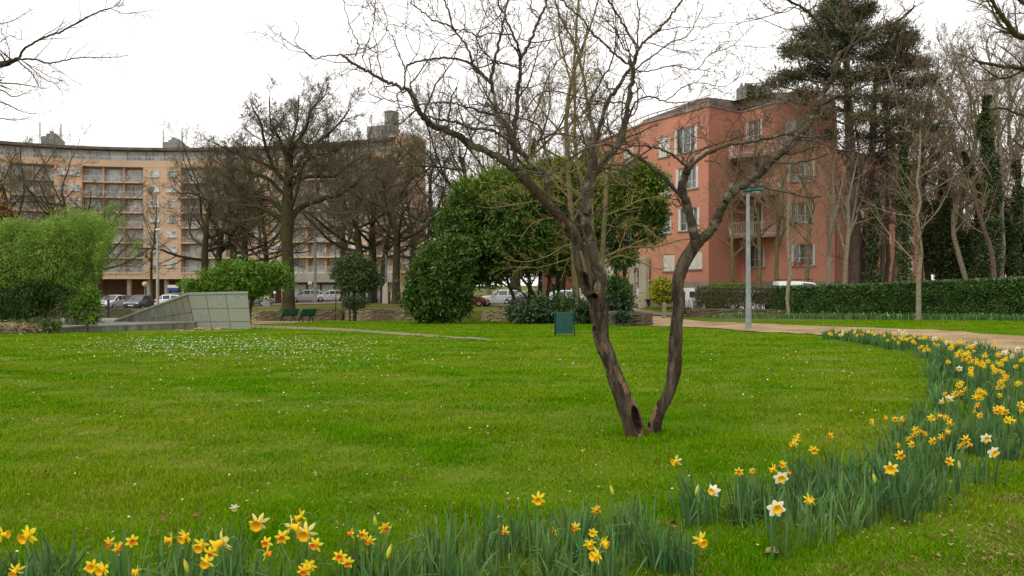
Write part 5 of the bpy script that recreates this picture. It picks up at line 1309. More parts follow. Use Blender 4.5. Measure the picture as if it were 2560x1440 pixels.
# ------------------------------------------------------------------ hedges
def hedge(pl0, pl1, label, leafm, size, n, name='hedge', coreoff=.14, seed=1, bare_foot=0.0, thin=1.0, z0off=0.0):
    """pl0: front line (x,y,ztop); pl1: back line (x,y,ztop)"""
    rg = np.random.default_rng(seed); k = 80; A_ = resample(pl0, k); B_ = resample(pl1, k)
    root = empty(name, (A_[k // 2, 0], A_[k // 2, 1], Gs(A_[k // 2, 0], A_[k // 2, 1])), label=label, cat='hedge'); o0 = np.array(root.location)
    L = np.linalg.norm(A_[-1, :2] - A_[0, :2]); w_ = np.linalg.norm(A_[0, :2] - B_[0, :2]); h_ = 1.9
    def at(arr, t): i = t * (k - 1); return np.stack([np.interp(i, np.arange(k), arr[:, j]) for j in range(3)], 1)
    nf = int(n * .62); nt_ = int(n * .30); ne = n - nf - nt_
    t = rg.random(nf); v = rg.random(nf); a_ = at(A_, t); b_ = at(B_, t); zb = G(a_[:, 0], a_[:, 1]) + z0off
    if bare_foot: v = bare_foot * (rg.random(nf) ** .3) + (1 - bare_foot) * v
    dirn = (a_ - b_); dirn[:, 2] = 0; dirn /= np.linalg.norm(dirn, axis=1, keepdims=True)
    pf = a_.copy(); pf[:, 2] = zb + (a_[:, 2] - zb) * v
    bulge = .10 * snoise(pf, 1.6, 2) + .05 * snoise(pf, 4, 3) - .08 * (v > .93); pf += dirn * (bulge + rg.uniform(-.10, .03, nf))[:, None]
    t2 = rg.random(nt_); v2 = rg.random(nt_); a2 = at(A_, t2); b2 = at(B_, t2); pt_ = a2 * (1 - v2[:, None]) + b2 * v2[:, None]; pt_[:, 2] += .05 * snoise(pt_, 1.5, 5) + .03 * snoise(pt_, 5, 6) + rg.uniform(-.08, .05, nt_)
    pe = []; 
    for e_, cnt_ in ((0, ne // 2), (k - 1, ne - ne // 2)):
        v3 = rg.random(cnt_); h3 = rg.random(cnt_); q = A_[e_] * (1 - v3[:, None]) + B_[e_] * v3[:, None]; zb3 = G(q[:, 0], q[:, 1]) + z0off; q[:, 2] = zb3 + (q[:, 2] - zb3) * h3; q[:, :2] += rg.normal(0, .08, (cnt_, 2)); pe.append(q)
    pe = np.concatenate(pe)
    pts = np.concatenate([pf, pt_, pe]); out = np.concatenate([dirn + (0, 0, .1), np.tile((0, -.1, 1.0), (nt_, 1)), rg.normal(0, 1, (len(pe), 3))])
    out /= np.linalg.norm(out, axis=1, keepdims=True)
    V, f = leaf_quads(rg, pts, size, .45, outw=out, droop=.35)
    MB().add(V - o0, f).build('foliage', leafm, root)
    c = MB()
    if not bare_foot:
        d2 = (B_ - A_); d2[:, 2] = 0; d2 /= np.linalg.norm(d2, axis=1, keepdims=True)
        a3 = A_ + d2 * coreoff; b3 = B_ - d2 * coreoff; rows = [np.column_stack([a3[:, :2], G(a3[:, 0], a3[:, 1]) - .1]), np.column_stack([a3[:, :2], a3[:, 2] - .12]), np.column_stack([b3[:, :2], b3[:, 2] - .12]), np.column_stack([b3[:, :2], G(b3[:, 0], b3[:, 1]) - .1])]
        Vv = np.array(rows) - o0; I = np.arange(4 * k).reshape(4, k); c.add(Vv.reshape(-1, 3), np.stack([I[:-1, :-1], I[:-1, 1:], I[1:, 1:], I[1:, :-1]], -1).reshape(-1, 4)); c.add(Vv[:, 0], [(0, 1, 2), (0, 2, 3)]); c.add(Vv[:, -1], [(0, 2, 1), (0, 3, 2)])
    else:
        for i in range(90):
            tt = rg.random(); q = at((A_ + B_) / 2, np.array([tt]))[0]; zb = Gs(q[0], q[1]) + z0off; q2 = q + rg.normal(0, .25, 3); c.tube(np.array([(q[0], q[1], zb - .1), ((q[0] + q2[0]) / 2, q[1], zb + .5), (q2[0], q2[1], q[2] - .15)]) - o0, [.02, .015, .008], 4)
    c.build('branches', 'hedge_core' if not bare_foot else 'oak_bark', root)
    return root
ha = lambda px, Y, pt: (X(px, Y), Y, EYE + (HOR - pt) / F * Y)
hedge([ha(1922, 48.5, 722), ha(2060, 46, 720), ha(2200, 43.5, 715), ha(2380, 41, 708), ha(2560, 38.5, 702), ha(2760, 36.5, 697)],
      [ha(1950, 50, 719.5), ha(2090, 47.8, 716), ha(2200, 45.2, 711.5), ha(2380, 42.6, 704), ha(2560, 40, 697.5), ha(2760, 38, 692)], 'long clipped dark green laurel hedge at the right beside the gravel path', 'hedge_leaf', .15, 95000, name='laurel_hedge', seed=3)
hedge([ha(1742, 49.8, 722), ha(1830, 49, 722), ha(1932, 48.2, 722)], [ha(1745, 51.3, 719), ha(1835, 50.5, 719), ha(1935, 49.7, 719)], 'brownish clipped hedge with bare stems above the stone planter wall', 'brown_hedge_leaf', .10, 24000, seed=4, bare_foot=.4, z0off=.35)
hedge([ha(1772, 57.5, 710), ha(1870, 56.8, 710)], [ha(1772, 58.7, 708), ha(1870, 58.0, 708)], 'light green clipped box hedge top below the balconies of the pink building', 'young_leaf', .08, 9000, name='box_hedge', seed=5)
# small bare shrub by the van
g_ = on(1736, 50.5)
A, AR = spawn(np.random.default_rng(3), np.array([[(0, 0, 0), (0.02, 0, .1), (0, 0, .2)]]), np.full((1, 3), .03), 16, 0, 1, 30, 12, 1, 6, .1, .05, .6, .012, .4, minlen=1.1)
b = MB(); b.tubes(A, AR, 4); A, AR = spawn(np.random.default_rng(4), A, AR, 8, .3, 1, 40, 12, .4, 4, .1, .05, .6, .008, .4); b.tubes(A, AR, 3)
o = b.build('bare_shrub', 'moss_bark'); o.location = g_; tag(o, 'small bare twiggy shrub at the left end of the brown hedge', 'bush')

# ------------------------------------------------------------------ conifers, yew and ivy beyond the hedge
YP = 58.0
pine = empty('pine_tree', on(2138, YP), label='tall dark pine towering over the right end of the pink building', cat='tree'); p0 = np.array(pine.location); rg = np.random.default_rng(31)
tr = MB(); tp = smooth_pl(np.array([p0 - (0, 0, .3), P(2138, 690, YP), P(2134, 500, YP), P(2122, 300, YP), P(2115, 120, YP), P(2110, 10, YP)]), 30); tr.tube(tp - p0, np.interp(np.linspace(0, 1, 30), [0, .1, .5, 1], [.75, .5, .36, .08]), 10)
tp2 = smooth_pl(np.array([on(2160, 59) - (0, 0, .3), P(2165, 600, 59), P(2180, 400, 59), P(2190, 200, 59), P(2225, 90, 59)]), 30)
pads = [(2095, 15, 42, 24), (2070, 45, 40, 20), (2140, 40, 40, 22), (2170, 20, 24, 18), (2025, 92, 34, 20), (2075, 85, 42, 22), (2125, 90, 40, 24), (1985, 128, 30, 16), (2040, 130, 42, 20), (2100, 135, 40, 22), (2170, 85, 30, 20), (2235, 72, 32, 16), (2272, 100, 20, 22), (2235, 118, 36, 20), (2185, 140, 40, 22), (2265, 150, 30, 16), (2305, 160, 20, 10),
        (1975, 190, 38, 14), (2035, 180, 42, 18), (2090, 190, 40, 18), (1935, 212, 36, 12), (2150, 190, 44, 18), (2215, 190, 40, 18), (2275, 210, 34, 14), (2325, 200, 20, 10), (2020, 230, 40, 12), (2120, 240, 46, 14), (2190, 245, 44, 14), (2250, 255, 36, 14), (2100, -30, 48, 28), (2140, -70, 36, 28),
        (2060, 285, 36, 10), (2150, 295, 44, 12), (2230, 305, 40, 12), (2300, 270, 30, 10), (2170, 345, 34, 9), (2255, 350, 34, 9), (2080, 340, 30, 8), (1900, 235, 30, 10), (2320, 320, 26, 8), (2200, 395, 26, 7)]
PN_, PO_, PM_ = [], [], []; bl_ = MB()
for i, (a_, b_, rx, rz_) in enumerate(pads):
    Y_ = YP + rg.uniform(-2.5, 2.5); e_ = E(a_, b_, Y_, rx, rz_, rx)
    far_ = a_ > 2165; tq = (tp2 if far_ and b_ > 60 else tp); j = np.argmin(np.abs(tq[:, 2] - (e_[0][2] - .9))); q = smooth_pl(np.array([tq[j], (tq[j] + e_[0]) / 2 + (0, 0, -.1), e_[0]]), 8); bl_.tube(q - p0, np.linspace(.11, .03, 8), 5, cap=False)
    for k in range(7):
        t_ = e_[0] + e_[1] * rg.normal(0, .5, 3); bl_.tube(np.array([e_[0], (e_[0] + t_) / 2 + (0, 0, .05), t_]) - p0, [.03, .02, .012], 3, cap=False)
    n_l = int((30 if b_ < 200 else 20) * (rx * rz_) ** .5)
    for k in range(int(n_l / 12)):      # tufts
        c = e_[0] + e_[1] * rg.normal(0, .48, 3); m_ = 34; pp = c + rg.normal(0, .19, (m_, 3)) * (1.3, 1.3, .8); PN_.append(pp); PO_.append((pp - c) + (0, 0, .1)); PM_.append(np.full(m_, 1 if (a_ > 2150 and rg.random() < .85) or rg.random() < .4 or b_ > 185 else 0))
PN_ = np.concatenate(PN_); PO_ = np.concatenate(PO_); PO_ /= np.linalg.norm(PO_, axis=1, keepdims=True)
V, f = leaf_quads(rg, PN_, .34, .16, outw=PO_)
for tq in (tp, tp2):
    A, AR = spawn(rg, (tq - p0)[None, 6:], np.full((1, 24), .14), 34, 0, 1, 78, 12, .12, 6, .10, .02, .4, .02, .3, minlen=1.6); bl_.tubes(A, AR, 4)
    for k in range(2): A, AR = spawn(rg, A, AR, 6, .2, 1, 45, 14, .5, 4, .15, .02, .5, .012, .4); bl_.tubes(A, AR, 3)
tr.build('trunk', 'pine_bark', pine, smooth=True); MB().tube(tp2 - p0, np.linspace(.38, .1, 30), 8).build('side_trunk', 'pine_bark', pine, smooth=True); bl_.build('branches', 'pine_bark', pine); MB().add(V - p0, f, np.concatenate(PM_)).build('foliage', ['pine_leaf', 'pine_brown'], pine)

def ivy(px, Y, path, r, n, label, rise=None, m='ivy_leaf'):
    rg = np.random.default_rng(int(px)); p0 = on(px, Y); root = empty('ivy_tree', p0, label=label, cat='tree', group='ivy clad trunks beyond the hedge')
    q = smooth_pl(np.array([p0 - (0, 0, .3)] + [P(a_, b_, Y) for a_, b_ in path]), 30)
    MB().tube(q - p0, np.linspace(r * .6, r * .25, 30), 8).build('trunk', 'oak_bark', root, smooth=True)
    i = rg.random(n) ** 1.5 * 29; c = np.stack([np.interp(i, np.arange(30), q[:, k]) for k in range(3)], 1); a_ = rg.random(n) * 6.28
    rr = r * (1 - .75 * (i / 29) ** 1.5) * (.5 + .9 * rg.random(n)) * (1 + .8 * snoise(c * 1.5, 1.2, int(px)))
    o_ = np.stack([np.cos(a_), np.sin(a_), np.zeros(n)], 1); V, f = leaf_quads(rg, c + o_ * rr[:, None], .17, .7, outw=o_, droop=.3); MB().add(V - p0, f).build('ivy', m, root)
    A, AR = spawn(rg, (q - p0)[None, 8:], np.full((1, 22), r * .3), 12, 0, 1, 45, 12, .35, 6, .12, .1, .5, .02, .3); b = MB(); b.tubes(A, AR, 4)
    for k in range(2): A, AR = spawn(rg, A, AR, 6, .2, 1, 42, 12, .5, 4, .15, .05, .5, .011, .3); b.tubes(A, AR, 3)
    b.build('branches', 'wood_twig', root)
    return root
ivy(2180, 57, [(2182, 640), (2186, 560), (2190, 480)], .40, 6500, 'trunk wrapped in light green ivy between the pine and the pale young tree')
ivy(2262, 56, [(2262, 600), (2260, 480), (2258, 380), (2255, 300)], .34, 7500, 'trunk wrapped in dark ivy directly left of the pale young tree')
ivy(2478, 55, [(2482, 600), (2484, 480), (2470, 380), (2462, 300), (2468, 240)], .48, 12000, 'tall trunk heavily clad in dark ivy near the right edge')
ivy(2362, 60, [(2364, 600), (2362, 500), (2358, 430)], .42, 7000, 'ivy clad trunk rising from the dark yew bushes')
ivy(2435, 58, [(2445, 600), (2450, 500), (2425, 420), (2410, 380)], .36, 7000, 'ivy clad trunk leaning left above the dark yew bushes')
ivy(2540, 57, [(2538, 600), (2545, 480), (2540, 400)], .36, 6000, 'ivy clad trunk at the right edge')
YW = 60
shrub('yew_bush', 'dark yew bush behind the hedge right of the pale young tree', 'bush', [E(2350, 610, YW, 42, 95), E(2390, 640, YW, 40, 75), E(2335, 560, YW, 24, 60)], 24000, .32, ['yew_leaf'], on(2350, YW), shell=.3, lump=.25, seed=40, aspect=.25)
shrub('yew_bush', 'dark yew bush behind the hedge below the tall ivy clad trunk', 'bush', [E(2465, 640, YW + 1, 55, 75), E(2510, 600, YW + 1, 50, 95)], 24000, .32, ['yew_leaf'], on(2480, YW + 1), shell=.3, lump=.25, seed=41, aspect=.25)
shrub('yew_bush', 'dark yew bush behind the hedge cut by the right edge', 'bush', [E(2590, 620, YW, 60, 95), E(2560, 660, YW, 40, 50)], 18000, .32, ['yew_leaf'], on(2580, YW), shell=.3, lump=.25, seed=42, aspect=.25)
shrub('woodland', None, None, [E(2420, 590, 84, 150, 70, 60), E(2600, 580, 84, 100, 90, 60), E(2700, 600, 84, 100, 90, 60)], 26000, .6, ['small_yew', 'wood_twig'], on(2450, 84), shell=.2, lump=.3, seed=43, aspect=.25, topz=6.5, gap=-.2, gs=.8)['kind'] = 'stuff'
shrub('distant_trees', None, None, [E(x_, 665 + 8 * math.sin(x_), 150, 60, 34, 40) for x_ in range(1060, 2900, 75)] + [E(x_, 675, 190, 80, 24, 40) for x_ in range(-900, 0, 90)], 60000, .9, ['small_yew', 'wood_twig'], on(1500, 150), shell=.2, lump=.35, seed=45, aspect=.3, topz=3.2, core_scale=.8)['kind'] = 'stuff'
# leaning bare trunk
tp = smooth_pl(np.array([on(2492, 50) - (0, 0, .2), P(2480, 640, 50), P(2462, 580, 50), P(2440, 510, 50), P(2432, 440, 50)]), 20)
root = empty('bare_tree', tp[0], label='thin tawny trunk leaning left against the dark yew bushes', cat='tree'); MB().tube(tp - tp[0], np.linspace(.17, .08, 20), 8).build('trunk', 'pine_bark', root, smooth=True)
A, AR = spawn(np.random.default_rng(5), (tp - tp[0])[None, 8:], np.full((1, 12), .08), 8, 0, 1, 45, 12, .7, 6, .12, .1, .5, .02, .3); b = MB(); b.tubes(A, AR, 4); A, AR = spawn(np.random.default_rng(6), A, AR, 8, .2, 1, 42, 12, .5, 4, .15, .05, .5, .011, .3); b.tubes(A, AR, 3); b.build('crown', 'wood_twig', root)

# ------------------------------------------------------------------ the old forked tree on the lawn
YT = 8.4
pb = hit(1588, 1092); YT = float(pb[1])
old = empty('old_tree', pb, label='old bare forked tree with a hollow split trunk, leaning in a V on the lawn', cat='tree'); rg = np.random.default_rng(77)
feats = [  # px, py, half width, half height, tilt (px per px of height), depth, kind
 (1590, 1050, 10, 38, .20, .11, 2), (1594, 1044, 17, 58, .20, -.014, 1), (1563, 972, 7, 20, .35, -.006, 1), (1547, 940, 7, 26, .42, -.006, 1),
 (1484, 826, 6, 9, 0, .07, 3), (1499, 889, 4, 11, .3, .06, 3), (1487, 741, 8, 6, .5, .08, 3), (1494, 720, 9, 15, 0, -.01, 1), (1504, 773, 7, 6, 0, -.010, 2), (1476, 792, 5, 10, 0, -.006, 2), (1510, 870, 6, 13, .4, -.008, 1),
 (1626, 1050, 10, 40, -.25, -.004, 1), (1640, 1062, 9, 20, 0, -.002, 2), (1623, 1064, 4, 9, 0, .05, 3), (1675, 838, 4, 6, 0, .03, 3), (1684, 800, 7, 7, 0, -.02, 0), (1466, 706, 7, 24, .3, .07, 3), (1460, 672, 4, 24, .2, -.008, 1), (1441, 700, 6, 6, 0, .03, 3),
 (1452, 640, 4, 14, .2, -.004, 1), (1396, 545, 5, 16, .55, -.004, 2), (1404, 562, 6, 10, .5, -.004, 1)]
def hires(path, rings, sides, name, Yoff=(0, 0), bark='bark', sd=1):
    r2 = np.random.default_rng(sd)
    pth = np.array([P(a_, b_, YT + Yoff[0] + (Yoff[1] - Yoff[0]) * i / (len(path) - 1)) for i, (a_, b_, w_) in enumerate(path)]); wd = np.array([w_ for _, _, w_ in path]) / 2 / F * YT
    q = smooth_pl(np.column_stack([pth, wd]), rings); c = q[:, :3]; r = q[:, 3]
    T = np.gradient(c, axis=0); T /= np.linalg.norm(T, axis=1, keepdims=True)
    f0 = np.array((0, -1, 0)) - T * (T @ np.array((0, -1, 0)))[:, None]; f0 /= np.linalg.norm(f0, axis=1, keepdims=True); f1 = np.cross(T, f0)
    an = np.arange(sides) * 2 * np.pi / sides
    s_ = np.linspace(0, rings * .01, rings)[:, None]
    lob = 1 + .05 * np.sin(2 * an[None] + s_ * 5 + sd) + .035 * np.sin(3 * an[None] - s_ * 9 + sd * 2) + .025 * np.sin(5 * an[None] + s_ * 14)
    V = c[:, None] + (r[:, None] * lob)[..., None] * (np.cos(an)[None, :, None] * f0[:, None] + np.sin(an)[None, :, None] * f1[:, None])
    flat = V.reshape(-1, 3); nrm = (V - c[:, None]); nrm /= np.linalg.norm(nrm, axis=2, keepdims=True); nr = nrm.reshape(-1, 3)
    rdg = snoise(flat * (1, 1, .16), 55, sd + 2); disp = .013 * snoise(flat * (1, 1, .55), 9, sd) - .015 * np.abs(rdg) ** .5 + .006 + .004 * snoise(flat * (1, 1, .3), 90, sd + 3)
    fx = flat + nr * (disp * np.clip(np.repeat(r, sides) / .11, .25, 1))[:, None]
    px = 1280 + fx[:, 0] / fx[:, 1] * F; py = HOR - (fx[:, 2] - EYE) / fx[:, 1] * F; front = nr[:, 1] < .15
    mi = np.zeros(len(fx), int)
    wob = snoise(fx, 22, 8) * .35
    for (a_, b_, hw, hh, tl_, dp, kd) in sorted(feats, key=lambda t: {0: 0, 1: 1, 2: 2, 3: 3}[t[6]]):
        dx = (px - a_ - tl_ * (py - b_)) / hw; dy = (py - b_) / hh; dd = np.sqrt(dx ** 2 + dy ** 2) + wob * (.6 if kd == 1 else .3)
        inn = (dd < 1) & front
        fall = np.clip(1 - dd ** 2, 0, 1) * front
        if dp > 0: fx[:, 1] += dp * fall ** .6; lip = np.exp(-((dd - 1.2) / .25) ** 2) * front; fx -= np.array((0, 1, 0)) * (.012 * lip)[:, None]
        else: fx += nr * (-dp * .6 * fall)[:, None]
        if kd: mi[inn] = 2 if kd in (2, 3) else 1
    I = np.arange(rings * sides).reshape(rings, sides); J = np.roll(I, -1, 1)
    fc = np.stack([I[:-1], J[:-1], J[1:], I[1:]], -1).reshape(-1, 4); fm = mi[fc[:, 0]]
    b = MB().add(fx - pb, fc, fm)
    b.add(np.vstack([c[-1:], fx.reshape(rings, sides, 3)[-1]]) - pb, [(0, 1 + i, 1 + (i + 1) % sides) for i in range(sides)])
    return b.build(name, [bark, 'bare_wood', 'heart_wood'], old, smooth=True)
hires([(1588, 1125, 62), (1585, 1098, 49), (1577, 1045, 47), (1555, 985, 42), (1528, 915, 37), (1507, 855, 40), (1499, 800, 41), (1494, 755, 45), (1483, 715, 48), (1473, 690, 45), (1467, 672, 38)], 300, 64, 'trunk', sd=1)
hires([(1636, 1100, 44), (1636, 1075, 34), (1648, 1028, 29), (1673, 978, 31), (1686, 925, 34), (1688, 870, 32), (1690, 820, 32), (1698, 770, 34), (1693, 725, 32), (1698, 688, 33), (1715, 650, 32), (1741, 606, 33), (1752, 590, 27)], 300, 56, 'trunk', Yoff=(.12, .2), sd=5)
hires([(1476, 735, 30), (1463, 700, 36), (1456, 668, 36), (1449, 640, 33), (1443, 605, 28), (1430, 578, 27), (1412, 558, 27), (1391, 533, 27), (1361, 499, 24), (1325, 463, 22), (1289, 423, 20)], 150, 28, 'limb', Yoff=(-.05, -.3), sd=9)
def z3(l): return [(1000 + a_ / 2.769, 380 + b_ / 2.769) for a_, b_ in l]
def z4(l): return [(1500 + a_ / 2.117, 180 + b_ / 2.117) for a_, b_ in l]
def z5(l): return [(1900 + a_ / 1.6, b_ / 1.6) for a_, b_ in l]
def z6(l): return [(700 + a_ / 2.133, b_ / 2.133) for a_, b_ in l]
BR = []   # (points, width0, width1, depth0, depth1, twig density)
def B(l, w0, w1, d0, d1, tw=1.0): BR.append((l, w0, w1, d0, d1, tw))
B([(1289, 424), (1253, 398)] + z6([(1100, 805), (1020, 770), (940, 720), (880, 690), (810, 670), (780, 640), (740, 590), (720, 530), (690, 485), (630, 460), (560, 430), (480, 385), (400, 345), (330, 295)]), 19, 4.5, -.3, -1.0)
B(z6([(330, 295), (240, 298), (180, 312), (130, 270), (80, 220), (100, 160), (80, 110)]), 3.5, 1.2, -1.0, -1.3, .3)
B(z6([(400, 300), (420, 240), (380, 160), (350, 60), (335, -40)]), 3.2, 1.5, -.95, -1.0, .5)
B(z6([(330, 292), (410, 285), (470, 265), (530, 225), (575, 140), (550, 30)]), 3.5, 1.3, -1, -.7, .6)
B(z6([(480, 385), (440, 300), (480, 190), (510, 60), (480, -30)]), 2.4, 1.2, -.9, -.7, .5)
B(z6([(665, 460), (670, 380), (690, 340), (780, 318), (880, 310), (970, 322), (1030, 350), (1110, 425)]), 4, 6.5, -.8, -.2)
B(z6([(670, 385), (640, 300), (600, 200), (560, 140), (580, 110)]), 3.6, 1.2, -.8, -.5)
B(z6([(690, 345), (740, 265), (745, 170)]), 2.6, 1, -.7, -.5, .6)
B(z6([(655, 540), (600, 535), (520, 520), (470, 490), (490, 440), (540, 430)]), 2.8, 1.2, -.9, -1.3, .3)
B(z6([(745, 595), (690, 570), (650, 575), (620, 570)]), 3.5, 1.6, -.8, -1, .6)
B(z6([(690, 485), (720, 560), (750, 610)]), 4, 4, -.8, -.6, .3)
B(z6([(1256, 905), (1250, 800), (1248, 700), (1262, 580), (1270, 480), (1280, 380), (1280, 320), (1310, 270), (1350, 190), (1385, 100), (1420, 20), (1400, -80)]), 12, 6, -.35, .3)
B(z6([(1280, 330), (1275, 260), (1240, 180), (1195, 80), (1140, -30)]), 7, 4, .0, -.3)
B(z6([(1275, 365), (1200, 338), (1120, 318), (1030, 290)]), 5, 2, -.1, -.6)
B(z6([(1262, 560), (1290, 600), (1290, 500), (1275, 440)]), 3, 2, -.1, .1, .3)
B(z6([(1385, 100), (1340, 50), (1345, -20)]), 4, 3, .2, .5)
B(z6([(1240, 185), (1120, 175), (1060, 195), (1000, 165), (930, 155)]), 4, 2, -.1, -.6)
B(z3([(1090, 425), (1050, 370), (1020, 270), (1015, 190), (960, 120), (850, 20)]) + z6([(1240, 760), (1200, 660), (1155, 600), (1130, 450), (1140, 350), (1165, 250), (1195, 100), (1215, -20)]), 16, 5, -.25, -.4)
B(z6([(1240, 760), (1180, 720), (1100, 690), (1030, 688), (950, 655), (880, 640), (800, 625), (740, 600)]), 8, 3.5, -.4, -.9)
B(z6([(1195, 660), (1130, 610), (1060, 590), (960, 560), (880, 545), (790, 550), (700, 560)]), 6.5, 2.5, -.4, -1.1)
B(z6([(1425, 1000), (1435, 930), (1440, 880), (1400, 760), (1385, 680), (1320, 640), (1180, 600), (1040, 540)]), 7, 3, -.2, -.3)
B(z6([(1130, 450), (1110, 430), (1040, 370), (1000, 250), (930, 160), (900, 60), (870, -20)]), 7, 3.5, -.4, -.5)
B(z6([(940, 165), (890, 130), (820, 110), (760, 60), (705, 20), (690, -30)]), 4.5, 2.6, -.5, -.9)
B(z6([(1175, 350), (1090, 280), (1050, 210), (1060, 170), (1150, 110), (1200, 30)]), 4, 2, -.3, -.2)
B(z6([(1280, 640), (1400, 490), (1600, 520), (1720, 548)]), 3.5, 3, -.1, .3)
B([(1492, 745), (1502, 705), (1489, 662), (1474, 604), (1466, 560), (1464, 514), (1470, 470), (1480, 423), (1486, 380)], 38, 18, .12, .3)
B([(1480, 425)] + z6([(1665, 800), (1690, 740), (1740, 560), (1790, 480), (1850, 390), (1885, 330), (1910, 265), (1960, 210), (2040, 140), (2110, 50), (2160, -20)]), 12, 5, .3, .8)
B([(1466, 535)] + z6([(1670, 960), (1700, 890), (1760, 825), (1820, 740), (1850, 600), (1865, 490), (1885, 400), (1888, 330)]), 17, 9, .15, .2)
B(z6([(1890, 340), (1905, 260), (1860, 180), (1800, 80), (1740, -30)]), 8, 5, .3, .1)
B(z6([(1880, 360), (1790, 290), (1740, 240), (1660, 170), (1610, 100), (1540, 40), (1480, -30)]), 6.5, 3.5, .3, -.2)
B(z6([(1910, 260), (1905, 180), (1915, 80), (1900, -30)]), 5, 3, .4, .4)
B(z6([(1840, 690), (1870, 610), (1900, 540), (1990, 515), (2050, 540), (2170, 545), (2300, 500)]), 6.5, 2, .2, .9)
B(z6([(1895, 370), (2000, 290), (2080, 230), (2170, 190), (2220, 110), (2260, 20)]), 5, 2, .3, .9)
B(z6([(1895, 372), (1960, 380), (2100, 350), (2220, 370), (2290, 290), (2400, 250), (2530, 130)]), 4, 1.6, .3, 1.2)
B(z6([(2050, 540), (2160, 460), (2240, 440), (2370, 460), (2480, 380)]), 3.5, 1.5, .6, 1.3)
B(z6([(1690, 740), (1650, 560), (1690, 470), (1780, 290), (1790, 100), (1760, -20)]), 6, 3, .35, .6)
B(z6([(1740, 540), (1700, 520), (1600, 560)]), 4, 2, .3, .0)
B(z6([(1670, 850), (1600, 740), (1480, 715), (1400, 720)]), 4, 2, .2, -.2)
B(z6([(1320, 640), (1380, 560), (1420, 430), (1480, 330), (1560, 260), (1620, 170)]), 4, 2, -.1, .2)
# right stem
B([(1741, 608), (1731, 567), (1717, 511), (1706, 473), (1714, 435), (1722, 416)], 26, 18, .2, .0, .3)
B([(1720, 422)] + z4([(540, 450), (610, 410), (700, 380), (800, 370), (900, 350), (1000, 330), (1120, 350), (1220, 330)]), 10, 4, .0, -.7)
B([(1721, 420)] + z4([(500, 440), (560, 400), (650, 370), (760, 340), (830, 300)]), 8, 3, .0, .5)
B(z4([(470, 510), (430, 480), (370, 430), (270, 395), (150, 385), (130, 330)]), 7, 3, .0, -.4)
B(z4([(435, 665), (350, 570), (270, 500), (200, 450), (100, 400), (0, 385)]) + z6([(1640, 790), (1560, 840), (1500, 880), (1440, 935)]), 11, 3.5, .1, -.1, .5)
B(z4([(460, 520), (430, 440), (420, 360), (440, 280)]), 6, 2, .0, .3)
B(z4([(555, 470), (620, 480), (680, 540), (740, 590)]), 4, 1.5, -.1, -.4)
B([(1745, 606), (1757, 594)] + z4([(600, 820), (640, 720), (680, 660), (740, 610), (830, 550), (900, 480), (980, 410), (1060, 340), (1110, 270), (1150, 190), (1190, 100), (1230, 30)]) + z5([(300, 270), (310, 230), (370, 180), (460, 120), (560, 80), (620, 20)]), 27, 4, .25, -1.0, .7)
B(z5([(300, 260), (280, 200), (260, 140), (210, 60), (150, 20), (80, -10)]), 10, 5, -.4, -.7)
B(z5([(235, 395), (230, 340), (170, 280), (150, 220), (125, 150)]), 6, 2.5, -.2, .0)
B(z5([(205, 440), (280, 400), (340, 380), (400, 350), (520, 320), (600, 290)]), 7, 2, -.2, -.9)
B(z5([(130, 545), (230, 500), (330, 490), (420, 530)]), 4, 1.5, .0, .6)
B(z5([(170, 520), (60, 545), (-30, 570)]), 4, 2, .0, .5)
B(z5([(280, 210), (200, 120), (160, 40), (170, -30)]), 4, 2, -.4, -.1)
B(z5([(180, 480), (100, 400), (0, 380), (-60, 330)]), 4, 1.8, -.1, .5)
B(z5([(560, 80), (600, 40), (660, 5)]), 3, 1.4, -1, -1.1, .5)
B(z5([(210, 60), (130, 30), (60, 50), (-10, -10)]), 3.5, 1.6, -.6, -.3)
allP, allR, dens = [], [], []
bm = MB(); bt = MB(); i0 = 0
for l, w0, w1, d0, d1, tw in BR:
    n = len(l); t = np.linspace(0, 1, n); pp = np.array([P(a_, b_, YT + d0 + (d1 - d0) * t[i]) for i, (a_, b_) in enumerate(l)])
    k = max(10, n * 6); q = smooth_pl(pp, k); sc_ = min(1, w0 / 8); q[1:-1] += np.cumsum(rg.normal(0, .0035, (k - 2, 3)), 0) * 0 + rg.normal(0, .0042 * sc_ + .002, (k - 2, 3))
    r = np.linspace(w0, w1, k) / 2 / F * YT * (1 + .07 * rg.normal(0, 1, k)); r = np.maximum(r, .0028)
    (bm if w0 > 6 else bt).tube(q - pb, r, 10 if w0 > 6 else 5)
    q2 = resample(q, 20); r2 = np.interp(np.linspace(0, 1, 20), np.linspace(0, 1, k), r); allP.append(q2 - pb); allR.append(r2); dens.append(tw)
bm.build('branches', 'bark_lichen', old, smooth=True); bt.build('thin_branches', 'bark_lichen', old)
AP, AR_ = np.array(allP), np.array(allR); dens = np.array(dens)
tw = MB()
big = AR_[:, 0] > 0
L_ = np.linalg.norm(np.diff(AP, axis=1), axis=2).sum(1)
reps = np.clip(np.round(L_ * 6.5 * dens), 2, 16).astype(int)
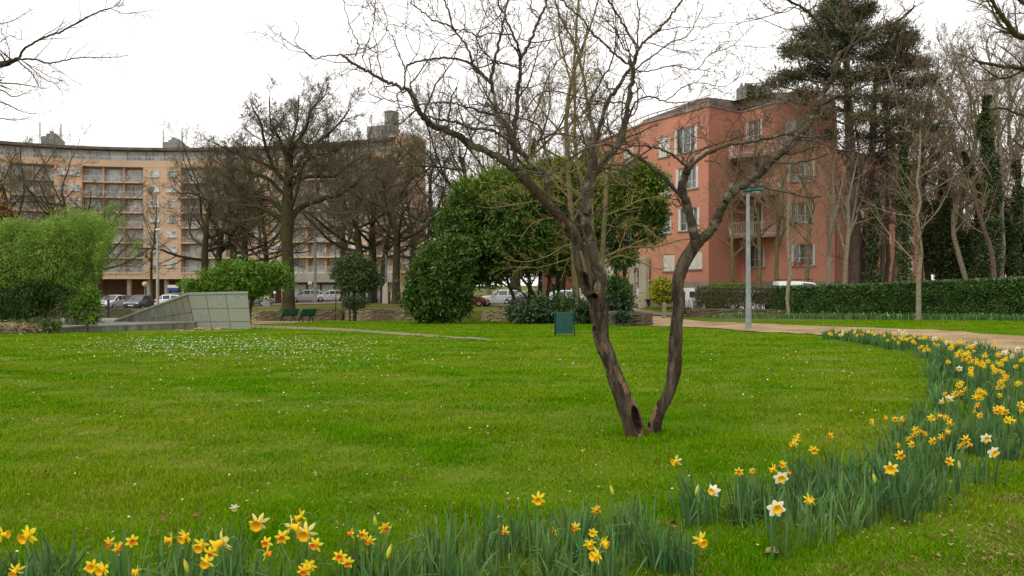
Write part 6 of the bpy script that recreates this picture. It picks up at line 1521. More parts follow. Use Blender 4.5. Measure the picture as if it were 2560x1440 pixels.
for nrep in np.unique(reps):
    m = reps == nrep
    A, AR = spawn(rg, AP[m], AR_[m], int(nrep), .22, 1, 52, 18, .0, 9, .26, .07, .42, .0036, .4, minlen=.001)
    # lengths set explicitly: 0.25-0.8 m
    base_ = A[:, :1]; ln = rg.uniform(.22, .85, len(A))[:, None, None] * 1000
    A = base_ + (A - base_) * ln
    A[:, 1:-1] += rg.normal(0, .006, (len(A), 7, 3))
    AR = np.minimum(AR, .009); tw.tubes(A, AR, 4)
    A2, AR2 = spawn(rg, A, AR, 5, .15, 1, 55, 18, .48, 7, .24, .05, .7, .0027, .5); tw.tubes(A2, AR2, 3)
    A3, AR3 = spawn(rg, A2, AR2, 3, .15, 1, 60, 18, .38, 5, .2, .04, .8, .0021, .7); tw.tubes(A3, AR3, 3)
tw.build('twigs', 'twig', old)

# ------------------------------------------------------------------ branches reaching in from trees just outside the frame
def side_tree(name, label, px, Y, trunkpts, paths, bark, twigm, seed, r0, levels, offs=3):
    rg = np.random.default_rng(seed); p0 = on(px, Y); root = empty(name, p0, label=label, cat='tree')
    q = smooth_pl(np.array([p0 - (0, 0, .3)] + [P(a_, b_, Y) for a_, b_ in trunkpts]), 20); MB().tube(q - p0, np.linspace(r0, r0 * .5, 20), 12).build('trunk', bark, root, smooth=True)
    b = MB(); t_ = MB(); AP, AR = [], []
    for l, w0, w1, dy in paths:
        n = len(l); pp = np.array([P(a_, b_, Y + dy * i / (n - 1)) for i, (a_, b_) in enumerate(l)]); k = n * 6; qq = smooth_pl(pp, k); qq[1:-1] += rg.normal(0, .003 * Y / 10, (k - 2, 3)); r = np.linspace(w0, w1, k) / 2 / F * Y; b.tube(qq - p0, r, 7)
        AP.append(resample(qq, 20) - p0); AR.append(np.interp(np.linspace(0, 1, 20), np.linspace(0, 1, k), r))
    A, R2 = np.array(AP), np.array(AR)
    for n, ra, K, rm, ml_ in levels:
        A, R2 = spawn(rg, A, R2, n, .12, 1, 42, 15, ra, K, .13, .0, .5, rm, .45, minlen=ml_); t_.tubes(A, R2, 3)
    b.build('branches', bark, root, smooth=True); t_.build('twigs', twigm, root)
    return root
side_tree('overhanging_tree', 'bare branches reaching into the top left corner from a tree outside the frame', -520, 13, [(-520, 500), (-480, 250), (-420, 120)],
    [([(-450, 230), (-250, 210), (-60, 175), (0, 161), (24, 156), (48, 145)], 30, 8, -.5), ([(48, 145), (58, 125), (72, 115), (105, 96), (155, 78), (205, 50), (247, 30), (275, 21)], 6, 3, -.6), ([(275, 21), (310, 33), (345, 31), (372, 27)], 2, 1.2, -.6),
     ([(275, 21), (295, 10), (305, -10)], 2, 1.2, -.6), ([(48, 148), (88, 149), (110, 156), (130, 157), (165, 150), (205, 143), (250, 144), (290, 143), (320, 138)], 5, 1.5, -.7), ([(40, 148), (62, 168), (80, 185), (92, 205), (96, 215)], 3.5, 1.6, -.5),
     ([(62, 155), (90, 180), (115, 200), (138, 210), (158, 235)], 3, 1.2, -.5), ([(55, 152), (95, 175), (125, 192), (165, 205)], 2, 1, -.6), ([(-200, 200), (-60, 205), (20, 208), (70, 214), (115, 222)], 5, 1.6, -.5), ([(-300, 210), (-100, 215), (0, 225), (35, 242), (80, 225)], 6, 1.2, 0),
     ([(-300, 225), (-120, 235), (0, 255), (45, 275), (80, 285)], 6, 1.2, .3), ([(-150, 280), (-20, 292), (30, 300), (70, 295)], 4, 1, .3), ([(-120, 60), (-20, 57), (12, 58), (40, 48), (65, 32), (85, 24)], 3, 1.2, -.3), ([(24, 152), (22, 120), (10, 90), (0, 75)], 2.5, 1, 0), ([(-50, 170), (-20, 130), (20, 90), (50, 100), (55, 75)], 3, 1, 0)],
    'bark', 'twig', 51, .28, [(10, .30, 6, .0035, .12), (5, .45, 5, .0027, .05)])
side_tree('overhanging_oak', 'bare oak limbs reaching in at the top right corner from outside the frame', 2760, 30, [(2770, 500), (2740, 200), (2720, 60)],
    [([(2735, 180), (2660, 130), (2600, 100), (2545, 90), (2520, 60), (2490, 20), (2470, -20)], 20, 7, -1), ([(2730, 260), (2640, 200), (2560, 172), (2500, 165), (2450, 155), (2430, 150)], 16, 4, -1), ([(2545, 90), (2500, 60), (2470, 5), (2450, 10)], 7, 3, 1),
     ([(2560, 175), (2500, 195), (2440, 150), (2420, 110)], 6, 2, 1), ([(2740, 330), (2650, 300), (2560, 290), (2500, 270), (2440, 290)], 10, 3, 1), ([(2735, 120), (2640, 40), (2560, 10), (2520, -40)], 16, 6, -1), ([(2740, 400), (2660, 400), (2580, 380), (2520, 340)], 8, 3, 0)],
    'oak_bark', 'oak_twig', 52, .5, [(12, .36, 7, .008, .5), (7, .5, 6, .006, .2), (5, .5, 4, .005, .1)])

mossy = side_tree('mossy_tree', 'slender mossy yellow green tree with low twiggy boughs close behind the old lawn tree', 1502, 36, [(1504, 740), (1506, 640), (1512, 540), (1517, 452), (1535, 380), (1560, 300), (1580, 230)],
    [([(1502, 700), (1490, 620), (1475, 540), (1450, 450), (1438, 350), (1438, 250), (1436, 164), (1442, 60), (1450, -30)], 11, 5, .5), ([(1517, 452), (1500, 380), (1475, 300), (1460, 200), (1440, 120), (1400, 40), (1380, -30)], 9, 4, -.5), ([(1438, 250), (1420, 180), (1400, 90), (1395, -10)], 6, 3, .8), ([(1438, 170), (1465, 100), (1490, 20), (1500, -30)], 6, 3, .3),
     ([(1508, 645), (1560, 622), (1610, 618), (1660, 612), (1700, 600), (1760, 598)], 6, 2, -1), ([(1508, 660), (1550, 640), (1600, 655), (1635, 670), (1650, 672)], 5, 2, -.6), ([(1498, 640), (1470, 610), (1420, 612), (1370, 640), (1310, 655), (1260, 645)], 5, 2, -1), ([(1500, 655), (1450, 640), (1400, 655), (1350, 668), (1290, 668), (1250, 672)], 5, 2, -.3),
     ([(1490, 600), (1440, 560), (1380, 545), (1330, 560), (1300, 600)], 5, 2, -.6), ([(1480, 560), (1430, 520), (1370, 500), (1300, 510), (1230, 520), (1190, 515)], 5, 1.6, -.8), ([(1512, 540), (1560, 520), (1600, 500), (1650, 490), (1690, 470)], 5, 2, -.4), ([(1512, 560), (1550, 570), (1600, 560), (1640, 590), (1670, 600)], 4, 1.6, .2), ([(1470, 500), (1400, 450), (1340, 440), (1290, 470), (1240, 480)], 5, 1.6, .8)],
    'moss_bark', 'moss_twig', 61, .13, [(11, .30, 6, .007, .5), (6, .5, 5, .0055, .2), (4, .5, 4, .005, .1)])
# ------------------------------------------------------------------ grass, daisies and litter
rg = np.random.default_rng(101)
def inside(poly, x, y):
    poly = np.asarray(poly); r = np.zeros(len(x), bool); j = len(poly) - 1
    for i in range(len(poly)):
        a_, b_ = poly[i], poly[j]; c = ((a_[1] > y) != (b_[1] > y)) & (x < (b_[0] - a_[0]) * (y - a_[1]) / (b_[1] - a_[1] + 1e-12) + a_[0]); r ^= c; j = i
    return r
pn = smooth_pl(np.array([p[:2] for p in PN0], float), 80); pf = smooth_pl(np.array([p[:2] for p in PF], float), 80)
PATHPOLY = np.vstack([pn, pf[::-1]])
def gbump(x, y): return 0.012 * (np.sin(x * 3.1 + y * 1.7) + np.sin(x * 1.3 - y * 4.1) * .8) * (y < 30)
NG = 950000
y = np.exp(rg.uniform(np.log(3.4), np.log(58), NG)); x = rg.uniform(-1, 1, NG) * (.68 * y + .6)
pathd = inside(PATHPOLY, x, y) | (y > wallY(x / y) - .1) | ((x < -12) & (y > 33) & (x / y > -.58) & (x / y < -.325) & (y < 41.5)) | ((np.abs(x / y + .3) < .03) & (y > 46))
pd = np.full(NG, 9.0)
for i in range(0, 80): pd = np.minimum(pd, (x - pn[i, 0]) ** 2 + (y - pn[i, 1]) ** 2)
pd = np.sqrt(pd)
nzv = snoise(np.stack([x, y, 0 * x], 1), 2.2, 12); nz2 = snoise(np.stack([x, y, 0 * x], 1), .7, 13)
keep = (~pathd | (rg.random(NG) < .03 + (y < 9) * np.clip(.75 - pd * .55 + .5 * nzv, 0, .8))) & (rg.random(NG) < np.clip(.30 + pd * np.where(y < 9, .42, .8) + .35 * nzv, 0, 1)) & (rg.random(NG) < .62 + .5 * nzv)
ring = (np.hypot(x - pb[0] - .05, y - pb[1]) < .42)
keep |= ring
x, y, nzv, nz2, ring, pd = x[keep], y[keep], nzv[keep], nz2[keep], ring[keep], pd[keep]; n = len(x)
z = G(x, y) + gbump(x, y)
h = rg.uniform(.022, .050, n) * (1 + .35 * nzv + .25 * nz2) * np.clip(.55 + pd * .4, .5, 1); h = np.clip(h, .012, .11); h[ring] *= 1.7
wd = .0021 * np.clip(y / 4.2, 1, 9) * rg.uniform(.7, 1.4, n)
a_ = rg.uniform(0, 6.283, n); d = np.stack([np.cos(a_), np.sin(a_), 0 * a_], 1); pr = np.stack([-np.sin(a_), np.cos(a_), 0 * a_], 1)
ln = rg.uniform(.15, .9, n)[:, None] * h[:, None]
b0 = np.stack([x, y, z - .004], 1); m1 = b0 + d * ln * .35 + np.array((0, 0, 1)) * h[:, None] * .6; tp = b0 + d * ln + np.array((0, 0, 1)) * h[:, None]
V = np.stack([b0 - pr * wd[:, None], b0 + pr * wd[:, None], m1 + pr * wd[:, None] * .8, m1 - pr * wd[:, None] * .8, tp], 1).reshape(-1, 3)
k = np.arange(n)[:, None] * 5
mb = MB(); mb.add(V, k + np.array([[0, 1, 2, 3]])); mb.f.append(k + np.array([[3, 2, 4]])); mb.mi.append(np.zeros(n, int))
o = mb.build('grass', 'grass'); tag(o, kind='stuff')
# dry thatch, brown blades and worn patches
ND = 30000
y = np.exp(rg.uniform(np.log(3.5), np.log(24), ND)); x = rg.uniform(-1, 1, ND) * (.68 * y + .6)
wx = np.concatenate([rg.uniform(1.0, 5.5, 34000), rg.uniform(3, 8, 9000)]); wy = np.concatenate([rg.uniform(3.6, 6.4, 34000), rg.uniform(5, 9.5, 9000)])
x = np.concatenate([x, wx]); y = np.concatenate([y, wy]); pd2 = np.full(len(x), 9.0)
for i in range(0, 80): pd2 = np.minimum(pd2, (x - pn[i, 0]) ** 2 + (y - pn[i, 1]) ** 2)
pd2 = np.sqrt(pd2); ins = inside(PATHPOLY, x, y); nn3 = snoise(np.stack([x, y, 0 * x], 1), 1.7, 33); worn = np.arange(len(x)) >= ND
ok = np.where(worn, (pd2 < 1.0 + .5 * nn3) & (rg.random(len(x)) < np.where(ins, .35 * (pd2 < .5), .8)), ~ins & (nn3 > -.1))
x, y = x[ok], y[ok]; n = len(x); z = G(x, y) + gbump(x, y); h = rg.uniform(.012, .034, n); a_ = rg.uniform(0, 6.283, n); d = np.stack([np.cos(a_), np.sin(a_), 0 * a_], 1); pr = np.stack([-np.sin(a_), np.cos(a_), 0 * a_], 1)
wd = (.0022 * np.clip(y / 4.2, 1, 4) * rg.uniform(.7, 1.5, n))[:, None]; b0 = np.stack([x, y, z + h * .5], 1); ln = (h * rg.uniform(.6, 1.6, n))[:, None]
V = np.stack([b0 - pr * wd, b0 + pr * wd, b0 + d * ln + pr * wd * .6 + np.array((0, 0, 1)) * h[:, None] * .6, b0 + d * ln - pr * wd * .6 + np.array((0, 0, 1)) * h[:, None] * .6], 1).reshape(-1, 3)
o = MB().add(V, np.arange(n * 4).reshape(n, 4)).build('dry_grass', 'dry_grass'); tag(o, kind='stuff')
# daisies
def discs(x, y, r, hgt, name, m, seed):
    rg = np.random.default_rng(seed); n = len(x); z = G(x, y) + gbump(x, y) + hgt; an = np.arange(6) * np.pi / 3
    tx, ty = rg.normal(0, .25, (2, n)); V = np.stack([x[:, None] + r[:, None] * np.cos(an), y[:, None] + r[:, None] * np.sin(an), z[:, None] + r[:, None] * (tx[:, None] * np.cos(an) + ty[:, None] * np.sin(an))], -1)
    o = MB().add(V.reshape(-1, 3), (np.arange(n)[:, None] * 6 + np.array([[0, 1, 2, 3]]))); o.f.append(np.arange(n)[:, None] * 6 + np.array([[0, 3, 4, 5]])); o.mi.append(np.zeros(n, int))
    o = o.build(name, m); tag(o, kind='stuff'); return o
X1, Y1 = [], []
def daisies(cx, cy, sx, sy, n):
    for _ in range(n):
        p = hit(rg.normal(cx, sx), max(828, rg.normal(cy, sy))); X1.append(p[0]); Y1.append(p[1])
daisies(560, 872, 180, 17, 900); daisies(400, 866, 110, 12, 500); daisies(760, 868, 90, 13, 420); daisies(600, 858, 200, 8, 400); daisies(800, 905, 160, 22, 260); daisies(1400, 880, 250, 30, 110); daisies(1950, 940, 200, 50, 90); daisies(600, 980, 300, 60, 90)
for _ in range(160): p = hit(rg.uniform(0, 2500), 850 + 560 * rg.random() ** 1.7); X1.append(p[0]); Y1.append(p[1])
X1, Y1 = np.array(X1), np.array(Y1); ok = ~inside(PATHPOLY, X1, Y1); X1, Y1 = X1[ok], Y1[ok]
discs(X1, Y1, np.clip(.0085 * np.sqrt(Y1 / 6), .007, .018) * rg.uniform(.7, 1.2, len(X1)), .055, 'daisies', 'daisy', 7)
# fallen leaves
def leaf_shape(seed, s=1.0):
    r2 = np.random.default_rng(seed); pts = []
    for i in range(12):
        t = i / 12 * 6.283; rr = (.6 + .4 * abs(math.sin(t * 2.5 + seed))) * s; pts.append((rr * math.cos(t) * .75, rr * math.sin(t), .35 * s * math.sin(t * 2 + seed) * .6 + .12 * s))
    v = [(0, 0, .02 * s)] + pts; return np.array(v), [(0, 1 + i, 1 + (i + 1) % 12) for i in range(12)]
lspots = [(2250, 1283, .045, 'curled russet oak leaf on the grass below the right daffodils'), (2365, 1262, .045, 'large russet leaf under the right hand daffodils'), (1677, 1325, .05, 'dark red leaf between the daffodil clumps before the old tree'),
          (110, 1194, .045, 'russet leaf on the lawn near the left edge'), (788, 1198, .05, 'long pale dry leaf in the middle of the lawn'), (410, 1315, .035, 'small brown leaf behind the front left daffodils'), (1320, 1010, .035, 'russet leaf left of the old tree trunk'),
          (2515, 1225, .035, 'brown leaf at the right edge of the grass beyond the daffodils'), (1925, 1400, .06, 'pale brown leaf under the front daffodils at the foot of the right clump'), (490, 1305, .03, 'pinkish leaf on the grass behind the left daffodils')]
for i, (px, py, s_, lab) in enumerate(lspots):
    p = hit(px, py); v, f = leaf_shape(i, s_); v = v.copy()
    if 'long pale' in lab: v[:, 1] *= .28; v[:, 0] *= 1.3
    o = MB().add(v, f).build('fallen_leaf', 'pale_fallen' if 'pale' in lab else 'fallen'); o.location = p + (0, 0, .045); o.rotation_euler = (.3, .2, i * 1.3); tag(o, lab, 'leaf')
lb = MB()
for i in range(700):
    px, py = rg.uniform(0, 2560), 850 + 560 * rg.random() ** 1.25
    if rg.random() < .12: px, py = rg.normal(2350, 180), rg.normal(1340, 60)
    p = hit(px, max(840, py)); v, f = leaf_shape(i % 9, rg.uniform(.010, .024) * (1 + .3 * (p[1] > 8))); c, s_ = math.cos(i), math.sin(i); v = v @ np.array([[c, -s_, 0], [s_, c, 0], [0, 0, 1]]); lb.add(v + p + (0, 0, .04), f, i % 3 == 0)
o = lb.build('leaf_litter', ['fallen', 'pale_fallen']); tag(o, kind='stuff')

# ------------------------------------------------------------------ daffodils
bed = np.array([(-350, 1600, .32), (0, 1560, .35), (300, 1530, .38), (560, 1515, .40), (850, 1520, .40), (1080, 1470, .34), (1400, 1440, .45), (1600, 1420, .45), (1850, 1350, .50), (2080, 1285, .50), (2280, 1200, .50), (2420, 1110, .62), (2510, 1035, .85), (2520, 980, 1.1), (2500, 930, 1.2), (2430, 900, 1.0), (2330, 880, .8), (2220, 862, .6), (2120, 850, .45), (2070, 845, .3)])
bp = np.array([hit(a_, b_)[:2].tolist() + [c_] for a_, b_, c_ in bed]); bed_s = resample(smooth_pl(bp, 200), 600)
seglen = np.linalg.norm(bed_s[-1, :2] - bed_s[0, :2])
rg = np.random.default_rng(202)
cl = []
dlen = np.concatenate([[0], np.cumsum(np.linalg.norm(np.diff(bed_s[:, :2], axis=0), axis=1))]); Lb = dlen[-1]
NC = 900
for i in range(NC):
    s_ = rg.random() * Lb; k = np.searchsorted(dlen, s_) - 1; k = min(max(k, 0), 598); p = bed_s[k]; t = bed_s[k + 1, :2] - p[:2]; t /= np.linalg.norm(t) + 1e-9; nn_ = np.array((-t[1], t[0]))
    q = p[:2] + nn_ * rg.uniform(-1, 1) * p[2]
    if math.sin(s_ * 2.3) + .8 * math.sin(s_ * 5.1 + 1) < -.55 and s_ < Lb * .42: continue
    cl.append((q[0], q[1], rg.uniform(.8, 1.15)))
for px, py in [(20, 1500), (90, 1490), (180, 1520), (300, 1490), (430, 1480), (470, 1470), (560, 1475), (610, 1465), (690, 1480), (760, 1480), (870, 1490), (920, 1480), (1080, 1440), (1110, 1430), (1250, 1420), (1280, 1400), (1340, 1400), (1450, 1385), (1480, 1380), (1545, 1370), (1570, 1375), (1630, 1430), (1720, 1320), (1760, 1310), (1790, 1300), (1850, 1310), (1900, 1300), (1920, 1360), (1950, 1400), (2010, 1380), (2060, 1370), (2020, 1280), (2140, 1270), (2170, 1300), (2230, 1260), (2370, 1240), (2440, 1210), (2480, 1215), (2320, 1200), (1985, 1210)]:
    p = hit(px, py); cl.append((p[0], p[1], 1.08))
cl = np.array(cl); NCt = len(cl)
nl = 15; M = NCt * nl; c = np.repeat(cl, nl, 0); a_ = rg.uniform(0, 6.283, M); rr = rg.uniform(0, .085, M) * c[:, 2]
bx, by = c[:, 0] + np.cos(a_) * rr, c[:, 1] + np.sin(a_) * rr; bz = G(bx, by) - .01
Ln = rg.uniform(.22, .37, M) * c[:, 2]; lean = rg.uniform(.02, .52, M) ** 1.3 * Ln; Ln *= np.repeat(rg.uniform(.72, 1.1, NCt), nl); bend = rg.random(M) < .16
wv = rg.uniform(.0042, .0075, M) * np.clip(np.sqrt(by / 5), 1, 2); dr = np.stack([np.cos(a_), np.sin(a_)], 1); tw_ = a_ + np.pi / 2 + rg.normal(0, .9, M); pr = np.stack([np.cos(tw_), np.sin(tw_), 0 * tw_], 1)
tt = np.array([0, .3, .6, .85, 1.0]); wf = np.array([.8, 1, 1, .75, .12]); rows = []
for t, f_ in zip(tt, wf):
    o_ = lean * t ** 1.8 * (1 + 1.5 * bend * t); zz = Ln * t * (1 - .12 * t * (lean / Ln) * 3) - bend * Ln * .55 * max(0, t - .55) ** 1.2 * 2
    c_ = np.stack([bx + dr[:, 0] * o_, by + dr[:, 1] * o_, bz + zz], 1); rows += [c_ - pr * (wv * f_)[:, None], c_ + pr * (wv * f_)[:, None]]
V = np.stack(rows, 1).reshape(-1, 3); k = np.arange(M)[:, None] * 10
mb = MB(); mb.add(V, np.concatenate([k + np.array([[2 * i, 2 * i + 1, 2 * i + 3, 2 * i + 2]]) for i in range(4)]))
o = mb.build('daffodil_leaves', 'daff_leaf', smooth=True); tag(o, kind='stuff')
# leaves with buds along the foot of the laurel hedge
M = 5200; t = rg.random(M); hx = np.interp(t, [0, .15, .5, 1], [X(1800, 47), X(1960, 45), X(2250, 41), X(2700, 35.5)]); hy = np.interp(t, [0, .15, .5, 1], [47, 45, 41, 35.5]); hx += rg.normal(0, .35, M); hy += rg.normal(0, .38, M) - .1
hz = G(hx, hy); Ln = rg.uniform(.16, .36, M); a_ = rg.uniform(0, 6.28, M); w_ = .016
p0_ = np.stack([hx, hy, hz], 1); dv = np.stack([np.cos(a_) * Ln * .35, np.sin(a_) * Ln * .35, Ln], 1); pv = np.stack([-np.sin(a_), np.cos(a_), 0 * a_], 1) * w_
V = np.stack([p0_ - pv, p0_ + pv, p0_ + dv * .8 + pv * .7, p0_ + dv, p0_ + dv * .8 - pv * .7], 1).reshape(-1, 3); k = np.arange(M)[:, None] * 5
mb = MB(); mb.add(V, k + np.array([[0, 1, 2, 4]])); mb.f.append(k + np.array([[4, 2, 3]])); mb.mi.append(np.zeros(M, int))
o = mb.build('hedge_foot_plants', 'daff_leaf'); tag(o, kind='stuff')
sel = rg.choice(M, 130, replace=False); V, f = leaf_quads(rg, p0_[sel] + dv[sel] * 1.1, .085, .6); o = MB().add(V, f).build('hedge_foot_buds', 'bud'); tag(o, kind='stuff')

# flower prototypes: head faces +X, origin at the neck, radius in metres
def petals_mb(R0, curl=.0, wide=.40, seed=0):
    b = MB(); r2 = random.Random(seed)
    for i in range(6):
        a_ = i * math.pi / 3 + r2.uniform(-.1, .1); L = R0 * r2.uniform(.92, 1.06); w_ = L * wide; cu = curl + r2.uniform(-.12, .12)
        prof = [(.12, .30, 0), (.38, .85, .02), (.62, 1, .04), (.84, .62, .03), (1.0, .05, .0)]
        V = []
        for t, ww, zz in prof:
            for s_ in (-1, 0, 1):
                rad_ = L * t; off = s_ * w_ * ww * .5; x_ = R0 * zz + cu * L * t * t - (abs(s_) * .05 * L)
                yv, zv = rad_ * math.cos(a_) - off * math.sin(a_), rad_ * math.sin(a_) + off * math.cos(a_); V.append((x_ + (.004 if i % 2 else 0), yv, zv))
        b.add(V, [(3 * k + j, 3 * k + j + 1, 3 * k + j + 4, 3 * k + j + 3) for k in range(4) for j in range(2)])
    return b
def cup_mb(r, L, flare, seed=0):
    b = MB(); n = 18; V = []; prof = [(.55, 0), (.62, .35), (.72, .65), (flare * .92, .92), (flare, 1.0), (flare * .9, 1.0), (.62, .6), (.3, .12), (.02, .1)]
    for j, (rr, x_) in enumerate(prof):
        for i in range(n):
            a_ = i * 2 * math.pi / n; k = r * rr * (1 + (.09 * math.sin(a_ * 6 + seed) if 3 <= j <= 5 else 0)); V.append((L * x_ * (1 + (.06 * math.sin(a_ * 7) if 3 <= j <= 5 else 0)), k * math.cos(a_), k * math.sin(a_)))
    b.add(V, [(j * n + i, j * n + (i + 1) % n, (j + 1) * n + (i + 1) % n, (j + 1) * n + i) for j in range(len(prof) - 1) for i in range(n)]); return b
KINDS = {'yo': ('petal_yellow', 'cup_orange', .040, .016, .024, 1.05), 'y': ('petal_yellow', 'cup_yellow', .042, .017, .034, 1.3), 'w': ('petal_white', 'cup_yellow', .052, .021, .026, 1.25),
         'wy': ('petal_pale', 'cup_yellow', .047, .021, .038, 1.35), 'p': ('petal_pale', 'petal_pale', .042, .018, .034, 1.2), 'wp': ('petal_white', 'petal_pale', .045, .019, .03, 1.2)}
PROTO = {}
rf = random.Random(5)
for kn, (pm, cm, r_, cr, cL, fl) in KINDS.items():
    for v in range(3):
        pe = petals_mb(r_, [-.15, .15, -.35][v], [.46, .42, .38][v] if kn != 'w' else .62, v).build('petals', pm, smooth=True); cu = cup_mb(cr, cL, fl, v).build('trumpet', cm, smooth=True)
        PROTO[kn, v] = (pe.data, cu.data); bpy.data.objects.remove(pe); bpy.data.objects.remove(cu)
def daffodil(px, py, kn, size=1.0, face=None, stem_h=None, label=None, group=None, pitch=None):
    hh = stem_h or rf.uniform(.33, .40)
    p = hit(px, py, hh); x_, y_, gz_ = p; head = np.array((x_, y_, gz_ + hh))
    root = empty('daffodil', (x_, y_, gz_), label=label, cat='daffodil', group=group)
    yaw = face if face is not None else rf.choice([-90, -60, -120, -30, -150, -100, -75, 180 + 10, -10]) + rf.uniform(-15, 15)
    pit = pitch if pitch is not None else rf.uniform(-5, 28)
    if kn == 'b':
        b = MB(); b.lathe([(.001, -.03), (.007, -.02), (.010, .0), (.008, .02), (.001, .042)], (0, 0, hh), 8, axis=(math.cos(R(yaw)) * .3, math.sin(R(yaw)) * .3, 1)); b.build('flower_bud', 'bud', root, smooth=True)
        MB().tube([(0.02, 0, -.02), (.01, 0, hh * .5), (0, 0, hh - .02)], [.0035, .003, .003], 5).build('stem', 'daff_stem', root, smooth=True); return root
    v = rf.randrange(3); pe = bpy.data.objects.new('petals', PROTO[kn, v][0]); cu = bpy.data.objects.new('trumpet', PROTO[kn, v][1])
    for o in (pe, cu):
        COL.objects.link(o); o.parent = root; o.location = (0, 0, hh); o.rotation_euler = (rf.uniform(0, 1), R(pit), R(yaw)); o.scale = (size,) * 3
    c_, s_ = math.cos(R(yaw)), math.sin(R(yaw)); bk_ = -.035 * size
    st_ = smooth_pl(np.array([(bk_ * c_ * 2.2, bk_ * s_ * 2.2, -.02), (bk_ * c_ * 1.9, bk_ * s_ * 1.9, hh * .55), (bk_ * c_ * 1.5, bk_ * s_ * 1.5, hh * .96), (bk_ * c_ * .95, bk_ * s_ * .95, hh + .012), (0, 0, hh)]), 12)
    MB().tube(st_, [.0036] * 8 + [.003, .0036, .0048, .005], 5).build('stem', 'daff_stem', root, smooth=True)
    return root
FL = [(4, 1337, 'y', 1.0), (72, 1337, 'y', 1.25), (39, 1425, 'y', .85), (273, 1357, 'yo', .8), (295, 1367, 'yo', .75), (330, 1353, 'yo', .85), (232, 1416, 'y', .9), (260, 1421, 'y', .9), (430, 1349, 'y', 1.0), (465, 1339, 'y', 1.05), (504, 1362, 'y', 1.05), (527, 1382, 'yo', .85), (517, 1404, 'y', .85),
      (558, 1353, 'wy', 1.3), (586, 1269, 'wp', .6), (645, 1306, 'wy', 1.15), (727, 1316, 'wy', 1.2), (754, 1290, 'y', 1.05), (705, 1343, 'yo', .95), (766, 1330, 'wy', 1.15), (666, 1357, 'yo', .85), (666, 1382, 'yo', .9), (789, 1361, 'yo', 1.0), (774, 1412, 'y', .95), (760, 1426, 'yo', .85), (850, 1392, 'yo', .9), (869, 1406, 'yo', .8), (879, 1333, 'yo', .75), (906, 1337, 'yo', .75), (924, 1351, 'yo', .85), (961, 1318, 'yo', .95), (972, 1381, 'b', 1), (346, 1430, 'y', .7), (938, 1305, 'b', 1), (466, 1418, 'b', 1),
      (1345, 1248, 'y', 1.05), (1262, 1327, 'yo', .75), (1389, 1329, 'yo', .7), (1438, 1318, 'yo', .75), (1490, 1274, 'yo', .8), (1530, 1228, 'b', 1.2), (1484, 1332, 'y', .65), (1473, 1358, 'y', .8), (1506, 1355, 'y', .9), (1494, 1388, 'y', 1.0), (1751, 1350, 'y', 1.05), (1782, 1227, 'w', .8), (1692, 1152, 'wy', .95), (1848, 1179, 'yo', .85), (1880, 1177, 'yo', .6), (1940, 1271, 'w', 1.05), (2020, 1248, 'y', .85), (2032, 1252, 'y', .75), (1952, 1194, 'w', .95), (1936, 1171, 'y', .95), (1959, 1160, 'y', .85), (1970, 1182, 'yo', .8), (1742, 1226, 'b', 1),
      (1993, 1093, 'y', .95), (1985, 1108, 'y', .95), (2034, 1124, 'y', 1.0), (2077, 1089, 'yo', .85), (2229, 1172, 'wy', 1.1), (2186, 1198, 'b', 1.1), (2250, 1138, 'yo', 1.0), (2243, 1113, 'yo', .75), (2374, 1153, 'yo', .9), (2398, 1164, 'b', 1.1), (2464, 1096, 'w', .9), (2482, 1131, 'w', .95), (2179, 1054, 'yo', .75), (2216, 1043, 'y', .7), (2237, 1048, 'yo', .8), (2252, 1046, 'wy', .8),
      (2288, 1074, 'y', .9), (2300, 1078, 'yo', .8), (2286, 1086, 'yo', .8), (2271, 1096, 'yo', .8), (2279, 1112, 'yo', .8), (2314, 1084, 'yo', .7), (2332, 1102, 'yo', .9), (2328, 1045, 'y', .95), (2344, 1038, 'y', .95), (2362, 1043, 'y', .9), (2374, 1055, 'y', .9), (2364, 1078, 'y', 1.0), (2354, 1092, 'yo', .95), (2414, 1099, 'yo', .95), (2403, 1114, 'yo', .9), (2423, 1111, 'yo', .9)]
zone_names = [(0, 1010, 'front left daffodil row'), (1010, 1640, 'clump in front of the lawn, centre'), (1640, 2130, 'clump right of the old tree'), (2130, 2600, 'right hand daffodil bank')]
desc = {'yo': 'yellow daffodil with orange cup', 'y': 'all yellow daffodil', 'w': 'white daffodil with yellow cup', 'wy': 'cream daffodil with yellow trumpet', 'wp': 'faded whitish daffodil', 'b': 'closed yellow green daffodil bud'}
ordn = ['first', 'second', 'third', 'fourth', 'fifth', 'sixth', 'seventh', 'eighth', 'ninth', 'tenth', 'eleventh', 'twelfth', 'thirteenth', 'fourteenth', 'fifteenth', 'sixteenth', 'seventeenth', 'eighteenth', 'nineteenth']
short = {0: 'in the front left row', 1: 'in the front centre clump', 2: 'in the clump right of the old tree', 3: 'in the right bank'}
for zi, (xa, xb, _) in enumerate(zone_names):
    for kn in desc:
        g = sorted([f for f in FL if f[2] == kn and xa <= f[0] < xb])
        for j, (px, py, k_, sz) in enumerate(g):
            lab = desc[kn] + ' ' + short[zi] + ('' if len(g) == 1 else f', {ordn[j]} from left')
            daffodil(px, py, kn, sz, label=lab, group='daffodils in the border')
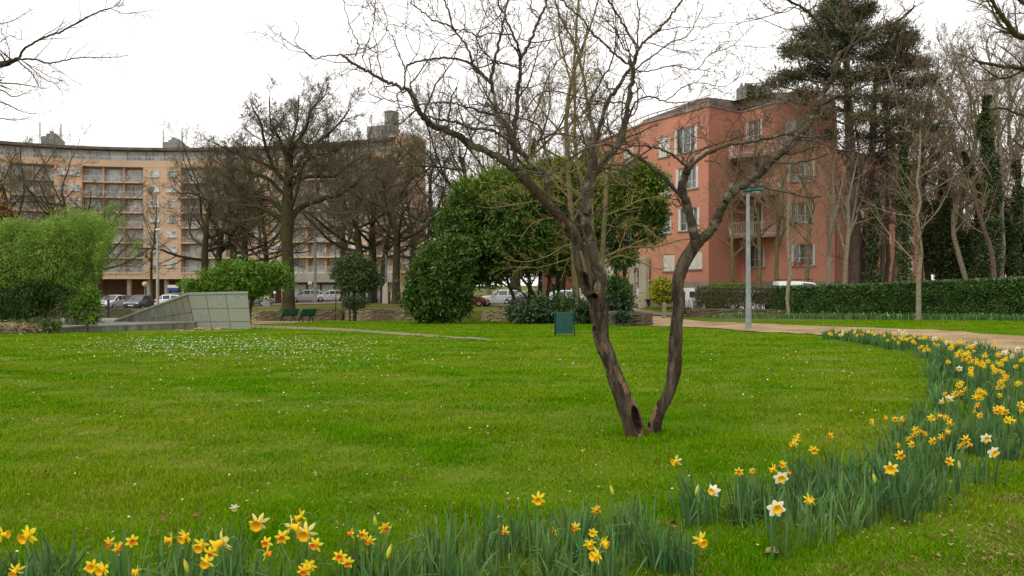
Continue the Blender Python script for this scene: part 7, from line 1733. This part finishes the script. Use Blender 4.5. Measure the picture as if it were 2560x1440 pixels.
# farther flowers up the bank: clustered
rg = np.random.default_rng(303); far = []
FAR = [(2434, 932, 'y', 5), (2434, 918, 'yo', 3), (2398, 922, 'w', 1), (2398, 958, 'y', 2), (2374, 985, 'yo', 2), (2385, 987, 'yo', 1), (2404, 979, 'yo', 2), (2437, 1016, 'yo', 2), (2447, 1032, 'yo', 2), (2449, 994, 'y', 3), (2458, 981, 'y', 3), (2437, 988, 'y', 2), (2497, 1022, 'yo', 2), (2509, 1024, 'yo', 2), (2494, 1029, 'yo', 1), (2554, 1016, 'yo', 2), (2556, 1029, 'yo', 2), (2501, 971, 'yo', 2), (2499, 988, 'y', 1), (2503, 958, 'yo', 2), (2529, 1044, 'y', 2), (2362, 996, 'w', 2), (2511, 943, 'yo', 3), (2540, 960, 'y', 2),
       (2075, 833, 'y', 5), (2090, 830, 'y', 3), (2106, 832, 'w', 4), (2120, 826, 'y', 3), (2108, 825, 'wp', 2), (2147, 837, 'yo', 3), (2135, 831, 'y', 3), (2160, 829, 'y', 4), (2168, 831, 'w', 2), (2180, 833, 'y', 5), (2190, 836, 'y', 2), (2210, 838, 'y', 3), (2217, 850, 'yo', 2), (2233, 832, 'y', 2), (2252, 829, 'w', 4), (2265, 834, 'wp', 2), (2240, 848, 'yo', 3), (2255, 843, 'y', 5), (2263, 850, 'y', 4), (2275, 845, 'y', 4), (2287, 855, 'y', 4), (2247, 860, 'yo', 2), (2300, 845, 'y', 3), (2315, 846, 'y', 4), (2303, 868, 'yo', 3), (2320, 870, 'yo', 4), (2312, 877, 'yo', 2), (2338, 848, 'w', 4), (2343, 862, 'yo', 4), (2355, 845, 'y', 4), (2378, 860, 'y', 5), (2375, 870, 'y', 4), (2365, 858, 'w', 3),
       (2400, 855, 'y', 5), (2420, 866, 'y', 5), (2430, 864, 'w', 2), (2398, 880, 'y', 5), (2412, 885, 'y', 5), (2390, 890, 'yo', 4), (2427, 881, 'y', 3), (2440, 858, 'wp', 1), (2408, 900, 'yo', 3), (2420, 896, 'yo', 4), (2432, 903, 'yo', 5), (2445, 905, 'y', 4), (2460, 890, 'y', 3), (2465, 903, 'y', 3), (2495, 885, 'yo', 5), (2480, 860, 'y', 2), (2512, 884, 'w', 4), (2530, 890, 'w', 2), (2505, 900, 'y', 4), (2493, 910, 'y', 4), (2485, 924, 'y', 3), (2498, 930, 'yo', 3), (2545, 875, 'w', 3), (2540, 917, 'yo', 1), (2478, 912, 'y', 3), (2370, 905, 'y', 1), (2550, 898, 'y', 2)]
gl = {'y': 'all yellow daffodil in the crowd along the path', 'yo': 'yellow orange cupped daffodil in the crowd along the path', 'w': 'white daffodil in the crowd along the path', 'wp': 'pale cream daffodil in the crowd along the path'}
gr = {'y': 'yellow daffodils in the far crowd', 'yo': 'orange cupped daffodils in the far crowd', 'w': 'white daffodils in the far crowd', 'wp': 'cream daffodils in the far crowd'}
for px, py, kn, n in FAR:
    for j in range(n):
        sp_ = 4 if py < 900 else 7
        pl3 = 'at their far tip' if px < 2205 else 'in their middle stretch' if px < 2385 else 'at their wide right end' if py < 935 else 'just below their wide end'
        daffodil(px + rg.normal(0, sp_) * (n > 1), py + rg.normal(0, sp_ * .6) * (n > 1), kn, (.98 if py < 900 else .95) * rf.uniform(.8, 1.15), label=gl[kn] + ' ' + pl3, group=gr[kn] + ' ' + pl3, face=rf.uniform(-150, -30))
